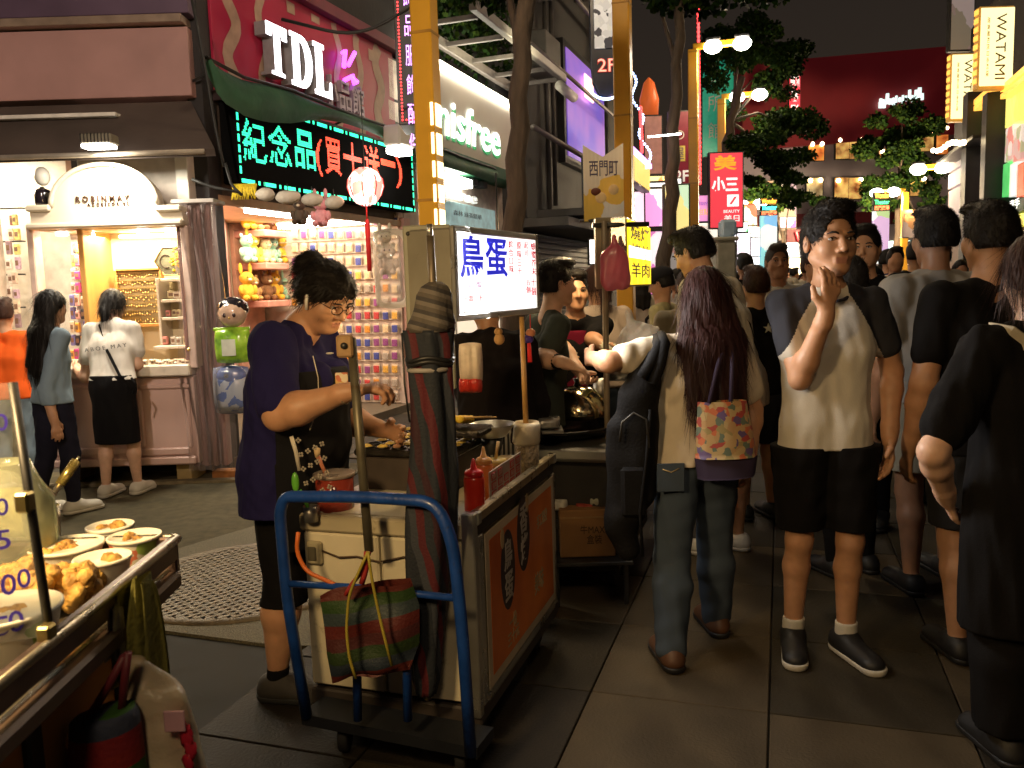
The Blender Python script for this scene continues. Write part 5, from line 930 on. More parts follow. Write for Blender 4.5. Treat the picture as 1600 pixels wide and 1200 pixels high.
def goods(nm, lab, cat, x0, x1, y, n, hpx, yl, cols, grp, P=KP):
    for i in range(n):
        x = x0 + (x1 - x0) * (i + .5) / n; w = (x1 - x0) / n * random.uniform(.36, .47); h = hpx * random.uniform(.7, 1.1); c = random.choice(cols); mt = M('goods_%d%d%d' % tuple(int(v * 99) for v in c), c, .5, nz=(40, .25)); yy = yl + random.uniform(-.03, .03)
        a, zb = P.uv(x - w, y); b = P.uv(x + w, y)[0]; zt = P.uv(x, y - h)[1]; m = MB(); m.box((a, yy - .02, zb), (b, yy + .02, zt), bev=.006); m.box((a + (b - a) * .2, yy - .023, zb + (zt - zb) * .3), (b - (b - a) * .2, yy - .0205, zb + (zt - zb) * .7), 1)
        o = m.build(nm, [mt, M('goods_label', (.2, .12, .08), .6)]); o.location = P.loc; o.rotation_euler = (0, 0, P.rz); cname = 'gold' if c[0] > .6 and c[2] < .3 and c[1] > .3 else 'orange' if c[0] > .6 and c[1] < .5 and c[2] < .2 else 'red' if c[0] > .55 and c[1] < .3 else 'violet' if c[2] > c[1] + .1 else 'black' if max(c) < .1 else 'brown' if max(c) < .35 else 'pink' if c[0] > c[1] + .15 else 'cream'; tag(o, lab.replace('small ', 'small ' + cname + ' ', 1) if 'small ' in lab else cname + ' ' + lab, cat, grp)
goods('jewellery_card', 'small jewellery card standing on the upper kiosk shelf', 'card', 230, 284, 467.5, 4, 13, .36, pc, 'cards on the upper kiosk shelf'); goods('jewellery_card', 'small jewellery card standing on the middle kiosk shelf', 'card', 230, 284, 496.5, 6, 12, .36, pc, 'cards on the middle kiosk shelf'); goods('jewellery_card', 'small jewellery box low in the kiosk niche', 'box', 228, 284, 543, 5, 15, .32, pc, 'boxes on the lowest kiosk shelf')
goods('trinket_tray', 'small trinket tray on the kiosk counter', 'tray', 205, 294, 572, 11, 9, .05, [(.72, .66, .55), (.66, .55, .4), (.5, .4, .3)], 'trays along the kiosk counter'); goods('trinket_tray', 'card set behind the trays on the kiosk counter', 'tray', 60, 290, 571, 18, 7, .2, [(.75, .7, .6), (.66, .55, .4)], 'trays at the back of the kiosk counter')
bagc = [(.7, .4, .08), (.45, .05, .25), (.03, .03, .05), (.6, .1, .2), (.75, .65, .5), (.2, .2, .5), (.85, .5, .5)]
for r in range(9): goods('hanging_pouch', 'small pouch hanging on the rack left of the oak post', 'pouch', 66, 122, 392 + r * 22, 6, 20, .42, bagc, 'pouches on the kiosk rack')
pxbox(KP, kk, 'rack_back', 64, 357, 123, 574, .50, .55, M('rack_white', (.7, .64, .58), .6))
# the brighter shop hall to the left
HP = Panel(-220, 7.9, 62, 7.9, 235, 640); hs_ = pthing(HP, 'accessory_hall', 'glaring white shop hall full of hair accessories left of the kiosk', 'shop'); pxbox(HP, hs_, 'back_wall', -220, 232, 120, 660, 0, .1, M('hall_white', (.72, .68, .60), .6)); pxbox(HP, hs_, 'ceiling', -220, 236, 300, 241, -1.5, 0, M('hall_white')); pxbox(HP, hs_, 'column', 28, 260, 42, 640, -.5, -.3, M('hall_white'))
pxbox(HP, hs_, 'floor', -220, 655, 62, 668, -1.2, 0, M('step_stone')); 
for y in (345, 395, 445, 495): pxbox(HP, hs_, 'rack_rail', -120, y - 14, 62, y - 12, -.28, -.22, dmetal, .002)
for x in (-60, 20, 46): 
    p = HP.uv(x, 262); MB().lathe([(.06, 0), (.08, -.05), (.005, -.05)], (p[0], -.7, p[1]), n=12).build('spotlight', lampw, hs_)
light('AREA', 'hall_light', HP.loc + Vector((1.0, -.8, HP.h - .12)), 165, (1, .82, .56), 1.8, rot=(0, 0, 0), sy=1.2)
hc = [(.75, .6, .5), (.7, .35, .4), (.8, .7, .25), (.35, .25, .3), (.82, .75, .7), (.6, .45, .6), (.3, .12, .1), (.85, .7, .55)]
for r in range(11): goods('accessory_pack', 'small hair accessory pack hanging in the white hall', 'accessory pack', -12, 27, 352 + r * 22, 5, 20, -.3, hc, 'accessory packs in the white hall', HP); goods('accessory_pack', 'small hair accessory pack on the rack by the hall column', 'accessory pack', 43, 60, 356 + r * 22, 2, 20, -.3, hc, 'packs beside the hall column', HP)
vs_ = thing('black_vase', 'glossy black bell-shaped jar with white globe above the kiosk shoulder', 'jar', KP.loc); c = (kx(66, 300), 0, kz(322, 66)); MB().lathe([(.05, 0), (.056, .02), (.056, .09), (.05, .115), (.02, .13), (.012, .14)], c, n=18).build('bell_jar', M('black_gloss', (.012, .008, .012), .12, coat=.5), vs_); MB().ball((c[0] + .01, 0, c[2] + .215), (.055, .055, .07), n=16).build('globe', M('globe_white', (.7, .68, .62), .3), vs_)
tk = thing('track_lamp', 'small black track lamp hanging at the top left corner', 'lamp', W(10, 232, 6.5)); MB().tube([(.05, 0, .1), (.06, 0, -.02), (.02, 0, -.06)], .008, n=6).build('stem', blackp, tk); MB().tube([(.04, 0, -.02), (-.06, 0, -.06)], .028, n=12).build('can', dmetal, tk)
pxbox(P6, cb, 'white_pillar', 279, 240, 298, 330, -.05, .1, wht)
# ------------------------------------------------------------------ folded shutter with plastic sheet, hanging pillows
sp = thing('folding_shutter', 'folded mauve-brown shutter column wrapped in clear plastic', 'shutter', W(315, 560, 6.35)); sp.location.z = 0; z1 = W(315, 318, 6.35).z; shm = M('shutter_mauve', (.20, .10, .09), .5, nz=(4, .15)); x0 = W(290, 560, 6.35).x - sp.location.x; x1 = W(345, 560, 6.35).x - sp.location.x
for i in range(7): a = x0 + (x1 - x0) * i / 7; box(sp, 'fold', (a, (i % 2) * .04, .12), (a + (x1 - x0) / 7 - .003, .12 + (i % 2) * .04, z1), shm, .008)
m = MB(); vs = []; nx, nz_ = 22, 24
for i in range(nx + 1):
    for j in range(nz_ + 1): t = i / nx; vs.append((x0 - .02 + (x1 - x0 + .10) * t + .015 * math.sin(j * .5), -.05 - .03 * math.sin(i * 1.3 + .25 * j) - .02 * math.sin(i * 2.9), .10 + (z1 - .1) * j / nz_))
m.add(vs, [(i * (nz_ + 1) + j, (i + 1) * (nz_ + 1) + j, (i + 1) * (nz_ + 1) + j + 1, i * (nz_ + 1) + j + 1) for i in range(nx) for j in range(nz_)], 0, True); m.build('plastic_sheet', clear('film', (.75, .62, .58), .10, .12), sp); box(sp, 'top_cap', (x0, -.06, z1), (x1 + .05, .2, z1 + .03), M('cap_grey', (.4, .36, .33), .4))
box(sp, 'knob', (x0 + .04, -.08, 1.02), (x0 + .07, -.05, 1.05), M('gold'), .01)
def pillow(par, name, c, w, h, d, mat, seed=0, cols=None):
    vs = []; n = 14
    for s in (-1, 1):
        for i in range(n + 1):
            for j in range(n + 1):
                u = i / n * 2 - 1; v = j / n * 2 - 1; e = max(0, (1 - abs(u) ** 3)) ** .5 * max(0, (1 - abs(v) ** 3)) ** .5; cr = 1 - .08 * (abs(u) ** 2 * abs(v) ** 2); vs.append((c[0] + u * w / 2 * cr, c[1] + s * d / 2 * e + .004 * math.sin(u * 9 + seed) * e, c[2] + v * h / 2 * cr))
    k = (n + 1) ** 2; f = [(i * (n + 1) + j, (i + 1) * (n + 1) + j, (i + 1) * (n + 1) + j + 1, i * (n + 1) + j + 1) for i in range(n) for j in range(n)]; return MB().add(vs, f + [tuple(x + k for x in q)[::-1] for q in f], 0, True).build(name, mat, par)
foil = lambda n, c=(.05, .03, .03), c2=None: M('foil_' + n, c, .18, nz=(9, .5), col2=c2, coat=.6, bump=(14, .5, .02))
L0 = W(363, 490, 6.1); th = thing('balloon_head', 'shiny pale doll-head balloon with black hair hung on the shutter', 'balloon', L0); MB().ball((0, 0, 0), (.105, .08, .10), n=20).build('face', foil('face', (.55, .38, .28)), th); MB().ball((.0, .02, .035), (.115, .085, .085), n=20, wob=.03).build('hair', foil('hairblack', (.02, .015, .02)), th)
MB().ball((-.035, -.075, -.01), (.013, .008, .017), n=10).build('eye', foil('eye', (.05, .03, .03)), th); MB().ball((.035, -.075, -.01), (.013, .008, .017), n=10).build('eye', foil('eye'), th); MB().ball((0, -.08, -.03), .009, n=8).build('nose', foil('nose', (.6, .4, .1)), th)
L1 = W(364, 540, 6.1); th = thing('snack_pillow', 'bright green snack-bag cushion with a white motif hanging on the shutter', 'cushion', L1); pillow(th, 'bag', (0, 0, 0), .27, .26, .12, foil('green', (.14, .42, .03), (.35, .6, .05)), 1); text(th, 'motif', 'I', (-.01, -.01), (.10, .12), M('motif_white', (.75, .8, .7), .3), y=-.066, depth=.004, bold=.03); MB().box((-.135, -.01, .11), (.135, .01, .135), bev=.004).build('crimped_edge', foil('green'), th)
L2 = W(363, 605, 6.1); th = thing('droid_pillow', 'rounded blue and silver-white cushion wrapped in plastic, lowest on the shutter', 'cushion', L2); pillow(th, 'cushion', (0, 0, -.04), .25, .28, .13, patches('bluewhite', [(.45, .5, .58), (.45, .5, .58), (.05, .12, .4), (.5, .52, .58)], 14, .3), 2); MB().ball((0, 0, .08), (.115, .06, .085), n=18).build('blue_top', foil('blue', (.03, .07, .30)), th); MB().ball((-.02, -.055, .09), .02, n=10).build('dark_dot', foil('eye'), th); pillow(th, 'wrap', (0, -.005, -.02), .28, .36, .19, clear('wrap_film', (.9, .92, 1), .08, .08), 3)
# ------------------------------------------------------------------ inside the toy shop
def shop_pt(px, py, y):   # point on the plane local y of the facade frame
    d = ray(px, py); o = Vector((0, 0, CAMH)); q = FP.loc - FP.n * y; t = (q - o).dot(FP.n) / d.dot(FP.n); p = o + d * t; r = p - FP.loc; return r.dot(FP.ux), r.z
BX = lambda px, py: shop_pt(px, py, 1.75)
for py in (362, 412, 470): 
    z = BX(400, py)[1]; pxl = fbox(sh, 'toy_shelf', XB + .12, z - .08, 3.3, z, 1.45, 1.95, M('shelf_pink', (.62, .30, .24), .5), .01)
toyc = [('golden yellow', (.72, .42, .04)), ('cream', (.70, .58, .36)), ('tan', (.50, .28, .10)), ('mint', (.35, .60, .45)), ('brown', (.18, .08, .03)), ('lemon', (.85, .62, .10))]
def plush(label, loc, s, col, ear, seed, rz=0):
    t = thing('plush_toy', label, 'plush toy', loc, rz); rr = random.Random(seed); fm = M('plush_%d%d%d' % tuple(int(v * 99) for v in col), col, .95, nz=(18, .25), bump=(70, .9, .01)); MB().ball((0, 0, .42 * s), (.34 * s, .30 * s, .42 * s), n=14, wob=.02).build('body', fm, t); h = MB(); h.ball((0, -.05 * s, 1.02 * s), (.33 * s, .30 * s, .29 * s), n=14, wob=.015).build('head', fm, t)
    for a in (-1, 1):
        MB().ball((a * .24 * s, 0, (1.30 if ear else 1.45) * s), (.10 * s, .07 * s, (.11 if ear else .26) * s), n=10).build('ear', fm, t); MB().ball((a * .34 * s, -.12 * s, .5 * s), (.13 * s, .12 * s, .22 * s), n=10).build('arm', fm, t); MB().ball((a * .22 * s, -.30 * s, .14 * s), (.15 * s, .2 * s, .14 * s), n=10).build('leg', fm, t); MB().ball((a * .11 * s, -.325 * s, 1.06 * s), .035 * s, n=8).build('eye', blackp, t)
    MB().ball((0, -.33 * s, .95 * s), (.10 * s, .06 * s, .07 * s), n=10).build('muzzle', M('muzzle', (.75, .62, .45), .9), t); return t
FR = Matrix.Rotation(FP.rz, 3, 'Z')
def fw(x, y, z): return FP.loc + FR @ Vector((x, y, z))
for r, (py, nm) in enumerate(((362, 'top'), (412, 'middle'), (470, 'lower'))):
    z = BX(400, py)[1]; xs = [BX(px, py)[0] for px in ((372, 388, 403, 418, 432, 446), (372, 387, 402, 417, 432, 447), (372, 388, 404, 420, 436))[r]]
    for i, x in enumerate(xs):
        cn_, cc = toyc[(i * 2 + r * 3 + (i > 3)) % 6]; plush('%s plush toy, number %s from the left on the %s pink shelf' % (cn_, ('one', 'two', 'three', 'four', 'five', 'six')[i], nm), fw(x, 1.62 + .05 * (i % 2), z + .002), .22 + .02 * ((i + r) % 3), cc, (i + r) % 2, i * 7 + r, FP.rz - .35)
fbox(sh, 'shelf_back', XB + .11, .1, 3.35, 2.3, 1.88, 1.94, M('shelf_back', (.62, .34, .24), .6))
# end wall with packs of trinkets: plane local x = 3.40
def end_pt(px, py):
    d = ray(px, py); o = Vector((0, 0, CAMH)); q = fw(3.40, 0, 0); n = FP.ux; t = (q - o).dot(n) / d.dot(n); r = o + d * t - FP.loc; return (FR.transposed() @ r)
pkc = [(.06, .08, .30), (.50, .06, .06), (.62, .26, .05), (.66, .50, .3), (.25, .07, .22), (.70, .40, .08), (.40, .34, .28)]
pkm = [M('pack_%d' % i, c, .3, nz=(60, .35)) for i, c in enumerate(pkc)]; card = M('pack_card', (.66, .52, .38), .5)
mesh_c = {}
nrow = 14
for r in range(nrow):
    py = 345 + r * 21
    for c in range(12):
        px = 462 + c * 14.2
        if px > 628: continue
        p = end_pt(px, py); k = random.randrange(7) if r > 3 else random.choice([0, 3, 3, 6, 4])
        if k not in mesh_c:
            m = MB(); m.box((-.012, -.044, -.058), (0, .044, .058), 0, bev=.004); m.box((-.024, -.037, -.050), (-.0125, .037, .036), 1, bev=.005); m.tube([(-.004, 0, .058), (-.01, 0, .072)], .004, n=6); o = m.build('trinket_pack', [card, pkm[k]]); mesh_c[k] = o.data; bpy.data.objects.remove(o)
        o = bpy.data.objects.new('trinket_pack', mesh_c[k]); C.objects.link(o); o.location = fw(3.39, p.y, p.z + random.uniform(-.006, .006)); o.rotation_euler = (random.uniform(-.05, .05), 0, FP.rz); tag(o, '%s trinket pack in the %s row of the end wall of the toy shop' % (('navy', 'red', 'orange', 'cream', 'plum', 'amber', 'pale')[k], ('top', 'second', 'third', 'fourth', 'fifth', 'sixth', 'seventh', 'eighth', 'ninth', 'tenth', 'eleventh', 'twelfth', 'thirteenth', 'lowest')[r]), 'trinket pack', 'trinket packs on the toy shop end wall')
for py in range(332, 640, 21): p = end_pt(540, py); fbox(sh, 'pack_rail', 3.375, p.z - .004, 3.40, p.z + .004, .05, 1.8, M('card_rail', (.6, .5, .4), .4), .001)
a_ = thing('rod_light', 'bright glare strip behind the trinket packs in the toy shop', 'lamp', fw(3.3, .9, 2.25), FP.rz); box(a_, 'tube', (-.03, -.7, 0), (.03, .7, .04), lampw, .01)
# hanging animals and hats under the transom
for i, (px, py, s, nm, cc, ear) in enumerate(((470, 352, .17, 'flat dark-brown seal plush hanging from the shop ceiling', (.10, .07, .05), 1), (503, 355, .19, 'pink flamingo-like plush hanging from the shop ceiling', (.75, .35, .38), 0), (608, 430, .22, 'pale long-haired plush hanging in plastic by the door post', (.62, .50, .40), 1), (603, 405, .2, 'cream fluffy plush above the one in plastic by the door post', (.7, .62, .5), 0))):
    p = W(px, py, 7.2 if i < 2 else 8.0); plush(nm, p, s, cc, ear, i + 40, 0); 
bg_ = tag(pillow(None, 'plastic_bag', (0, 0, 0), .34, .75, .3, clear('film_clear', (1, .95, .85), .12, .1), 4), 'clear plastic bag wrapped round the pale plush by the door post', 'plastic bag'); bg_.location = W(612, 420, 7.95)
for i, (px, w_) in enumerate(((362, 36), (395, 30), (430, 40), (468, 34), (502, 30))):
    p = W(px + 20, 300 + i * 4, 6.55); t = thing('hanging_sample', ('yellow hair-like tassels', 'pale folded cap', 'white knitted cap', 'cream cotton cap', 'white lace cap')[i] + ' pegged under the LED panel', 'hanging goods', p); ww = w_ * 6.55 / FPX / 2
    if i == 0:
        m = MB()
        for k in range(26): x = -ww + 2 * ww * k / 25; m.tube([(x, 0, .06), (x + random.gauss(0, .008), -.02, 0), (x + random.gauss(0, .012), -.02, -.06)], [.009, .007, .002], n=5)
        m.build('tassels', M('mimosa'), t)['kind'] = 'stuff'
    else: MB().ball((0, 0, 0), (ww, .06, .05), n=14, wob=.08, seed=i).build('cap', M('capcloth', (.68, .62, .52), .9, bump=(60, .6)), t); MB().tube([(0, 0, .04), (0, 0, .10)], .004, n=5).build('peg', dmetal, t)
# lantern
ln = thing('paper_lantern', 'glowing red and white faceted lantern with long red tassel hanging before the LED panel', 'lantern', W(571, 292, 6.9)); m = MB(); m.lathe([(.03, -.15), (.08, -.13), (.125, -.07), (.148, 0), (.14, .06), (.10, .12), (.05, .15), (.02, .155)], n=16); m.build('shade', patches('lantern_pat', [(1, .75, .65), (1, .25, .2), (1, .85, .78), (1, .6, .5)], 14, emit=2.2), ln); redm = M('tassel_red', (.65, .02, .02), .7, emit=.05)
for k in range(8): a = k * math.pi / 4; MB().tube([(.03 * math.cos(a), .03 * math.sin(a), -.155), (.127 * math.cos(a), .127 * math.sin(a), -.07), (.150 * math.cos(a), .150 * math.sin(a), .0), (.142 * math.cos(a), .142 * math.sin(a), .06), (.062 * math.cos(a), .062 * math.sin(a), .145)], .005, n=6).build('rib', redm, ln)
MB().tube([(0, 0, -.155), (0, 0, -.26)], .006, n=6).build('cord', redm, ln); MB().tube([(0, 0, -.26), (0, 0, -.30), (0, 0, -.42), (0, 0, -.68)], [.012, .022, .020, .018], n=10).build('tassel', redm, ln); MB().tube([(0, 0, .15), (0, 0, .75)], .004, n=5).build('wire', dmetal, ln)
light('POINT', 'lantern_light', W(571, 292, 6.7), 5, (1, .5, .35), .1)
# kerb bricks
for i, (x0, x1) in enumerate(((-2.38, -2.17), (-2.15, -1.92), (-1.90, -1.70))):
    tag(MB().box((x0, 6.42, -.001), (x1, 6.55, .062), bev=.008).build('brick', M('brick_orange', (.42, .17, .05), .8, nz=(14, .3), bump=(60, .6))), ('first', 'second', 'third')[i] + ' orange brick from the left lying at the foot of the shutter', 'brick')
tag(MB().box((-9, 6.30, -.02), (-1.7, 6.39, .02), bev=.006).build('kerb', M('kerb_stone', (.20, .16, .09), .8, nz=(14, .3), bump=(50, .6))), kind='structure')
# ------------------------------------------------------------------ egg cart
c0 = Vector((-.13, 2.40, 0)); CRZ = -R_(18); ec = thing('egg_cart', 'white panelled egg cart with orange poster on its side and cluttered top', 'food cart', c0, CRZ)
# local: x right along the front (front runs from x=-.58 to 0), y back along the side
CW, CL, CZ = .58, .90, .765; wp = M('cooler_white', (.64, .58, .42), .45, nz=(4, .15), bump=(20, .15), nz2=(7, .60, (.22, .17, .08))); wood = M('ply', (.30, .17, .06), .6, nz=(6, .25), stretch=(1, 1, .2))
box(ec, 'body', (-CW, .01, .16), (-.01, CL, CZ - .03), wp, .006)
for x0, x1 in ((-.57, -.31), (-.30, -.20), (-.19, -.03)): box(ec, 'front_panel', (x0, -.012, .17), (x1, .01, CZ - .09), wp, .006)
box(ec, 'front_rail', (-CW, -.02, CZ - .085), (-.0, .012, CZ - .03), M('rail_white', (.50, .44, .30), .4, nz=(5, .15), nz2=(12, .6, (.2, .15, .07)), coat=.2), .008); box(ec, 'corner_profile', (-.03, -.022, .13), (.012, .012, CZ), alu, .004)
for y, z in ((.0, CZ - .02), (CL - .03, CZ - .02)): box(ec, 'side_top_rail', (-.012, y, z - .02), (.02, y + .03, z + .02), alu, .004)
box(ec, 'side_top_rail', (-.012, .012, CZ - .035), (.018, CL, CZ - .0), M('alu_gold', (.55, .45, .28), .3, .8, nz=(20, .2), bump=(30, .3)), .005); box(ec, 'side_lip', (-.005, .01, CZ - .08), (.006, CL, CZ - .036), dmetal, .003)
box(ec, 'side_frame', (-.008, .02, .15), (.010, .06, CZ - .08), alu, .003); box(ec, 'side_frame', (-.008, CL - .035, .15), (.010, CL, CZ - .08), alu, .003); box(ec, 'side_frame', (-.008, .06, .14), (.010, CL - .035, .17), alu, .003)
pb = box(ec, 'poster_border', (.0105, .065, .18), (.0135, CL - .04, CZ - .085), M('poster_paper', (.66, .56, .40), .6, nz=(5, .15)), .001); op = M('poster_orange', (.80, .15, .02), .5, nz=(2.5, .25), col2=(.88, .24, .05), coat=.15); MB().box((.0138, .10, .215), (.0152, CL - .075, CZ - .115)).build('poster', op, ec)
def side_text(name, s, y, z, w, h, mat, x=.017):
    """lettering on the +x side: local text plane turned to face +x"""
    o = text(None, name, s, (0, 0), (w, h), mat, y=0, depth=.0015, bold=.015); o.parent = ec; o.rotation_euler = (0, 0, math.pi / 2); o.location = (x, y, z); return o
for y, z, ch in ((.27, .50, '鳥蛋'), (.45, .57, '香烤')):
    m = MB(); n = 24; m.add([(.0155, y + .075 * math.cos(a), z + .135 * math.sin(a)) for a in [i * 2 * math.pi / n for i in range(n)]], [tuple(range(n))]); m.build('dark_oval', M('oval_dark', (.05, .035, .04), .5), ec); side_text('lettering', '\n'.join(ch), y, z, .085, .21, M('oval_letter', (.50, .46, .40), .5))
for k, (y, z) in enumerate(((.22, .62), (.50, .665))): m = MB(); m.ball((.016, y, z), (.002, .02, .035), n=12); m.build('egg_print', M('print_cream', (.58, .42, .22), .6), ec)
side_text('lettering', '手工現做', .68, .56, .14, .05, M('print_cream')); side_text('lettering', '一份\n三十元', .30, .29, .12, .10, M('print_cream')); side_text('lettering', '美味', .62, .34, .12, .08, M('print_cream'))
box(ec, 'lower_frame', (-CW, -.01, .10), (.01, CL + .02, .155), M('frame_dark', (.05, .04, .035), .6), .006)
def wheel(par, c, r, w):
    t = MB(); t.lathe([(r * .72, -w / 2), (r * .95, -w / 2), (r, -w / 4), (r, w / 4), (r * .95, w / 2), (r * .72, w / 2)], c, n=24, tilt=Matrix.Rotation(math.pi / 2, 3, 'Y')); o = t.build('wheel', M('rubber', (.018, .018, .02), .8), par); MB().lathe([(.001, -w / 3), (r * .7, -w / 3), (r * .7, w / 3), (.001, w / 3)], c, n=20, tilt=Matrix.Rotation(math.pi / 2, 3, 'Y')).build('hub', dmetal, o)
for x in (-.50, -.06):
    for y in (.14, CL - .12): wheel(ec, (x, y, .10), .10, .04); box(ec, 'fork', (x - .03, y - .015, .09), (x + .03, y + .015, .16), dmetal, .004)
# cart top: sunken wooden tray, sauces
box(ec, 'deck', (-CW + .01, .015, CZ - .055), (-.015, CL, CZ - .045), wood, .003); box(ec, 'inner_board', (-.26, .10, CZ - .045), (-.245, .62, CZ + .03), wood, .004)
ov = M('latch_cream', (.45, .40, .26), .5); lt = box(ec, 'latch', (-.555, -.03, .575), (-.50, -.012, .65), ov, .006); box(ec, 'handle_bar', (-.545, -.036, .59), (-.515, -.03, .635), M('latch_dark', (.10, .09, .06), .5), .003)
tube(ec, 'wire', [(-.50, -.02, .62), (-.44, -.025, .605), (-.38, -.02, .61), (-.30, -.025, .60), (-.22, -.02, .62), (-.10, -.022, .61)], .003, M('wire_brown', (.08, .05, .03), .6), 6)
def cl(x, y, z): return c0 + Matrix.Rotation(CRZ, 3, 'Z') @ Vector((x, y, z))
def onW(px, py, Y, z=None):
    p = W(px, py, Y); return Vector((p.x, p.y, p.z if z is None else z))
top = CZ - .045
def prop(name, label, cat, loc, rz=0): return thing(name, label, cat, loc, rz)
# red sauce tub with brush
p = onW(522, 740, 2.62, top); t = prop('sauce_tub', 'clear tub of dark red sauce with a brush beside the vendor', 'tub', p); MB().lathe([(.052, 0), (.058, .005), (.062, .125), (.060, .125), (.056, .01), (.001, .008)], n=24).build('tub', M('tub_clear', (.34, .05, .03), .15, trans=.25, coat=.3), t); MB().lathe([(.001, .0), (.057, .0), (.059, .08), (.001, .081)], (0, 0, .009), n=24).build('sauce', M('sauce_red', (.16, .012, .006), .15), t); MB().lathe([(.062, .118), (.067, .120), (.067, .130), (.062, .131)], n=24).build('rim', M('rim_dark', (.25, .2, .17), .3), t)
tube(t, 'brush_handle', [(-.01, 0, .08), (-.04, .0, .16), (-.048, 0, .185)], [.006, .006, .008], M('brush_pink', (.6, .22, .12), .4)); MB().lathe([(.001, 0), (.008, .002), (.011, .03), (.001, .034)], (-.05, 0, .18), n=10).build('brush_tip', M('print_cream'), t)
p = onW(484, 775, 2.52, top); t = prop('green_spoon', 'bright green plastic spoon standing in a small steel cup', 'spoon', p); MB().lathe([(.022, 0), (.024, .05), (.022, .05), (.020, .004)], n=16).build('cup', metal, t); tube(t, 'handle', [(0, 0, .01), (-.015, 0, .07), (-.03, 0, .10)], .006, M('green_plastic', (.12, .42, .04), .35, coat=.3)); MB().ball((-.042, 0, .125), (.012, .008, .032), n=12).build('bowl', M('green_plastic'), t)
# griddle
gp = thing('egg_griddle', 'black cast iron griddle of round moulds full of golden batter', 'griddle', cl(-.36, .50, CZ + .02), CRZ); ci = M('griddle_iron', (.03, .026, .022), .4, .5, nz=(30, .3), bump=(60, .3)); box(gp, 'firebox', (-.17, -.18, -.065), (.17, .20, .07), M('firebox', (.06, .045, .035), .6, nz=(8, .3)), .01); box(gp, 'plate', (-.19, -.20, .071), (.19, .22, .095), ci, .006)
eggm = M('batter', (.80, .56, .12), .45, nz=(25, .3), bump=(50, .4), nz2=(30, .62, (.35, .16, .03)))
for i in range(6):
    for j in range(7):
        x = -.155 + i * .062; y = -.165 + j * .058; MB().lathe([(.026, .0), (.027, .006), (.023, .006), (.021, .0)], (x, y, .095), n=12).build('mould', ci, gp)
        if random.random() < .85: MB().ball((x, y, .099), (.020, .020, .009), n=10, wob=.06, seed=i * 3 + j).build('egg_ball', eggm, gp)
sk = thing('skewer_tray', 'pile of yellow egg skewers with wooden sticks on a tilted black pan', 'skewers', W(715, 662, 2.86), R_(-18)); box(sk, 'pan', (-.10, -.06, -.04), (.10, .10, -.015), ci, .008)
for i in range(5):
    tube(sk, 'stick', [(-.05, .05 - i * .025, .01 + .004 * i), (.125 + .01 * (i % 2), .045 - i * .022, .018 + .004 * i)], .0028, M('bamboo', (.62, .42, .18), .6), 6)
    for k in range(4): MB().ball((-.055 + k * .028, .05 - i * .025, .008 + .004 * i), (.016, .015, .014), n=10, wob=.05, seed=i + k).build('egg_ball', M('egg_yellow', (.85, .60, .06), .4, nz=(25, .2)), sk)
def bottle(label, px, py, Y, r, h, col, tipc, emit=0):
    t = prop('sauce_bottle', label, 'bottle', onW(px, py, Y, top)); pm = M('bottle_%d' % int(col[1] * 999), col, .3, sub=.3, nz=(5, .1), coat=.3); MB().lathe([(r * .95, 0), (r, .006), (r, h * .78), (r * .93, h * .84), (r * .6, h * .9), (r * .55, h * .92)], n=22).build('body', pm, t); MB().lathe([(r * .92, h * .84), (r * .92, h * .93), (r * .7, h * .97), (r * .35, h * 1.0), (r * .14, h * 1.18), (r * .08, h * 1.2)], n=18).build('nozzle_cap', M('cap_%d' % int(tipc[1] * 999), tipc, .35, coat=.3), t); return t
bottle('squeeze bottle of bright red chilli sauce with pointed red cap, foremost', 742, 790, 2.50, .032, .155, (.72, .035, .012), (.70, .012, .01)); bottle('orange squeeze bottle directly behind the red one', 757, 760, 2.66, .030, .16, (.72, .22, .05), (.75, .35, .10)); 
t = prop('sauce_jar', 'amber jar with a wooden stirring stick behind the bottles', 'jar', onW(775, 745, 2.78, top)); MB().lathe([(.032, 0), (.034, .11), (.032, .11), (.03, .006)], n=20).build('jar', M('jar_amber', (.50, .22, .05), .2, coat=.4), t); MB().lathe([(.033, .105), (.037, .11), (.037, .125), (.001, .126)], n=20).build('lid', M('lid_yellow', (.62, .42, .12), .4), t); tube(t, 'stick', [(0, 0, .12), (.012, 0, .185)], .006, M('bamboo'))
t = prop('dark_jar', 'small dark jar with a pale lid between bottles and stick basket', 'jar', onW(790, 735, 2.92, top)); MB().lathe([(.025, 0), (.027, .08), (.02, .085)], n=18).build('jar', M('jar_dark', (.03, .02, .015), .2), t); MB().lathe([(.024, .083), (.024, .105), (.001, .107)], n=18).build('lid', M('print_cream'), t)
t = prop('steel_bowl', 'wide shallow steel bowl behind the sauce bottles', 'bowl', W(768, 672, 2.98)); MB().lathe([(.03, -.03), (.055, -.02), (.085, .02), (.088, .024), (.083, .022), (.05, -.015), (.001, -.02)], n=28).build('bowl', alu, t); MB().lathe([(.035, 0), (.04, .06), (.038, .06)], (0, 0, -.085), n=14).build('stand', dmetal, t)
t = prop('napkin_box', 'small pale woven napkin basket beside the stick holder', 'basket', onW(800, 720, 3.02, top)); box(t, 'basket', (-.045, -.03, 0), (.045, .03, .07), M('wicker', (.50, .36, .16), .8, nz=(60, .4), bump=(80, .9)), .01); MB().ball((0, 0, .07), (.038, .02, .018), n=10, wob=.1).build('napkins', wht, t)
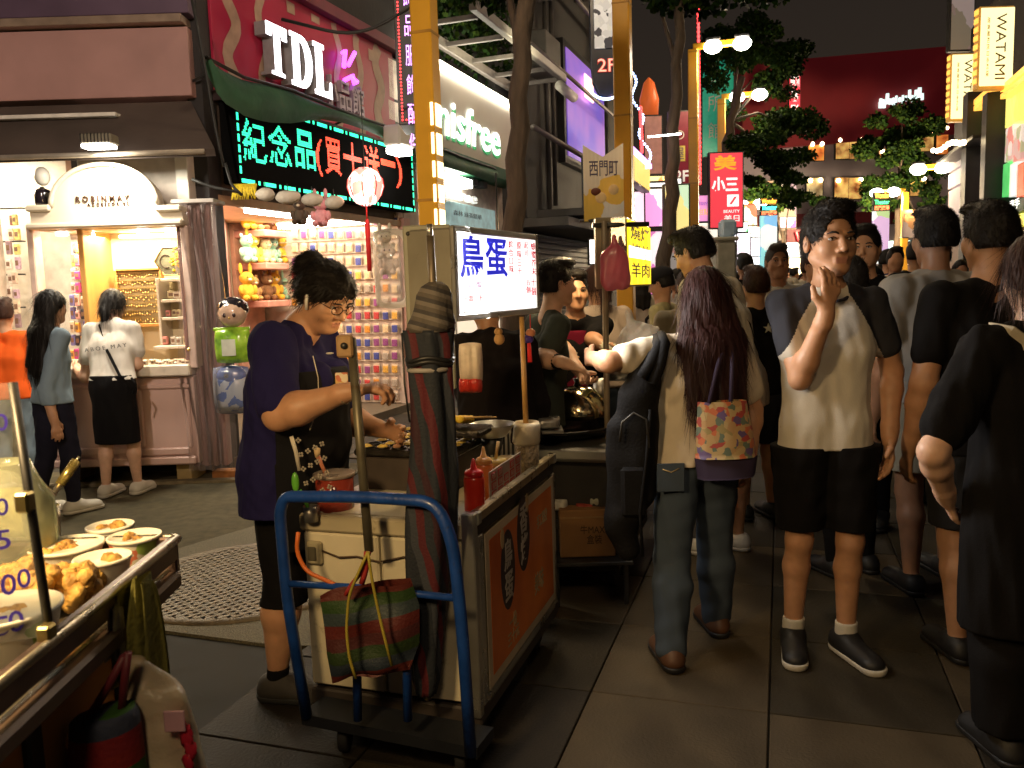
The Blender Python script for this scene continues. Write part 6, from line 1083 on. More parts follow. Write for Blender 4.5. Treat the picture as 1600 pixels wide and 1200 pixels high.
t = prop('stick_holder', 'tall mesh cup wrapped with white film holding a bamboo pole and sticks', 'stick holder', onW(824, 715, 3.06, top)); MB().lathe([(.040, 0), (.043, .01), (.045, .15), (.043, .15), (.038, .01)], n=26).build('mesh_cup', M('mesh_bronze', (.30, .22, .12), .4, .5, nz=(80, .6), bump=(120, .9, .01)), t); MB().lathe([(.046, .12), (.052, .13), (.050, .19), (.044, .205), (.040, .19), (.042, .13)], n=18, wob=.05).build('white_wrap', M('wrap_white', (.68, .58, .40), .45, bump=(18, .8)), t)
m = MB()
for i in range(40): a = random.uniform(0, 6.28); r = random.uniform(0, .034); m.tube([(r * math.cos(a), r * math.sin(a), .05), (r * 1.05 * math.cos(a), r * 1.05 * math.sin(a), .185 + random.uniform(0, .012))], .002, n=5)
m.build('bamboo_sticks', M('bamboo'), t)['kind'] = 'stuff'; b = W(815, 495, 3.08) - t.location; tube(t, 'bamboo_pole', [(.0, .01, .05), tuple(b)], [.011, .009], M('bamboo_pole', (.50, .28, .08), .4, nz=(10, .2), coat=.2), 10)
mc = thing('menu_card', 'small white sign card printed with rows of red characters on the cart edge', 'menu card', cl(-.018, .20, CZ - .03), CRZ + math.pi / 2); box(mc, 'card', (0, -.004, 0), (.34, .0, .105), M('card_pinkwhite', (.52, .40, .30), .5), .001)
for i, (s, n) in enumerate((('招牌', 3), ('鳥蛋', 3), ('原味', 2), ('海苔', 3), ('芥末', 3))):
    for k in range(n): box(mc, 'red_block', (.018 + i * .064, -.006, .012 + k * .030), (.062 + i * .064, -.0042, .037 + k * .030), M('print_red', (.48, .03, .02), .5), .0005); text(mc, 'lettering', s, (.04 + i * .064, .0245 + k * .030), (.034, .018), M('card_pinkwhite'), y=-.0062, depth=.0004)
m = MB()
for i in range(70): x = random.uniform(-.07, -.02); y = random.uniform(.62, .80); m.tube([(x, y, .0), (x + random.gauss(0, .01), y + .07, .004 + random.uniform(0, .015))], .0018, n=5)
o = m.build('loose_sticks', M('bamboo'), None); o.location = cl(0, 0, top); o.rotation_euler = (0, 0, CRZ); tag(o, 'bundle of short bamboo picks lying on the cart edge', 'bamboo picks', kind='stuff')
# post with wooden block
q0 = W(577, 862, 2.36); q1 = W(549, 528, 2.42); t = thing('sign_post', 'worn square metal post with a small wooden block on top standing at the cart front', 'post', q0); d_ = q1 - q0; MB().tube([(0, 0, 0), tuple(d_)], .0165, n=4).build('tube', M('post_olive', (.17, .15, .10), .45, .5, nz=(9, .35), nz2=(12, .55, (.12, .07, .03))), t); MB().box((d_.x - .040, d_.y - .03, d_.z - .055), (d_.x + .008, d_.y - .005, d_.z + .01), bev=.006).build('wood_block', M('block_wood', (.36, .22, .10), .7, nz=(12, .3)), t)
MB().lathe([(.008, -.004), (.010, .002), (.004, .006)], (d_.x - .016, d_.y - .034, d_.z - .02), n=10, tilt=Matrix.Rotation(math.pi / 2, 3, 'X')).build('bolt', dmetal, t)
# blue trolley
blu = M('trolley_blue', (.008, .05, .25), .42, nz=(12, .3), bump=(60, .2), coat=.2, nz2=(16, .60, (.03, .03, .05)))
tr = thing('hand_trolley', 'blue tubular hand trolley parked against the front of the egg cart', 'trolley', W(600, 1120, 2.28)); tr.location.z = 0; o = tr.location
YL, YR = 2.40, 2.20; T = lambda px, py: tuple(W(px, py, YL + (YR - YL) * (px - 450) / 285) - o)
ft = [W(478, 1100, 2.43) - o, W(734, 1135, 2.22) - o]; ft[0].z = .13; ft[1].z = .11
path = rnd_path([tuple(ft[0]), T(448, 930), T(437, 800), T(445, 776), T(560, 776), T(682, 784), T(708, 850), T(722, 980), tuple(ft[1])], .08, 6); tube(tr, 'handle_frame', path, .0175, blu, 14)
tube(tr, 'cross_bar', [T(452, 912), T(560, 918), T(716, 935)], .0105, blu, 10)
for px in (556, 634): tube(tr, 'upright', [T(px, 925), T(px + 3, 1125)], .013, blu, 10)
pl = [W(478, 1108, 2.43) - o, W(734, 1140, 2.22) - o]; pl[0].z = pl[1].z = .115; dx = (pl[1] - pl[0]).normalized(); nb = Vector((-dx.y, dx.x, 0))
m = MB(); aa = [pl[0] - dx * .02, pl[1] + dx * .02]; vs = [aa[0], aa[1], aa[1] + nb * .12, aa[0] + nb * .12]; m.add([(v.x, v.y, .10) for v in vs] + [(v.x, v.y, .135) for v in vs], [(3, 2, 1, 0), (4, 5, 6, 7), (0, 1, 5, 4), (1, 2, 6, 5), (2, 3, 7, 6), (3, 0, 4, 7)]); m.build('platform', M('platform_dark', (.008, .010, .016), .7), tr)
for k in (.08, .48): c = aa[0] + dx * (k + .03) + nb * .07; wheel(tr, (c.x, c.y, .055), .055, .03)
tube(tr, 'orange_strap', rnd_path([T(466, 832), T(463, 862), T(478, 893), T(512, 908), T(525, 914)], .03), .0065, M('strap_orange', (.62, .14, .02), .5), 8)
# umbrella
um = thing('folded_umbrella', 'big folded umbrella in maroon and slate stripes with grey top leaning on the egg cart', 'umbrella', W(668, 1085, 2.33)); o = um.location; u = lambda px, py, Y=2.33: Vector(W(px, py, Y) - o)
prof = [(1085, 15), (1060, 22), (980, 28), (900, 35), (830, 39), (760, 38), (700, 34), (640, 33), (580, 33), (540, 35), (515, 36)]
def drape(name, prof, mat, cx, n=40, fold=.16, ph=0, Y=2.33, tw=0):
    vs = []; fs = []
    for i, (py, wpx) in enumerate(prof):
        c = u(cx(py), py, Y); r = wpx * Y / FPX
        for k in range(n): a = 2 * math.pi * k / n; rr = r * (1 + fold * math.sin(5 * a + ph + i * tw) + fold * .4 * math.sin(9 * a + i * .5)); vs.append((c.x + rr * math.cos(a), c.y + rr * .75 * math.sin(a), c.z))
    for i in range(len(prof) - 1):
        for k in range(n): fs.append((i * n + k, i * n + (k + 1) % n, (i + 1) * n + (k + 1) % n, (i + 1) * n + k))
    fs += [tuple(range(n))[::-1], tuple((len(prof) - 1) * n + k for k in range(n))]; return MB().add(vs, fs, 0, True).build(name, mat, um)
prof = [(a[0] + (b[0] - a[0]) * t, a[1] + (b[1] - a[1]) * t) for a, b in zip(prof, prof[1:]) for t in (0, .34, .67)] + [prof[-1]]
drape('canopy', prof, stripes('umbrella_stripes', [(.012, .017, .026), (.085, .007, .012), (.014, .018, .026), (.012, .016, .024), (.035, .040, .052), (.075, .006, .010), (.014, .018, .026), (.03, .005, .010)], (.95, .3, .15), .16, wob=.07, rough=.75), lambda py: 668 + (1085 - py) * .008 + 4 * math.sin(py / 90), fold=.13, tw=.10)
drape('hood', [(518, 37), (505, 36), (490, 31), (475, 28), (460, 26), (448, 20), (440, 9)], stripes('hood_stripes', [(.10, .085, .07), (.16, .14, .12), (.05, .045, .045)], (.3, .1, .95), .035, wob=.01), lambda py: 672 + (516 - py) * .10, fold=.07, tw=.5)
for py, w_ in ((560, 36), (566, 35)): c = u(668 + 4, py); MB().tube([(c.x + w_ * 2.33 / FPX * math.cos(a), c.y + w_ * 1.8 / FPX * math.sin(a), c.z + .006 * math.sin(3 * a)) for a in [i * math.pi / 10 for i in range(21)]], .007, n=6).build('tie_cord', black_c if 'black_c' in globals() else blackp, um)
MB().lathe([(.062, 0), (.064, .006), (.062, .012)], tuple(u(670, 580)), n=24, sy=.8).build('white_band', M('band_grey', (.3, .28, .26), .6), um)
tube(um, 'pole', [tuple(u(668, 1092)), tuple(u(673, 700)), tuple(u(676, 440)), tuple(u(672, 368))], .011, M('pole_steel', (.20, .16, .11), .45, .4, nz=(20, .4)), 12); tube(um, 'tip', [tuple(u(672, 370)), tuple(u(671, 350))], .008, alu, 10)
tube(um, 'strut_end', [tuple(u(628, 520)), tuple(u(632, 600)), tuple(u(640, 660))], .003, dmetal, 6)
# striped shopping bag
sb = thing('striped_bag', 'red, green and grey striped nylon bag hanging from the trolley bar', 'bag', W(580, 985, 2.23)); o = sb.location; st3 = stripes('bag_stripes', [(.085, .010, .008), (.03, .045, .05), (.018, .045, .008), (.085, .012, .008), (.02, .03, .045), (.018, .038, .008), (.06, .012, .012)], (-.16, 0, 1), .25, wob=.012, rough=.6)
cr = [(502, 932), (572, 912), (640, 905), (655, 965), (650, 1030), (620, 1048), (560, 1050), (524, 1066), (508, 1010)]; vs = []; n = 12; L_ = lambda a, b, t: (a[0] + (b[0] - a[0]) * t, a[1] + (b[1] - a[1]) * t)
left = [(500, 934), (505, 975), (510, 1020), (520, 1064)]; right = [(642, 906), (655, 950), (655, 1005), (640, 1045)]
def poly(q, t): k = min(len(q) - 2, int(t * (len(q) - 1))); return L_(q[k], q[k + 1], t * (len(q) - 1) - k)
for s in (-1, 1):
    for j in range(n + 1):
        for i in range(n + 1):
            t = i / n; v = j / n; p = L_(poly(left, v), poly(right, v), t); e = max(0, 1 - abs(2 * t - 1) ** 2.5) ** .5 * max(0, 1 - max(0, v * 1.0) ** 5) ** .5; w_ = W(p[0], p[1] - 8 * math.sin(t * 3.1) * (1 - v) * (1 if s > 0 else .3), 2.24) - o; vs.append((w_.x, w_.y + s * (.030 * e * (.4 + .6 * v)) + .008 * math.sin(t * 12 + v * 4) + .007 * math.sin(t * 5 - v * 11) * e, w_.z + .006 * math.sin(t * 7 + s)))
k = (n + 1) ** 2; f = [(j * (n + 1) + i, j * (n + 1) + i + 1, (j + 1) * (n + 1) + i + 1, (j + 1) * (n + 1) + i) for j in range(n) for i in range(n)]
MB().add(vs, [q[::-1] for q in f] + [tuple(x + k for x in q) for q in f], 0, True).build('sack', st3, sb)
ystr = M('strap_yellow', (.32, .26, .03), .6); 
for q in ([(575, 862), (560, 895), (545, 930), (541, 985), (546, 1030), (556, 1060)], [(575, 862), (580, 900), (588, 940), (598, 985), (612, 1040)]): m = MB(); tb = [tuple(W(x, y, 2.165) - o) for x, y in q]; m.tube(rnd_path(tb, .03), .0045, n=6); m.build('handle', ystr, sb)
tube(sb, 'red_strap', rnd_path([tuple(W(x, y, 2.18) - o) for x, y in ((577, 862), (568, 890), (548, 915), (540, 930))], .02), .006, M('strap_red', (.3, .02, .02), .6), 8)
tube(sb, 'red_strap', rnd_path([tuple(W(x, y, 2.18) - o) for x, y in ((573, 862), (572, 890), (565, 912))], .02), .008, M('strap_red'), 8)
# ------------------------------------------------------------------ lit egg sign
SP = Panel(711, 2.62, 837, 3.22, 357, 500); es = pthing(SP, 'egg_sign', 'lit white box sign with fat blue characters 鳥蛋 and columns of small red writing'.replace('鳥蛋 ', ''), 'sign'); H0 = SP.uv(711, 357)[1]; zb0 = SP.uv(711, 500)[1]; zt1 = SP.uv(836, 368)[1]; zb1 = SP.uv(836, 487)[1]; z0 = (zb0 + zb1) / 2; z1 = (H0 + zt1) / 2
sgf = M('sign_face', (1, .97, .92), .3, emit=1.75, ecol=(1, .97, .93), nz=None); box(es, 'face', (.012, -.004, z0 + .012), (SP.w - .012, .0, z1 - .012), sgf, .002); box(es, 'case', (0, .002, z0), (SP.w, .17, z1), M('case_grey', (.30, .28, .22), .5, .3, nz=(6, .15), nz2=(14, .62, (.15, .12, .08))), .006)
for a, b in (((-.004, -.012, z0 - .006), (SP.w + .004, .004, z0 + .016)), ((-.004, -.012, z1 - .016), (SP.w + .004, .004, z1 + .006)), ((-.006, -.012, z0), (.014, .004, z1)), ((SP.w - .014, -.012, z0), (SP.w + .006, .004, z1))): box(es, 'rim', a, b, alu, .003)
bl = M('char_blue', (.02, .03, .75), .4, emit=.55, ecol=(.03, .04, .9)); rd = M('char_red', (.6, .02, .05), .4, emit=.35, ecol=(.75, .03, .08))
ptext(SP, es, 'big_character', '鳥', 715, 368, 752, 434, bl, y=-.006, depth=.002, bold=.018); ptext(SP, es, 'big_character', '蛋', 756, 373, 790, 433, bl, y=-.006, depth=.002, bold=.018)
for x, y0, y1, s in ((796, 376, 426, '綜合口味'), (809, 378, 430, '原味三十'), (820, 378, 400, '起司'), (831, 379, 430, '蜂蜜芥末'), (823, 437, 458, '五個'), (831, 434, 462, '十個')): ptext(SP, es, 'small_writing', s, x - 3.5, y0, x + 3.5, y1, rd, y=-.006, depth=.001, vert=True, bold=.01)
ptext(SP, es, 'small_writing', '一串三十', 721, 461, 752, 472, rd, y=-.006, depth=.001, bold=.01); ptext(SP, es, 'small_writing', '鳥 蛋', 728, 440, 750, 450, M('char_purple', (.4, .1, .4), emit=.3), y=-.006, depth=.001); ptext(SP, es, 'small_writing', '電話', 720, 487, 732, 494, M('ink_brown'), y=-.006, depth=.001)
sd = thing('sign_side_board', 'scuffed pale metal board with two screws left of the lit egg sign', 'board', W(628, 610, 2.70)); o = sd.location; a = W(629, 353, 2.70) - o; b = W(708, 352, 2.66) - o; m = MB(); MB().box((a.x, -.012, 0), (b.x - .012, .012, a.z), bev=.004).build('board', M('board_grey', (.36, .36, .27), .5, nz=(3, .12), bump=(20, .15), nz2=(8, .6, (.25, .22, .14))), sd)
for px in (637, 699): p_ = W(px, 365, 2.68) - o; MB().ball((p_.x, -.014, p_.z), (.007, .004, .007), n=10).build('screw', dmetal, sd)
box(sd, 'seam_strip', ((a.x + b.x) / 2 - .006, -.018, .0), ((a.x + b.x) / 2 + .008, -.012, a.z - .02), alu, .002)
light('AREA', 'egg_sign_light', SP.loc + Vector((SP.ux.x * SP.w / 2, SP.ux.y * SP.w / 2, (z0 + z1) / 2)) + SP.n * .03, 24, (1, .95, .88), SP.w, target=SP.loc + SP.n * 3 + Vector((0, 0, 0)), sy=.3)
# ------------------------------------------------------------------ second stall with grill
g0 = W(812, 690, 3.95); gs = thing('grill_stall', 'dark grill stall with stainless edge, iron plate and clutter behind the egg cart', 'food cart', (g0.x, 3.75, 0), -SA); tz = W(870, 690, 3.9).z; gdk = M('stall_dark', (.025, .022, .02), .5, nz=(6, .3))
box(gs, 'cabinet', (-.1, .03, .12), (.44, .9, tz - .05), gdk, .01); box(gs, 'counter', (-.14, -.02, tz - .05), (.47, .95, tz - .01), metal, .008); box(gs, 'edge_rail', (-.14, -.035, tz - .035), (.47, -.02, tz + .005), alu, .004); box(gs, 'lower_shelf', (-.08, -.0, .32), (.42, .03, .36), gdk, .004)
for x in (-.02, .38): wheel(gs, (x, .2, .09), .09, .04)
pn = thing('iron_pan', 'wide black round frying plate of the second stall', 'pan', W(875, 668, 4.1)); MB().lathe([(.001, -.03), (.2, -.03), (.27, .0), (.285, .02), (.27, .022), (.2, -.015), (.001, -.018)], n=40).build('plate', M('iron_gloss', (.02, .018, .016), .22, .7, nz=(8, .3), bump=(20, .3)), pn); 
dm = thing('steel_dome', 'shiny domed steel lid reflecting gold light on the second stall', 'lid', W(903, 650, 4.15)); MB().lathe([(.15, 0), (.158, .01), (.15, .05), (.125, .10), (.08, .14), (.02, .155), (.001, .156)], n=36).build('dome', M('dome_steel', (.55, .48, .30), .12, 1.0, nz=(5, .1), bump=(6, .35, .02)), dm); MB().lathe([(.02, 0), (.012, .015), (.022, .035), (.001, .04)], (0, 0, .155), n=14).build('knob', blackp, dm)
pls = thing('plastic_tray', 'crumpled shiny plastic and tin tray at the near end of the grill', 'tray', W(852, 660, 3.75)); pillow(pls, 'film', (0, 0, 0), .14, .06, .12, M('film_silver', (.5, .5, .48), .12, .6, bump=(12, 1, .03))); box(pls, 'tray', (-.08, -.06, -.045), (.08, .10, -.03), metal, .004)
bp_ = thing('sauce_board', 'red-brown chopping tray behind the iron pan', 'tray', W(868, 625, 4.5)); box(bp_, 'board', (-.16, -.1, -.02), (.16, .1, .01), M('board_redbrown', (.18, .05, .02), .4), .006); MB().ball((.04, -.02, .03), (.06, .02, .02), n=12, wob=.1).build('meat', M('meat', (.42, .14, .05), .3), bp_); 
gr_ = thing('lettuce_tub', 'steel tub of green leaves between the stall woman and the grill post', 'tub', W(975, 570, 4.6)); MB().lathe([(.10, -.08), (.12, .02), (.115, .02), (.095, -.075)], n=22).build('tub', metal, gr_); leaves('lettuce', [((0, 0, .03), (.11, .1, .04))], 160, .05, [M('lettuce', (.08, .22, .02), .5)], gr_, 3)
cu = thing('steel_cup_stack', 'tall steel containers by the grill post', 'container', W(930, 610, 4.35));
for dx_, h_ in ((-.06, .10), (.03, .14)): MB().lathe([(.04, -.08), (.042, h_ - .08), (.038, h_ - .08), (.036, -.07)], (dx_, 0, 0), n=18).build('container', metal, cu)
cbx = thing('cardboard_box', 'brown cardboard carton with printed lettering under the second stall', 'cardboard box', W(876, 872, 3.62)); zt = W(876, 798, 3.62).z - cbx.location.z; wd_ = W(962, 860, 3.62).x - cbx.location.x; cbm_ = M('cardboard', (.26, .13, .045), .8, nz=(6, .15)); box(cbx, 'carton', (0, 0, 0), (wd_, .3, zt), cbm_, .004); text(cbx, 'print', '牛MAXS\n盒裝', (wd_ * .62, zt * .48), (wd_ * .5, zt * .4), M('print_dark', (.05, .025, .01), .8), y=-.001, depth=.001); box(cbx, 'tape', (wd_ * .0, -.002, zt * .82), (wd_, -.0005, zt * .86), M('tape', (.34, .2, .08), .4), .0002)
ut_ = thing('lower_tray', 'dark sheet metal tray carrying the carton', 'tray', (cbx.location.x - .05, 3.55, cbx.location.z - .02)); box(ut_, 'tray', (0, 0, 0), (wd_ + .12, .4, .018), dmetal, .003); 
for x in (.02, wd_ + .08): box(ut_, 'leg', (x, .02, -ut_.location.z), (x + .02, .04, 0), dmetal, .003)
for i, (px, py, c_) in enumerate(((872, 775, (.6, .58, .5)), (915, 780, (.35, .05, .03)), (935, 768, (.4, .4, .3)))): b_ = thing('packet', ('white plastic packet', 'dark red packet', 'pale rolled packet')[i] + ' lying on the carton of the second stall', 'packet', W(px, py + 22, 3.7)); pillow(b_, 'packet', (0, 0, .025), .09, .05, .06, M('packet_%d' % i, c_, .5))
# stall post and its signs
sp2 = thing('stall_post', 'slim square post holding the pink bag and yellow lit sign of the second stall', 'post', (W(948, 660, 4.0).x, 4.0, 0)); zt = W(948, 345, 4.0).z; tube(sp2, 'post', [(0, 0, 0), (.005, 0, zt)], .018, M('post_beige', (.34, .27, .18), .4, .4), 4); tube(sp2, 'crossbar', [(-.05, 0, zt - .02), (.22, .02, zt - .02)], .012, dmetal, 8)
YP = Panel(981, 4.0, 1016, 4.75, 337, 446); ys = pthing(YP, 'yellow_stall_sign', 'lit yellow box sign with dark brush characters of the second stall', 'sign'); yf = stripes('yellow_face', [(1, .72, .02), (1, .76, .04), (1, .70, .02)], (1, 0, 0), .2, emit=1.5); z0 = YP.uv(981, 445)[1]; z1 = YP.uv(981, 342)[1]; box(ys, 'face', (.01, -.004, z0), (YP.w - .01, 0, z1), yf, .002); box(ys, 'case', (-.003, .002, z0 - .01), (YP.w, .16, z1 + .01), alu, .006); 
for i in range(3): text(ys, 'brush_writing', '燒烤羊肉'[i * 1:i + 2][:2], (YP.w * .5, z0 + (z1 - z0) * (.83 - .30 * i)), (YP.w * .8, (z1 - z0) * .24), M('ink_dark'), y=-.005, depth=.001, bold=.01)
box(ys, 'white_glow', (.02, -.006, z0 + (z1 - z0) * .42), (YP.w - .02, -.0045, z0 + (z1 - z0) * .6), lit('w3', (1, .98, .8), 2.5), .001)
sb2 = thing('sign_back_board', 'beige back board beside the yellow stall sign', 'board', W(932, 452, 4.02)); zz = W(932, 340, 4.02).z - sb2.location.z; ww = W(980, 400, 4.02).x - sb2.location.x; box(sb2, 'board', (0, 0, 0), (ww, .02, zz), M('board_beige', (.32, .27, .18), .5, nz=(4, .2)), .004)
pk_ = thing('pink_bag', 'translucent pink plastic bag hanging on the beige board of the second stall', 'plastic bag', W(960, 410, 3.92)); t_ = Vox((-.12, -.07, -.16), (.12, .07, .16), .005); t_.cap((0, 0, -.06), (0, 0, .0), .065, .06, .02, ((0, 1, 0), .4)); t_.cap((-.035, 0, -.10), (-.03, 0, .02), .03, .03, .02, ((0, 1, 0), .5)); t_.cap((.035, 0, -.10), (.03, 0, .02), .03, .03, .02, ((0, 1, 0), .5)); t_.cap((0, 0, .04), (0, 0, .12), .025, .014, .03, ((0, 1, 0), .5)); t_.ripple(.002, .04, (1, 1, .3), seed=3); t_.mesh('bag', M('bag_pink', (.60, .13, .20), .35, sub=.2, coat=.3), (0, 0, 0), pk_)
wb = thing('white_bag', 'crumpled translucent white plastic bag tied at the second stall counter', 'plastic bag', W(998, 528, 3.75)); t_ = Vox((-.13, -.08, -.14), (.13, .08, .16), .005); t_.ell((0, 0, -.03), (.10, .06, .09), .02); t_.cap((-.02, 0, .03), (-.05, 0, .11), .035, .01, .03); t_.cap((.03, 0, .02), (.08, 0, .04), .03, .012, .03); t_.ripple(.004, .05, (1, 1, .6), seed=9); t_.mesh('bag', M('bag_white', (.62, .56, .48), .35, sub=.2, bump=(18, .8, .02)), (0, 0, 0), wb)
hk = thing('bead_charm', 'little orange and blue charm with a red tassel hanging in front of the stall man', 'charm', W(829, 520, 3.4)); MB().ball((0, 0, 0), (.02, .015, .018), n=12).build('bead', M('bead_orange', (.75, .3, .15), .4), hk); MB().ball((-.01, 0, -.025), (.022, .015, .018), n=12).build('bead', M('bead_blue', (.06, .03, .3), .4), hk); MB().tube([(-.008, 0, -.04), (-.006, 0, -.12)], [.007, .010], n=10).build('tassel', M('tassel_bright', (.85, .03, .02), .6, emit=.1), hk); MB().tube([(0, 0, .015), (0, 0, .10)], .002, n=5).build('cord', redm, hk)
wr = thing('snack_bag', 'white and red snack bag hanging behind the umbrella by the lit sign', 'bag', W(731, 575, 3.1)); pillow(wr, 'bag', (.012, 0, .02), .09, .15, .05, M('snackbag_white', (.58, .50, .42), .3, bump=(25, .8, .01), nz=(12, .25))); pillow(wr, 'red_band', (.008, 0, -.065), .088, .06, .052, M('snackbag_red', (.48, .03, .02), .3, bump=(25, .8, .01)))
ch2 = thing('tan_charm', 'small tan bear charm hanging under the lit sign', 'charm', W(780, 530, 3.1)); MB().ball((0, 0, 0), (.02, .014, .022), n=12).build('body', M('charm_tan', (.45, .26, .10), .8), ch2); MB().ball((-.002, 0, .028), (.016, .013, .015), n=12).build('head', M('charm_tan'), ch2)
light('POINT', 'added_grill_light', W(905, 470, 4.3) + Vector((0, 0, .38)), 25, (1, .72, .38), .06)  # unseen warm light added over the grill
bl_ = thing('added_grill_bulb', 'unseen bare warm bulb added over the grill of the second stall behind the lit sign', 'lamp', W(780, 430, 4.2)); MB().ball((0, 0, 0), .035, n=12).build('bulb', lampy, bl_); tube(bl_, 'cord', [(0, 0, .03), (0, 0, .5)], .004, blackp, 6)  # added bulb, hidden by the sign, standing for the grill light
cbl = thing('added_cart_bulb', 'unseen small bare warm bulb added over the egg griddle behind the umbrella', 'lamp', W(668, 470, 2.76)); MB().ball((0, 0, 0), .024, n=12).build('bulb', lampy, cbl); tube(cbl, 'cord', [(0, 0, .02), (0, 0, .14)], .003, blackp, 6)  # unseen bulb added to light the griddle and the vendor
light('POINT', 'added_cart_light', W(668, 470, 2.76) + Vector((.0, .0, -.05)), 15, (1, .66, .30), .03)
# backpack, floral tote (held by the woman)
bk = thing('backpack', 'large sagging black backpack hanging from the woman\'s left shoulder', 'backpack', W(988, 700, 3.0)); o = v3(bk.location); t_ = Vox((-.25, -.2, -.42), (.22, .2, .42), .007); w2 = lambda px, py, Y=3.0: v3(W(px, py, Y)) - o
t_.cap(w2(994, 620), w2(984, 800), .068, .060, .03, ((0, 1, 0), .9)); t_.cap(w2(968, 670), w2(964, 820), .045, .042, .03); t_.cap(w2(1008, 600), w2(1002, 770), .058, .052, .03); t_.cap(w2(1000, 585), w2(1020, 560), .04, .03, .03); t_.cap(w2(968, 810), w2(980, 858), .048, .045, .04); t_.ripple(.0035, .16, seed=12); t_.mesh('sack', M('nylon_black', (.009, .009, .010), .8, bump=(120, .3), spec=.12), (0, 0, 0), bk)
tube(bk, 'zip_line', [tuple(w2(x, y, 2.915)) for x, y in ((968, 690), (972, 660), (990, 645), (1010, 655), (1014, 700))], .004, dmetal, 6); tube(bk, 'loose_strap', [tuple(w2(x, y, 2.92)) for x, y in ((1016, 640), (1010, 720), (1000, 800), (1004, 870))], .006, M('nylon_black'), 6); box(bk, 'front_pocket', tuple(w2(972, 810, 2.925) + np.array((0, 0, 0))), tuple(w2(1010, 730, 2.925) + np.array((0, .03, 0))), M('nylon_black'), .012)
for (x0, y0, x1, y1) in ((1038, 536, 1020, 600), (1030, 540, 1002, 590)):
    m = MB(); a = w2(x0, y0, 2.97); b = w2(x1, y1, 2.93); mid_ = (a + b) / 2 + np.array((0, -.02, .0)); m.tube([tuple(a + np.array((.01, .12, .02))), tuple(a), tuple(mid_), tuple(b)], [.02, .022, .022, .02], n=8); m.build('shoulder_strap', M('nylon_black'), bk)
ft_ = thing('floral_tote', 'flowered tote bag with a dark purple base hanging at the woman\'s right hip', 'tote bag', W(1133, 680, 2.94)); o = ft_.location; fp = patches('floral', [(.42, .26, .12), (.35, .06, .05), (.45, .33, .16), (.12, .16, .12), (.50, .14, .06), (.30, .24, .10), (.12, .08, .2), (.45, .30, .14)], 42, .5, dist=.12)
vs = []; n = 12; L0_ = [(1090, 628), (1088, 670), (1086, 716)]; R0_ = [(1166, 625), (1176, 670), (1182, 712)]
def tote(name, Lq, Rq, mat, dep):
    vs = []
    for s in (-1, 1):
        for j in range(n + 1):
            for i in range(n + 1): t = i / n; v = j / n; p = L_(poly(Lq, v), poly(Rq, v), t); w_ = W(p[0], p[1], 2.94) - o; e = max(0, 1 - abs(2 * t - 1) ** 4) ** .5; vs.append((w_.x, w_.y + s * dep * e * (.55 + .45 * v) + .004 * math.sin(t * 9), w_.z))
    MB().add(vs, [q[::-1] for q in f] + [tuple(x + k for x in q) for q in f] + [(n * (n + 1) + i, n * (n + 1) + i + 1, k + n * (n + 1) + i + 1, k + n * (n + 1) + i) for i in range(n)], 0, True).build(name, mat, ft_)
tote('bag', L0_, R0_, fp, .045); tote('purple_base', [(1085, 716), (1090, 748)], [(1184, 712), (1180, 742)], M('base_purple', (.02, .010, .035), .8), .05)
for dx_ in (0, 34): tube(ft_, 'handle', rnd_path([tuple(W(1108 + dx_, 630, 2.92) - o), tuple(W(1124 + dx_ * .6, 560, 2.97) - o), tuple(W(1142, 530, 3.03) - o)], .05), .008, M('base_purple'), 8)
# ------------------------------------------------------------------ fried chicken stall, lower left
a = W(80, 1000, 1.02); b = W(262, 838, 1.42); TZ = (a.z + b.z) / 2; dv = Vector((b.x - a.x, b.y - a.y, 0)); brz = math.atan2(dv.y, dv.x); org = Vector((a.x, a.y, 0)); org = org - dv.normalized() * .42
ck = thing('chicken_stall', 'steel-topped fried chicken stall with a wooden front at the lower left corner', 'food cart', org, brz); TL_ = dv.length + .42; steel = M('steel_tray', (.50, .46, .38), .28, .9, nz=(10, .15), bump=(30, .15))
R3 = Matrix.Rotation(brz, 3, 'Z'); cw = lambda x, y, z: org + R3 @ Vector((x, y, z))
def cloc(px, py, z):  # pixel on height z -> local
    p = G(px, py, z); r = R3.transposed() @ (Vector((p.x, p.y, 0)) - org); return r.x, r.y
box(ck, 'tray_bottom', (0, .0, TZ - .06), (TL_, .75, TZ - .05), steel, .003); m = MB(); m.box((-.01, -.012, TZ - .038), (TL_ + .012, .004, TZ + .004), bev=.003); m.box((TL_, -.012, TZ - .06), (TL_ + .015, .75, TZ + .004), bev=.003); m.build('tray_rim', M('rim_steel', (.16, .11, .10), .35, .7, nz=(10, .3)), ck); MB().tube([(-.02, -.014, TZ), (TL_ + .01, -.014, TZ), (TL_ + .018, 0, TZ), (TL_ + .018, .7, TZ)], .007, n=8).build('rolled_edge', steel, ck)
box(ck, 'drip_ledge', (-.02, -.02, TZ - .085), (TL_ - .0, .02, TZ - .055), M('ledge_dark', (.09, .06, .045), .45, .4), .006); box(ck, 'frame_rail', (-.02, .022, TZ - .085), (TL_ - .02, .05, TZ - .062), dmetal, .004)
wf_ = M('wood_front', (.55, .24, .05), .6, nz=(4, .3), stretch=(.3, 1, 1), bump=(20, .2)); box(ck, 'wood_panel', (.0, .045, .12), (TL_ - .12, .06, TZ - .09), wf_, .004)
for x in (.0, TL_ * .5, TL_ - .15): box(ck, 'dark_post', (x, .035, .0), (x + .035, .07, TZ - .09), gdk, .004)
box(ck, 'lower_rail', (.0, .035, .42), (TL_ - .12, .065, .46), gdk, .004); box(ck, 'side_panel', (TL_ - .14, .08, .12), (TL_ - .12, .72, TZ - .09), M('side_dark', (.04, .03, .03), .7), .004)
foodz = TZ - .048
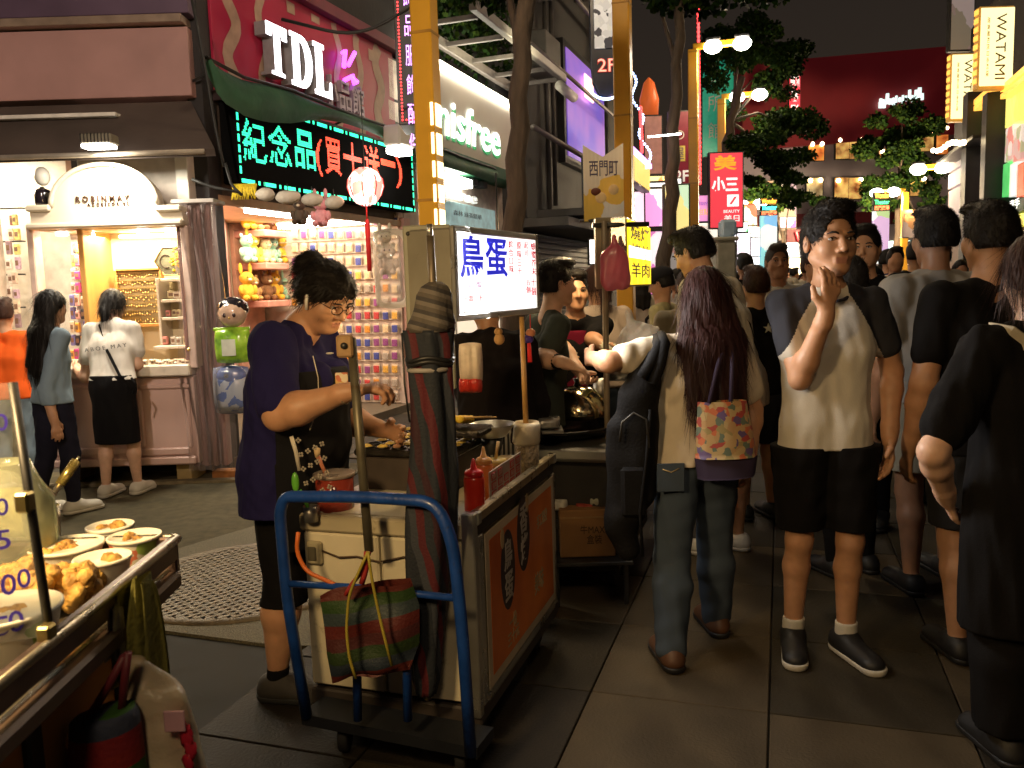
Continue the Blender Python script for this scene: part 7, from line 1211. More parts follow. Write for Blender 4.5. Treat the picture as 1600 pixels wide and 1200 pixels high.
# paper bowls
pbm = M('paper_white', (.80, .76, .64), .45, nz=(6, .05)); pbp = patches('bowl_print', [(.78, .74, .62), (.78, .74, .62), (.75, .72, .6), (.62, .18, .10), (.3, .45, .1), (.76, .72, .6)], 26, .45); fry = M('fried', (.50, .22, .045), .55, nz=(28, .55), col2=(.72, .40, .10), bump=(55, 1.0, .012))
def chunk(mb, c, r, sd):
    rr = random.Random(sd); 
    for q in range(4): mb.ball((c[0] + rr.gauss(0, r * .38), c[1] + rr.gauss(0, r * .38), c[2] + rr.gauss(0, r * .22)), (r * rr.uniform(.55, .85), r * rr.uniform(.55, .85), r * rr.uniform(.5, .75)), n=10, wob=.13, seed=sd + q * 1.3)
def bowl(label, px, py, R, h, n, sd, zoff=0, prt=False):
    x, y = cloc(px, py, foodz + h + zoff); t = thing('paper_bowl', label, 'paper bowl', cw(x, y, foodz + zoff)); MB().lathe([(R * .74, 0), (R * .76, .002), (R * .98, h - .004), (R, h), (R * .955, h - .002), (R * .72, .006), (.001, .005)], n=36).build('bowl', pbp if prt else pbm, t); MB().lathe([(R * .97, h - .004), (R * 1.03, h - .003), (R * 1.035, h + .002), (R * .98, h + .003), (R * .95, h - .002)], n=36).build('rolled_rim', M('rim_white', (.86, .83, .72), .35), t)
    rr = random.Random(sd)
    for i in range(n):
        an = rr.uniform(0, 6.28); q = rr.uniform(0, R * .55) ; mb = MB(); chunk(mb, (q * math.cos(an), q * math.sin(an), h * .62 + rr.uniform(0, .014)), rr.uniform(.012, .018), sd * 10 + i); mb.build('chicken_piece', fry, t)
    return t
bowl('small paper bowl of fried chicken farthest back on the tray', 172, 822, .041, .05, 6, 1); bowl('open paper bowl of chicken with printed side at the tray end', 210, 838, .044, .055, 6, 2, prt=True); bowl('wide cream paper bowl of chicken behind the pile', 104, 852, .058, .055, 9, 3); bowl('white paper bowl nearly empty in front at the tray edge', 160, 872, .043, .055, 4, 4); bowl('large printed paper tub heaped with chicken at the left edge', 8, 952, .066, .075, 14, 5, prt=True)
# the pile
m = MB(); rr = random.Random(11); k = 0
for i in range(150):
    px = rr.uniform(-60, 150); py = 880 + rr.uniform(0, 55) + (150 - px) * .10; x, y = cloc(px, py, foodz + .02)
    if y < .035 or x > TL_ - .25 + .1: continue
    e = max(0, 1 - ((px - 60) / 130) ** 2); k += 1; mb = MB(); chunk(mb, (0, 0, 0), rr.uniform(.015, .026), i); o = mb.build('fried_chicken_piece', fry); o.location = cw(x, y, foodz + .018 + rr.uniform(0, .045) * e); o.rotation_euler = (rr.uniform(-1, 1), rr.uniform(-1, 1), rr.uniform(0, 6)); tag(o, 'golden fried chicken piece in the pile on the steel tray', 'fried chicken', 'pile of fried chicken pieces')
# acrylic price screen
o0 = W(22, 600, .98); pane = thing('price_screen', 'tilted clear acrylic screen with blue handwritten prices and a black edge bar', 'screen', cw(-.0, -.0, 0)); q1 = W(78, 992, 1.005); q2 = W(20, 598, 1.06); o = pane.location; P1 = q1 - o; P2 = q2 - o
tube(pane, 'edge_bar', [tuple(P1), tuple(P2)], .006, blackp, 8); dl = Vector((-.55, -.22, 0)); vs = [P1, P2, P2 + dl, P1 + dl]; nn_ = (P2 - P1).cross(dl).normalized() * .0015; MB().add([tuple(v - nn_) for v in vs] + [tuple(v + nn_) for v in vs], [(0, 1, 2, 3), (7, 6, 5, 4), (0, 4, 5, 1), (1, 5, 6, 2), (2, 6, 7, 3), (3, 7, 4, 0)]).build('acrylic', clear('acrylic', (.9, .95, .9), .03, .05), pane)
# prices lie on the screen plane
pnrm = (P2 - P1).cross(dl).normalized(); ex = -dl.normalized(); ey = pnrm.cross(ex); ey = ey if ey.z > 0 else -ey
def on_pane(px, py):
    d = ray(px, py); c = Vector((0, 0, CAMH)); q = P1 + o; t = (q - c).dot(pnrm) / d.dot(pnrm); return c + d * t - o
bi = M('ink_blue', (.05, .03, .42), .4)
for s, px, py, w_, h_ in (('0', 3, 660, .014, .022), ('0', 4, 792, .014, .022), ('5', 6, 843, .016, .024), ('0', 14, 913, .017, .026), ('0', 38, 903, .015, .024), ('5', 2, 978, .018, .024), ('0', 26, 970, .017, .026), ('2', -22, 665, .015, .022), ('1', -14, 920, .01, .026), ('7', -16, 850, .015, .024)):
    c = on_pane(px, py); V, F = text_mesh(s, .01); cx = sum((min(v[0] for v in V), max(v[0] for v in V))) / 2; cy = sum((min(v[1] for v in V), max(v[1] for v in V))) / 2; wx = max(v[0] for v in V) - min(v[0] for v in V); hy = max(v[1] for v in V) - min(v[1] for v in V)
    nf = pnrm if pnrm.y < 0 else -pnrm; MB().add([tuple(c + ex * ((v[0] - cx) / wx * w_) + ey * ((v[1] - cy) / hy * h_) + nf * .003) for v in V], F).build('price_digit', bi, pane)
for px, py in ((46, 780), (80, 985)): c = on_pane(px, py); MB().box((c.x - .009, c.y - .02, c.z - .014), (c.x + .009, c.y + .0, c.z + .012), bev=.003).build('binder_clip', M('clip_brass', (.3, .24, .1), .3, .8), pane)
# jug, tongs behind the screen
jg = thing('oil_jug', 'clear plastic jar standing behind the price screen with tongs in it', 'jar', cw(*cloc(0, 770, TZ + .1), foodz)); MB().lathe([(.075, 0), (.082, .01), (.082, .13), (.06, .17), (.05, .2), (.048, .2), (.058, .165), (.078, .125), (.078, .012)], n=30).build('jar', clear('jar_clear', (.8, .85, .6), .18, .08), jg)
tg = thing('tongs', 'metal ladle with brass coloured handle resting in a container behind the chicken bowls', 'tongs', W(64, 800, 1.55)); p2 = W(122, 716, 1.62) - tg.location; MB().tube([(0, 0, 0), tuple(p2 * .55)], .006, n=10).build('rod', steel, tg); MB().tube([tuple(p2 * .5), tuple(p2 * .95)], .0095, n=12).build('grip', M('grip_brass', (.48, .38, .13), .25, .8), tg); MB().tube([tuple(p2 * .95), tuple(p2 * 1.03)], .003, n=8).build('hook', steel, tg); MB().lathe([(.03, -.06), (.034, .0), (.032, .0), (.028, -.055)], (0, 0, .01), n=18).build('cup', steel, tg)
pt_ = thing('pepper_bag', 'pale bag of seasoning standing behind the price screen', 'bag', W(30, 800, 1.6)); pillow(pt_, 'bag', (0, 0, 0), .12, .10, .08, M('season', (.40, .38, .12), .6, nz=(60, .5), bump=(30, .5)))
# towel and bags hanging from the stall end
def cloth_fall(name, label, cat, px0, px1, py0, py1, Y, mat, flare=1.15, am=.02, seed=0, side=None):
    t = thing(name, label, cat, W((px0 + px1) / 2, py0, Y)); o = t.location; vs = []; nx, ny = 26, 22
    for s in (0, 1):
        for j in range(ny + 1):
            for i in range(nx + 1):
                u_, v = i / nx, j / ny; px = (px0 + px1) / 2 + (u_ - .5) * (px1 - px0) * (.55 + (flare - .55) * v ** .6); p = W(px, py0 + (py1 - py0) * v - 12 * math.sin(u_ * 3.14) * (1 - v), Y) - o; vs.append((p.x, p.y - am * math.sin(u_ * 14 + seed + v * 1.5) - am * .7 * math.sin(u_ * 23 + seed) + s * .006, p.z))
    k2 = (nx + 1) * (ny + 1); f2 = [(j * (nx + 1) + i, j * (nx + 1) + i + 1, (j + 1) * (nx + 1) + i + 1, (j + 1) * (nx + 1) + i) for j in range(ny) for i in range(nx)]
    MB().add(vs, [q[::-1] for q in f2] + [tuple(x + k2 for x in q) for q in f2], 0, True).build('cloth', mat, t); return t
cloth_fall('towel', 'olive green towel hanging from the end of the chicken stall', 'towel', 184, 250, 912, 1078, 1.20, M('towel_olive', (.17, .16, .035), .95, bump=(90, .8, .006), nz=(9, .25)), 1.25, .014, 2); cloth_fall('rag', 'small grey rag hanging left of the green towel', 'rag', 166, 192, 958, 1030, 1.17, M('rag_grey', (.26, .24, .19), .9, bump=(80, .6)), 1.0, .008, 4)
wbg = thing('white_shopping_bag', 'long white plastic bag with red print hanging low beside the striped one', 'plastic bag', W(262, 1150, 1.18)); o = v3(wbg.location); t_ = Vox((-.14, -.12, -.2), (.14, .12, .2), .006); w3 = lambda px, py, Y=1.18: v3(W(px, py, Y)) - o
t_.cap(w3(245, 1110), w3(258, 1215), .045, .062, .03, ((0, 1, 0), .8)); t_.cap(w3(228, 1085), w3(206, 1035), .018, .007, .03); t_.cap(w3(245, 1085), w3(220, 1030), .016, .006, .03); t_.ripple(.0035, .05, (1, 1, .35), seed=5); t_.mesh('bag', M('bag_cream', (.50, .42, .30), .4, sub=.15, bump=(20, .7, .01), nz=(4, .12)), (0, 0, 0), wbg)
m = MB(); 
for (px, py, r_) in ((282, 1128, .010), (292, 1150, .013), (298, 1172, .012), (294, 1190, .010), (286, 1140, .008)): c = w3(px, py, 1.135); m.ball(tuple(c), (r_ * .7, .002, r_ * 1.1), n=12, wob=.35, seed=px)
m.build('red_print', M('print_red_bag', (.5, .02, .05), .5), wbg); c = w3(274, 1122, 1.128); MB().box((c[0] - .016, c[1] - .003, c[2] - .02), (c[0] + .014, c[1], c[2] + .012), bev=.003).build('pink_label', M('label_pink', (.6, .35, .42), .5), wbg)
sb3 = thing('green_striped_bag', 'red, green and blue striped carrier hanging under the stall left of the white bag', 'bag', W(168, 1160, 1.12)); o = v3(sb3.location); t_ = Vox((-.12, -.1, -.18), (.12, .1, .18), .007); w3 = lambda px, py, Y=1.12: v3(W(px, py, Y)) - o
t_.cap(w3(165, 1130), w3(168, 1215), .048, .055, .02, ((0, 1, 0), .8)); t_.plane(w3(160, 1112), (-.2, 0, 1)); t_.mesh('bag', stripes('carrier_stripes', [(.22, .012, .015), (.04, .05, .09), (.03, .10, .012), (.24, .015, .012)], (-.1, 0, 1), .10, wob=.006), (0, 0, 0), sb3); m = MB(); m.tube([tuple(w3(140, 1120)), tuple(w3(170, 1070)), tuple(w3(195, 1025))], .006, n=8); m.tube([tuple(w3(190, 1110)), tuple(w3(195, 1060)), tuple(w3(200, 1020))], .006, n=8); m.build('handle', M('handle_wine', (.15, .02, .03), .5), sb3)
# stall lamp: an assumed bulb above the tray, out of frame, inferred from its light
lp_ = thing('assumed_stall_lamp', 'assumed warm bulb under an enamel shade above the chicken tray, out of frame', 'lamp', cw(.28, .35, TZ + .78)); MB().lathe([(.02, .06), (.05, .05), (.13, -.01), (.128, -.015), (.045, .04)], n=24).build('shade', M('enamel', (.03, .09, .05), .3), lp_); MB().ball((0, 0, .0), .032, n=14).build('bulb', lampy, lp_); tube(lp_, 'cord', [(0, 0, .05), (0, 0, .9)], .004, blackp, 6)
light('POINT', 'assumed_stall_light', lp_.location + Vector((0, 0, -.11)), 84, (1, .66, .30), .12)
# ------------------------------------------------------------------ the people
white_t = cloth('offwhite', (.62, .56, .46)); black_c = cloth('black', (.007, .0065, .007)); navy = cloth('navy', (.015, .013, .065)); dkgrey = cloth('charcoal', (.035, .036, .045))
grey_c = cloth('warmgrey', (.34, .32, .29)); denim = cloth('denim', (.045, .07, .11), 300); jean = cloth('jeans', (.065, .088, .125), 300); beige = cloth('beige', (.36, .32, .24)); redc = cloth('red', (.42, .02, .02)); orange = cloth('orange', (.85, .13, .02)); ltden = cloth('light_denim', (.20, .27, .33), 300)
whites = M('shoe_white', (.6, .57, .5), .6); blk = M('shoe_black', (.012, .012, .013), .55)
Hb = HAIR(); Hbr = HAIR('brown', (.035, .014, .009)); Hdr = HAIR('darkred', (.03, .010, .009))
def strap(root, K, pts, w, mat, name='strap', t=.004):
    """flat band through world points"""
    o = K['org']; m = MB(); P = [Vector(v3(p) - o) for p in pts]; vs = []
    for i, p in enumerate(P):
        tg = (P[min(i + 1, len(P) - 1)] - P[max(i - 1, 0)]).normalized(); n = Vector(v3(pts[i]) - v3(K['c'])); n.z = 0; n = n.normalized() if n.length > .01 else Vector((0, -1, 0)); s = tg.cross(n).normalized(); n = s.cross(tg)
        for a, b in ((-1, -1), (1, -1), (1, 1), (-1, 1)): vs.append(p + s * (w / 2 * a) + n * (t * b))
    fs = [(i * 4 + k, i * 4 + (k + 1) % 4, i * 4 + 4 + (k + 1) % 4, i * 4 + 4 + k) for i in range(len(P) - 1) for k in range(4)]
    m.add(vs, fs + [(3, 2, 1, 0), tuple(len(vs) - 4 + k for k in range(4))], 0, False); return m.build(name, mat, root)
def wrapband(V, *a): pass
# young man eating, raglan shirt
yb = G(1290, 1012); yb = (1.15, 3.03)
ym, P, K = person('young man in white raglan shirt with dark sleeves holding his fingers to his mouth', yb, R_(178), 1.67, .84, h=.0046, headscale=1.07, head=(7, 0), face=True, tone='mid',
    eR=W(1250, 592, 2.92), wR=W(1290, 492, 2.82), hR=((.22, .05, 1), (-.35, 1, .1)), curl=(.42, .35), eL=W(1394, 580, 3.06), wL=W(1390, 680, 3.0), fR=(1.055, 3.08), fL=(1.235, 3.02), foot_turn=14,
    top=cloth('cream', (.62, .58, .50)), sleeve_mat=dkgrey, sleeve=.62, hem=.80, fold=.003, bottom=('shorts', black_c, .50, .022), shoes=(blk, whites), socks=M('sock', (.6, .58, .52), .9), hair=('short', Hb), shw=.95, tight=.9)
o = v3(ym.location)
tube(ym, 'collar', [tuple(P['nk'] - o + K['u'] * (.002 - .030 * max(0, math.cos(a))) + K['r'] * .068 * math.sin(a) + K['f'] * (.066 * math.cos(a) + .004)) for a in [i * math.pi / 12 for i in range(25)]], .0065, dkgrey, 8)
# vendor
vd, P, K = person('vendor woman in navy tee, black apron and glasses bending over the griddle', (-.775, 2.86), R_(-100), 1.58, 1.34, h=.0048, lean=(0, .04), head=(-24, 32), headoff=(0, .075, -.055), tone='mid', bust=1.1, belly=.9,
    eR=W(436, 648, 2.56), wR=W(545, 612, 2.50), hR=((1, .1, .12), (.2, .2, -1)), curl=(.75, .6), eL=W(540, 655, 3.06), wL=W(600, 672, 2.92), fR=(-.86, 2.80), fL=(-.70, 3.02),
    top=navy, sleeve=.86, hem=.70, fold=.004, tight=1.2, bottom=('trousers', black_c, .36), shoes=(M('shoe_grey', (.05, .045, .04), .8), M('sole_dark', (.03, .03, .03), .8)), hair=('bun', Hb), shw=1.1, socks=black_c)
o = v3(vd.location); Q = K['Q']; gm = M('glasses_frame', (.03, .012, .01), .3, .3)
g_ = MB()
for s in (-1, 1):
    ring = [tuple(Q(.031 * s + .0225 * math.cos(a), .103 - abs(.031 * s + .0225 * math.cos(a)) * .18, .0 + .0165 * math.sin(a)) - o) for a in [i * math.pi / 8 for i in range(17)]]; g_.tube(ring, .0015, n=6); g_.tube([tuple(Q(.053 * s, .094, .004) - o), tuple(Q(.072 * s, .05, .006) - o), tuple(Q(.084 * s, -.01, .0) - o)], .0014, n=6)
g_.tube([tuple(Q(-.01, .102, .004) - o), tuple(Q(.01, .102, .004) - o)], .0014, n=6); g_.build('glasses', gm, vd)
e_ = MB().tube([tuple(Q(.090, -.004, .008) - o), tuple(Q(.091, .004, -.014) - o), tuple(Q(.089, .016, -.042) - o)], [.006, .0065, .0055], n=8); e_.build('earpiece', M('white_plastic', (.75, .72, .66), .35), vd)
tube(vd, 'earphone_cord', [tuple(v3(W(x, y, 2.575)) - o) for x, y in ((489, 556), (497, 590), (498, 625), (490, 655), (484, 672))], .0016, M('cord_white', (.6, .55, .45), .5), 6)
w_ = P['wR']; d_ = P['wR'] - P['eR']; d_ = d_ / np.linalg.norm(d_); q1 = np.cross(d_, (0, 0, 1.)); q1 /= np.linalg.norm(q1); q2 = np.cross(q1, d_)
tube(vd, 'bracelet', [tuple(w_ - o - d_ * .02 + (q1 * math.cos(a) + q2 * math.sin(a)) * .031) for a in [i * math.pi / 8 for i in range(17)]], .004, M('bead', (.4, .3, .2), .3, nz=(300, .8)), 6)
# apron over the belly: front panel wrapped over the torso side
t = Vox(P['hip'] - .36, P['hip'] + np.array((.36, .36, .62)), .007)
for s in (-1, 1):
    t.cap(P['hip'] + K['r'] * s * .035 * 1.6 * 1.38, P['ch'] + K['r'] * s * .043 * 1.6 * 1.19, .066 * 1.6 * 1.38 + .030, .062 * 1.6 * 1.38 + .024, .035, (K['f'], .85)); t.cap(P['hip'] + K['r'] * s * .05 * 1.6, P['hip'] + K['r'] * s * .06 * 1.6 - K['u'] * .30, .068 * 1.6 * 1.38 + .032, .07 * 1.6 * 1.38 + .034, .03, (K['f'], .85))
t.ell(P['ch'] + K['f'] * .08 + K['u'] * .0, (.12, .13, .12), .05); t.ell(P['hip'] * .6 + P['ch'] * .4 + K['f'] * .075, (.13, .14, .15), .06); t.ripple(.003, .08, (1, 1, .4), seed=2)
t.plane(P['hip'] + K['f'] * .055, -K['f']); t.plane((0, 0, P['hip'][2] - .24), (0, 0, -1)); t.plane((0, 0, 1.17), (0, 0, 1))
ap = t.mesh('apron', cloth('apron_black', (.010, .010, .012)), o, vd)
m = MB()
for i in range(16):
    p = W(466 + (i * 7 % 4) * 12 + i, 688 + i * 5.6, 2.53); p = Vector(v3(p) - o)
    for k in range(4): a = k * 1.57 + i; m.ball((p.x + .0055 * math.cos(a), p.y, p.z + .0055 * math.sin(a)), (.004, .0015, .004), n=6)
m.build('printed_flower', M('flower_print', (.34, .30, .24), .8), vd)['kind'] = 'stuff'
tube(vd, 'apron_strap', [tuple(v3(W(x, y, 2.585)) - o) for x, y in ((455, 682), (462, 705), (468, 735))], .007, M('cord_white', (.6, .55, .45)), 6)
c_ = W(533, 592, 2.60) - vd.location; MB().box((c_.x - .018, c_.y - .004, c_.z - .024), (c_.x + .022, c_.y, c_.z + .02), bev=.003).build('pinned_badge', patches('badge_pic', [(.7, .45, .15), (.6, .2, .1), (.8, .7, .5)], 60), vd)
m = MB(); c_ = W(515, 552, 2.58) - vd.location; m.ball(tuple(c_), (.012, .003, .0035), n=8); m.build('shirt_mark', whites, vd)
# woman with long hair, backpack and floral tote, seen from behind
bw, P, K = person('woman from behind with long dark red hair, ivory top and flared jeans', (.69, 3.08), R_(6), 1.47, .98, h=.0062, head=(0, 10), face=False, tone='mid', bust=.0, lean=(.01, .02), headoff=(.03, 0, 0),
    eL=W(952, 566, 2.98), wL=W(925, 560, 3.22), eR=W(1176, 640, 3.16), wR=W(1172, 705, 3.10), fL=(.56, 2.96), fR=(.80, 3.25), top=cloth('ivory', (.62, .54, .42)), sleeve=.66, hem=.75, fold=.0045, bottom=('trousers', jean, .035, .018), shoes=(M('shoe_brown', (.09, .04, .02), .5), blk), hair=('long', Hdr, .41), tight=1.25)
K['c'] = P['ch']; o = v3(bw.location)
m = MB(); p = W(1048, 745, 2.955) - bw.location; m.box((p.x - .05, p.y - .004, p.z - .055), (p.x + .05, p.y + .002, p.z + .05), bev=.004); m.build('jeans_pocket', jean, bw)
m = MB(); m.tube([(p.x - .03, p.y - .007, p.z + .03), (p.x, p.y - .008, p.z + .018), (p.x + .03, p.y - .007, p.z + .032)], .002, n=5); m.build('pocket_stitching', M('stitch', (.45, .33, .15), .8), bw)
# man in grey tee and pale shorts
gm_, P2, K2 = person('man from behind in warm grey tee and creased beige shorts with low dark shoes', (1.87, 3.66), R_(4), 1.71, 1.0, h=.0068, head=(0, 2), face=False, tone='tan', top=grey_c, sleeve=.6, hem=.86, fold=.005, tight=1.5, bottom=('shorts', beige, .56, .03), shoes=(blk,), hair=('short', Hb), fL=(1.77, 3.62), fR=(2.02, 3.8))
# man in black tee
bt, P3, K3 = person('man from behind in black tee with white print on the shoulder, cropped hair', (1.72, 2.98), R_(2), 1.67, 1.1, h=.0075, head=(4, 6), face=False, tone='mid', top=black_c, sleeve=.62, hem=.78, bottom=('shorts', cloth('dark', (.02, .02, .022)), .5, .02), shoes=(blk,), hair=('short', Hb), shw=1.1)
m = MB(); q = W(1574, 520, 2.84) - bt.location
for k in range(5): m.tube([(q.x - .02 + k * .012, q.y, q.z + .01 * math.sin(k * 2)), (q.x - .01 + k * .012, q.y - .002, q.z + .03), (q.x + k * .012, q.y, q.z - .03 + .01 * k)], .005, n=5)
m.build('shirt_print', whites, bt)
# woman in black dress
bd_, P4, K4 = person('woman from behind in long black outfit with brown hair and a cream shoulder strap', (1.475, 2.32), R_(3), 1.52, 1.0, h=.0065, head=(-12, 8), face=False, tone='light', eL=W(1458, 706, 2.24), wL=W(1478, 775, 2.36), top=black_c, sleeve=.75, hem=.40, fold=.005, tight=1.7, bottom=('trousers', black_c, .10, .04), shoes=(blk,), hair=('pony', Hbr, .30), fL=(1.41, 2.30), fR=(1.62, 2.36))
K4['c'] = P4['ch']; b = K4; strap(bd_, b, [P4['sL'] + b['u'] * .052 + b['r'] * .03 + b['f'] * .02, P4['sL'] + b['u'] * .045 + b['r'] * .045 - b['f'] * .05, P4['ch'] * .4 + P4['sh'] * .6 - b['f'] * .098, P4['ch'] - b['f'] * .105 + b['r'] * .10, P4['hip'] + b['r'] * .16 - b['f'] * .05], .036, M('strap_cream', (.5, .44, .33), .8, bump=(200, .4)), 'shoulder_strap')
# bending man in white shirt
wj, P5, K5 = person('man in pale shirt with a thin black cross strap, head bowed, striped trainers', (1.10, 4.10), R_(48), 1.72, 1.05, h=.0085, lean=(0, .12), head=(0, 24), headoff=(0, .02, -.02), face=True, tone='mid', top=cloth('pale', (.50, .46, .38)), sleeve=.62, hem=.80, fold=.005, tight=1.7, bottom=('shorts', black_c, .5, .02), shoes=(whites, whites), hair=('short', Hb), fR=(1.17, 4.30), fL=(1.0, 4.2))
K5['c'] = P5['ch']; b = K5; strap(wj, b, [P5['ch'] + b['f'] * .12 - b['r'] * .05, P5['nk'] - b['r'] * .07 + b['u'] * .045, P5['nk'] - b['r'] * .055 - b['f'] * .06 + b['u'] * .02, P5['ch'] - b['f'] * .125 + b['r'] * .08, P5['hip'] - b['f'] * .09 + b['r'] * .17], .014, black_c)
def simple(label, x, y, Y, H, rz, **k):
    p = W(x, y, Y); return person(label, (p.x, Y), R_(rz), H, k.pop('g', 1.0), h=k.pop('h', .0095), face=k.pop('face', False), tone=k.pop('tone', 'mid'), **k)
st_, P6, K6 = simple('woman in black top with a white star on the sleeve behind the floral tote', 1183, 500, 4.9, 1.50, 10, top=black_c, hem=.75, bottom=('shorts', dkgrey, .45, .01), shoes=(blk,), hair=('short', Hbr))
m = MB(); q = W(1201, 513, 4.78) - st_.location; m.prism([(q.x + (.03 if k % 2 == 0 else .012) * math.sin(k * math.pi / 5), q.z + (.03 if k % 2 == 0 else .012) * math.cos(k * math.pi / 5)) for k in range(10)], q.y, q.y + .01); m.build('star_print', whites, st_)
ol, P7, K7 = person('older man with receding hair in white tee and bright red shorts walking this way', (1.90, 5.95), R_(176), 1.66, 1.0, h=.009, head=(0, -4), face=True, tone='tan', top=cloth('white', (.62, .6, .55)), hem=.84, bottom=('shorts', redc, .46, .02), shoes=(M('shoe_yellow', (.5, .4, .1), .5), whites), hair=('short', HAIR('grey', (.06, .05, .045))), fR=(1.84, 5.85), fL=(2.02, 6.1))
sm, P8, K8 = simple('stall man in profile with short hair, dark wristband, reaching over the grill', 836, 480, 4.05, 1.55, -72, face=True, h=.0075, lean=(0, .06), head=(0, 2), tone='light', top=cloth('olive', (.05, .06, .05)), hem=.75, sleeve=.6, eR=W(850, 560, 3.82), wR=W(884, 568, 3.72), hR=((1, .1, -.4), (.2, .2, -1)), curl=(.7, .7), eL=W(880, 545, 4.15), wL=W(905, 580, 4.0), bottom=('trousers', black_c, .03), shoes=(blk,), hair=('short', Hb))
c_ = (P8['wR'] * .78 + P8['eR'] * .22) - v3(sm.location); d_ = (P8['wR'] - P8['eR']) * .22; tube(sm, 'wristband', [tuple(c_ - d_), tuple(c_ + d_ * .8)], [.036, .033], black_c, 14)
sw, P9, K9 = simple('stall woman facing us in black tee and dark red apron with pale gloves', 898, 480, 4.62, 1.50, 182, face=True, h=.0085, head=(8, 2), top=black_c, hem=.7, sleeve=.7, eR=W(862, 540, 4.55), wR=W(880, 552, 4.38), eL=W(925, 530, 4.5), wL=W(948, 542, 4.42), bottom=('trousers', black_c, .03), shoes=(blk,), hair=('short', Hb))
q = v3(sw.location); t = Vox(P9['hip'] - .25, P9['sh'] + .2, .009); H_ = 1.5
for s in (-1, 1): t.cap(P9['hip'] + K9['r'] * s * .03, P9['sh'] + K9['r'] * s * .05 - K9['u'] * .04, .115, .088, .03, (K9['f'], .85))
t.plane(P9['hip'] + K9['f'] * .05, -K9['f']); t.plane(P9['sh'] - K9['u'] * .02, (0, 0, 1)); t.mesh('apron', cloth('wine', (.12, .006, .02)), q, sw)
for S in 'RL': c_ = P9['w' + S] - q; d_ = P9['w' + S] - P9['e' + S]; d_ = d_ / np.linalg.norm(d_); MB().tube([tuple(c_ - d_ * .05), tuple(c_), tuple(c_ + d_ * .07), tuple(c_ + d_ * .10)], [.034, .030, .042, .02], n=12).build('glove', M('glove', (.62, .58, .42), .5, bump=(40, .6)), sw)
dj, P10, K10 = simple('person in dark jacket and striped apron bent behind the lit egg sign', 775, 560, 3.62, 1.46, 15, h=.009, lean=(0, .10), head=(0, 40), top=cloth('dark_jacket', (.016, .013, .014)), hem=.75, sleeve=1.4, fold=.006, tight=2.0, bottom=('trousers', black_c, .03), shoes=(blk,), hair=('short', Hb), eL=W(738, 580, 3.6), wL=W(745, 640, 3.75))
q = v3(dj.location); t = Vox(P10['hip'] - .3, P10['hip'] + .3, .009); t.cap(P10['hip'] + K10['f'] * .02, P10['hip'] - K10['u'] * .22 + K10['f'] * .03, .16, .17, .02, (K10['f'], .8)); t.plane((0, 0, P10['hip'][2] - .26), (0, 0, -1)); t.plane((0, 0, P10['hip'][2] + .06), (0, 0, 1)); t.mesh('striped_apron', stripes('apron_stripes', [(.02, .02, .02), (.35, .32, .25)], (1, .4, .0), .022, wob=.004), q, dj)
pt, P11, K11 = simple('woman from behind in white blouse with a low ponytail beyond the second stall', 935, 480, 5.1, 1.54, 18, h=.01, top=cloth('blush', (.62, .50, .42)), hem=.8, sleeve=.7, tight=1.6, bottom=('trousers', jean, .03), shoes=(blk,), hair=('pony', Hbr, .22))
cm, P12, K12 = simple('man in flat cap and backpack straps looking at his hands by the yellow pole', 1038, 480, 5.9, 1.53, 62, face=True, h=.01, head=(0, 20), top=cloth('straw', (.42, .38, .2)), hem=.8, eR=W(1010, 560, 5.7), wR=W(1012, 535, 5.55), bottom=('trousers', black_c, .03), shoes=(blk,), hair=('short', Hb))
Q = K12['Q']; q = v3(cm.location); t = Vox(P12['hc'] - .2, P12['hc'] + .2, .008); t.ell(Q(0, -.005, .05), (.088, .108, .07), .01, K12['HM']); t.ell(Q(0, .10, .035), (.06, .06, .012), .02, K12['HM']); t.plane(Q(0, 0, .025), -K12['HM'][:, 2]); t.mesh('flat_cap', cloth('cap', (.02, .02, .025)), q, cm)
K12['c'] = P12['ch']
for s in (-1, 1): strap(cm, K12, [P12['sh'] + K12['r'] * s * .09 + K12['u'] * .05, P12['sh'] + K12['r'] * s * .10 + K12['f'] * .10 - K12['u'] * .05, P12['ch'] + K12['r'] * s * .11 + K12['f'] * .11 - K12['u'] * .1], .03, black_c)
sk_, P13, K13 = person('woman in white tee and long black skirt leaning on the pink kiosk counter', (-2.86, 5.93), R_(-8), 1.52, .95, h=.008, lean=(-.08, .17), head=(0, 12), face=False, tone='light', top=cloth('tee_white', (.60, .56, .5)), sleeve=.62, hem=.86, tight=1.5, fold=.005, eL=W(133, 590, 6.05), wL=W(120, 577, 6.25), eR=W(215, 570, 6.05), wR=W(208, 575, 6.25), bottom=('skirt', black_c, .40, .02), shoes=(whites, whites), hair=('pony', Hb, .26), fL=(-2.98, 5.95), fR=(-2.78, 6.02))
K13['c'] = P13['ch']; b = K13; strap(sk_, b, [P13['nk'] - b['r'] * .08 + b['u'] * .03, P13['nk'] - b['r'] * .06 - b['f'] * .07, P13['ch'] - b['f'] * .105 + b['r'] * .03, P13['hip'] - b['f'] * .10 + b['r'] * .13 + b['u'] * .09, P13['hip'] - b['f'] * .04 + b['r'] * .17], .02, black_c)
tube(sk_, 'strap_tail', [tuple(v3(W(x, y, 5.78)) - v3(sk_.location)) for x, y in ((205, 590), (212, 600), (208, 615))], .008, black_c, 6)
text(sk_, 'shirt_lettering', 'A B O E   M A Y', (0, 0), (.30, .028), M('print_grey', (.1, .1, .1)), y=0, depth=.003, rot=.1).location = W(165, 543, 5.865) - sk_.location
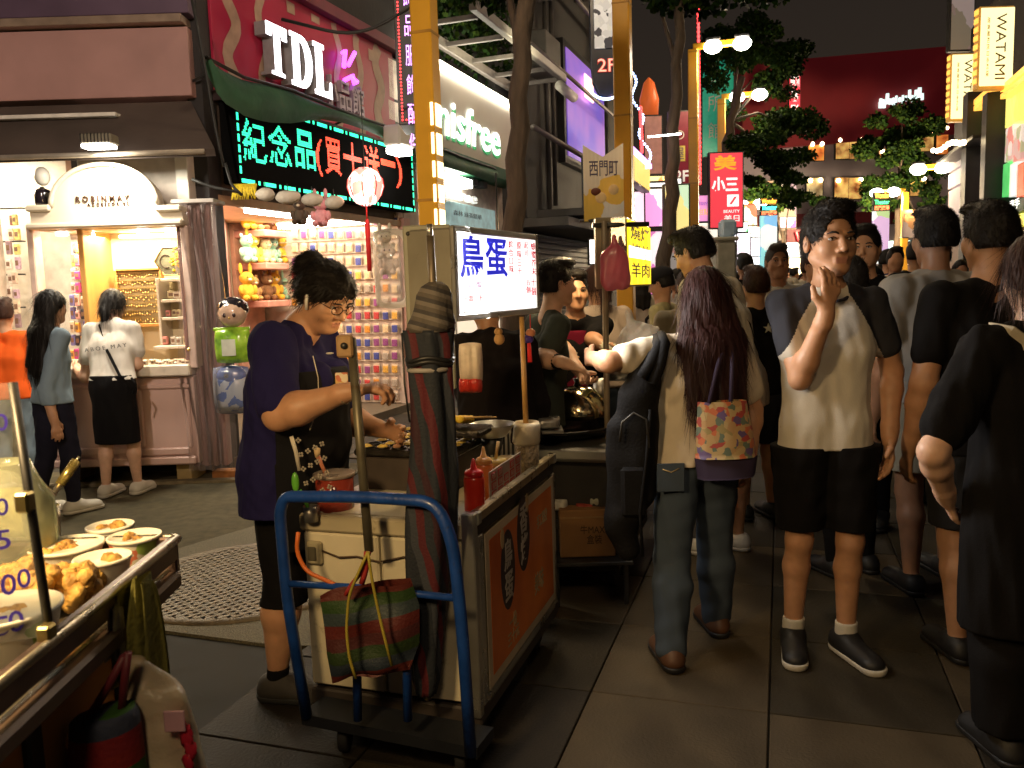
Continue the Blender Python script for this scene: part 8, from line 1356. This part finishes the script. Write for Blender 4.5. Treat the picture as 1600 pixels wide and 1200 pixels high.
dn, P14, K14 = person('woman with very long black hair in light denim shirt and dark trousers', (-3.06, 5.5), R_(-38), 1.50, .95, h=.008, lean=(0, .02), head=(0, 6), face=False, tone='mid', top=ltden, sleeve=1.75, hem=.76, tight=1.3, bottom=('trousers', cloth('ink', (.016, .016, .03)), .06), shoes=(whites, whites), hair=('long', Hb, .42), eR=W(72, 610, 5.36), wR=W(84, 655, 5.34), fL=(-3.22, 5.5), fR=(-2.98, 5.5))
og, P15, K15 = simple('person in bright orange tee browsing hair accessories at the left edge', 6, 520, 6.15, 1.46, 15, h=.011, top=orange, hem=.72, bottom=('trousers', ltden, .05), shoes=(whites,), hair=('short', Hbr))
for (x, y, Y, H, rz, lab, top, hr_) in [(1352, 400, 4.7, 1.70, 150, 'dark haired man half hidden behind the raglan shirt man', black_c, Hb), (1330, 440, 3.9, 1.52, 20, 'short person with black bob directly behind the raglan shirt man', black_c, Hb), (1272, 410, 5.3, 1.62, 200, 'person in pale top just left of the raglan shirt man', white_t, Hbr),
        (1462, 430, 5.2, 1.66, 15, 'man in dark red jacket ahead of the grey tee man', redc, Hb), (1075, 470, 5.2, 1.5, 185, 'person in beige top behind the bowed man', beige, Hbr)]:
    simple(lab, x, y, Y, H, rz, h=.0115, face=(rz > 90), top=top, hem=.8, bottom=('trousers', black_c, .03), shoes=(blk,), hair=('short', hr_))
# ---- distant crowd: six figures built once, then copied
base = []
for i, (rz, hs_, tp, nm, g_) in enumerate([(0, 'short', black_c, 'black', 1.0), (0, 'long', white_t, 'white', .92), (180, 'short', white_t, 'white', 1.05), (90, 'pony', grey_c, 'grey', .95), (-90, 'short', navy, 'navy', 1.0), (180, 'long', redc, 'red', .95)]):
    H = (1.70, 1.58, 1.72, 1.6, 1.74, 1.57)[i]; q = person('x', (0, 0), R_(rz), H, g_, h=.019, face=False, tone=('mid', 'tan')[i % 2], top=tp, hem=.8, bottom=('trousers', (black_c, jean)[i % 2], .05), shoes=(blk,), hair=(hs_, Hb, .3))[0]; base.append((q, H))
spots = [(1165, 425, 9), (1150, 432, 11), (1180, 428, 12), (1205, 422, 13), (1222, 425, 10), (1135, 430, 13), (1296, 420, 8), (1310, 425, 11), (1365, 418, 7.5), (1385, 412, 10), (1398, 430, 8.5), (1412, 422, 12), (1430, 428, 8), (1440, 425, 12), (1375, 425, 13), (1450, 420, 15), (1190, 430, 17), (1210, 428, 16), (1170, 428, 19), (1400, 425, 18), (1422, 428, 20), (1240, 428, 18), (1260, 428, 15), (1330, 425, 14), (1345, 425, 18), (1290, 425, 21), (1130, 432, 18), (1110, 436, 14), (1475, 420, 17), (1500, 418, 11), (1525, 420, 14), (1360, 425, 24), (1385, 425, 23), (1230, 428, 25), (1200, 428, 23), (1440, 425, 26), (1160, 430, 26), (1060, 440, 9), (1000, 445, 10), (1500, 422, 22), (1550, 415, 18)]
spots += [(1140 + (i * 37) % 330, 424 - (i % 3) * 2, 12 + (i * 5.3) % 19) for i in range(34)]
used = set(); place = {0: 'away', 1: 'away', 2: 'this way', 3: 'left', 4: 'right', 5: 'this way'}; wear = ['black', 'white', 'white', 'grey', 'navy', 'red']
for n, (x, y, Y) in enumerate(spots):
    k = (0, 3, 1, 4, 2, 5)[n % 6]; q, H = base[k]; c = q if k not in used else copy_tree(q); used.add(k); p = W(x, y, Y); c.location = (p.x, Y, 0); c.rotation_euler = (0, 0, random.uniform(-.35, .35)); s = random.uniform(.95, 1.03); c.scale = (s, s, s)
    tag(c, 'passer-by in %s top facing %s, %s of the far crowd' % (wear[k], place[k], 'at left' if x < 1160 else 'left part' if x < 1215 else 'middle' if x < 1340 else 'right part' if x < 1420 else 'right edge'), 'person', 'distant street crowd')
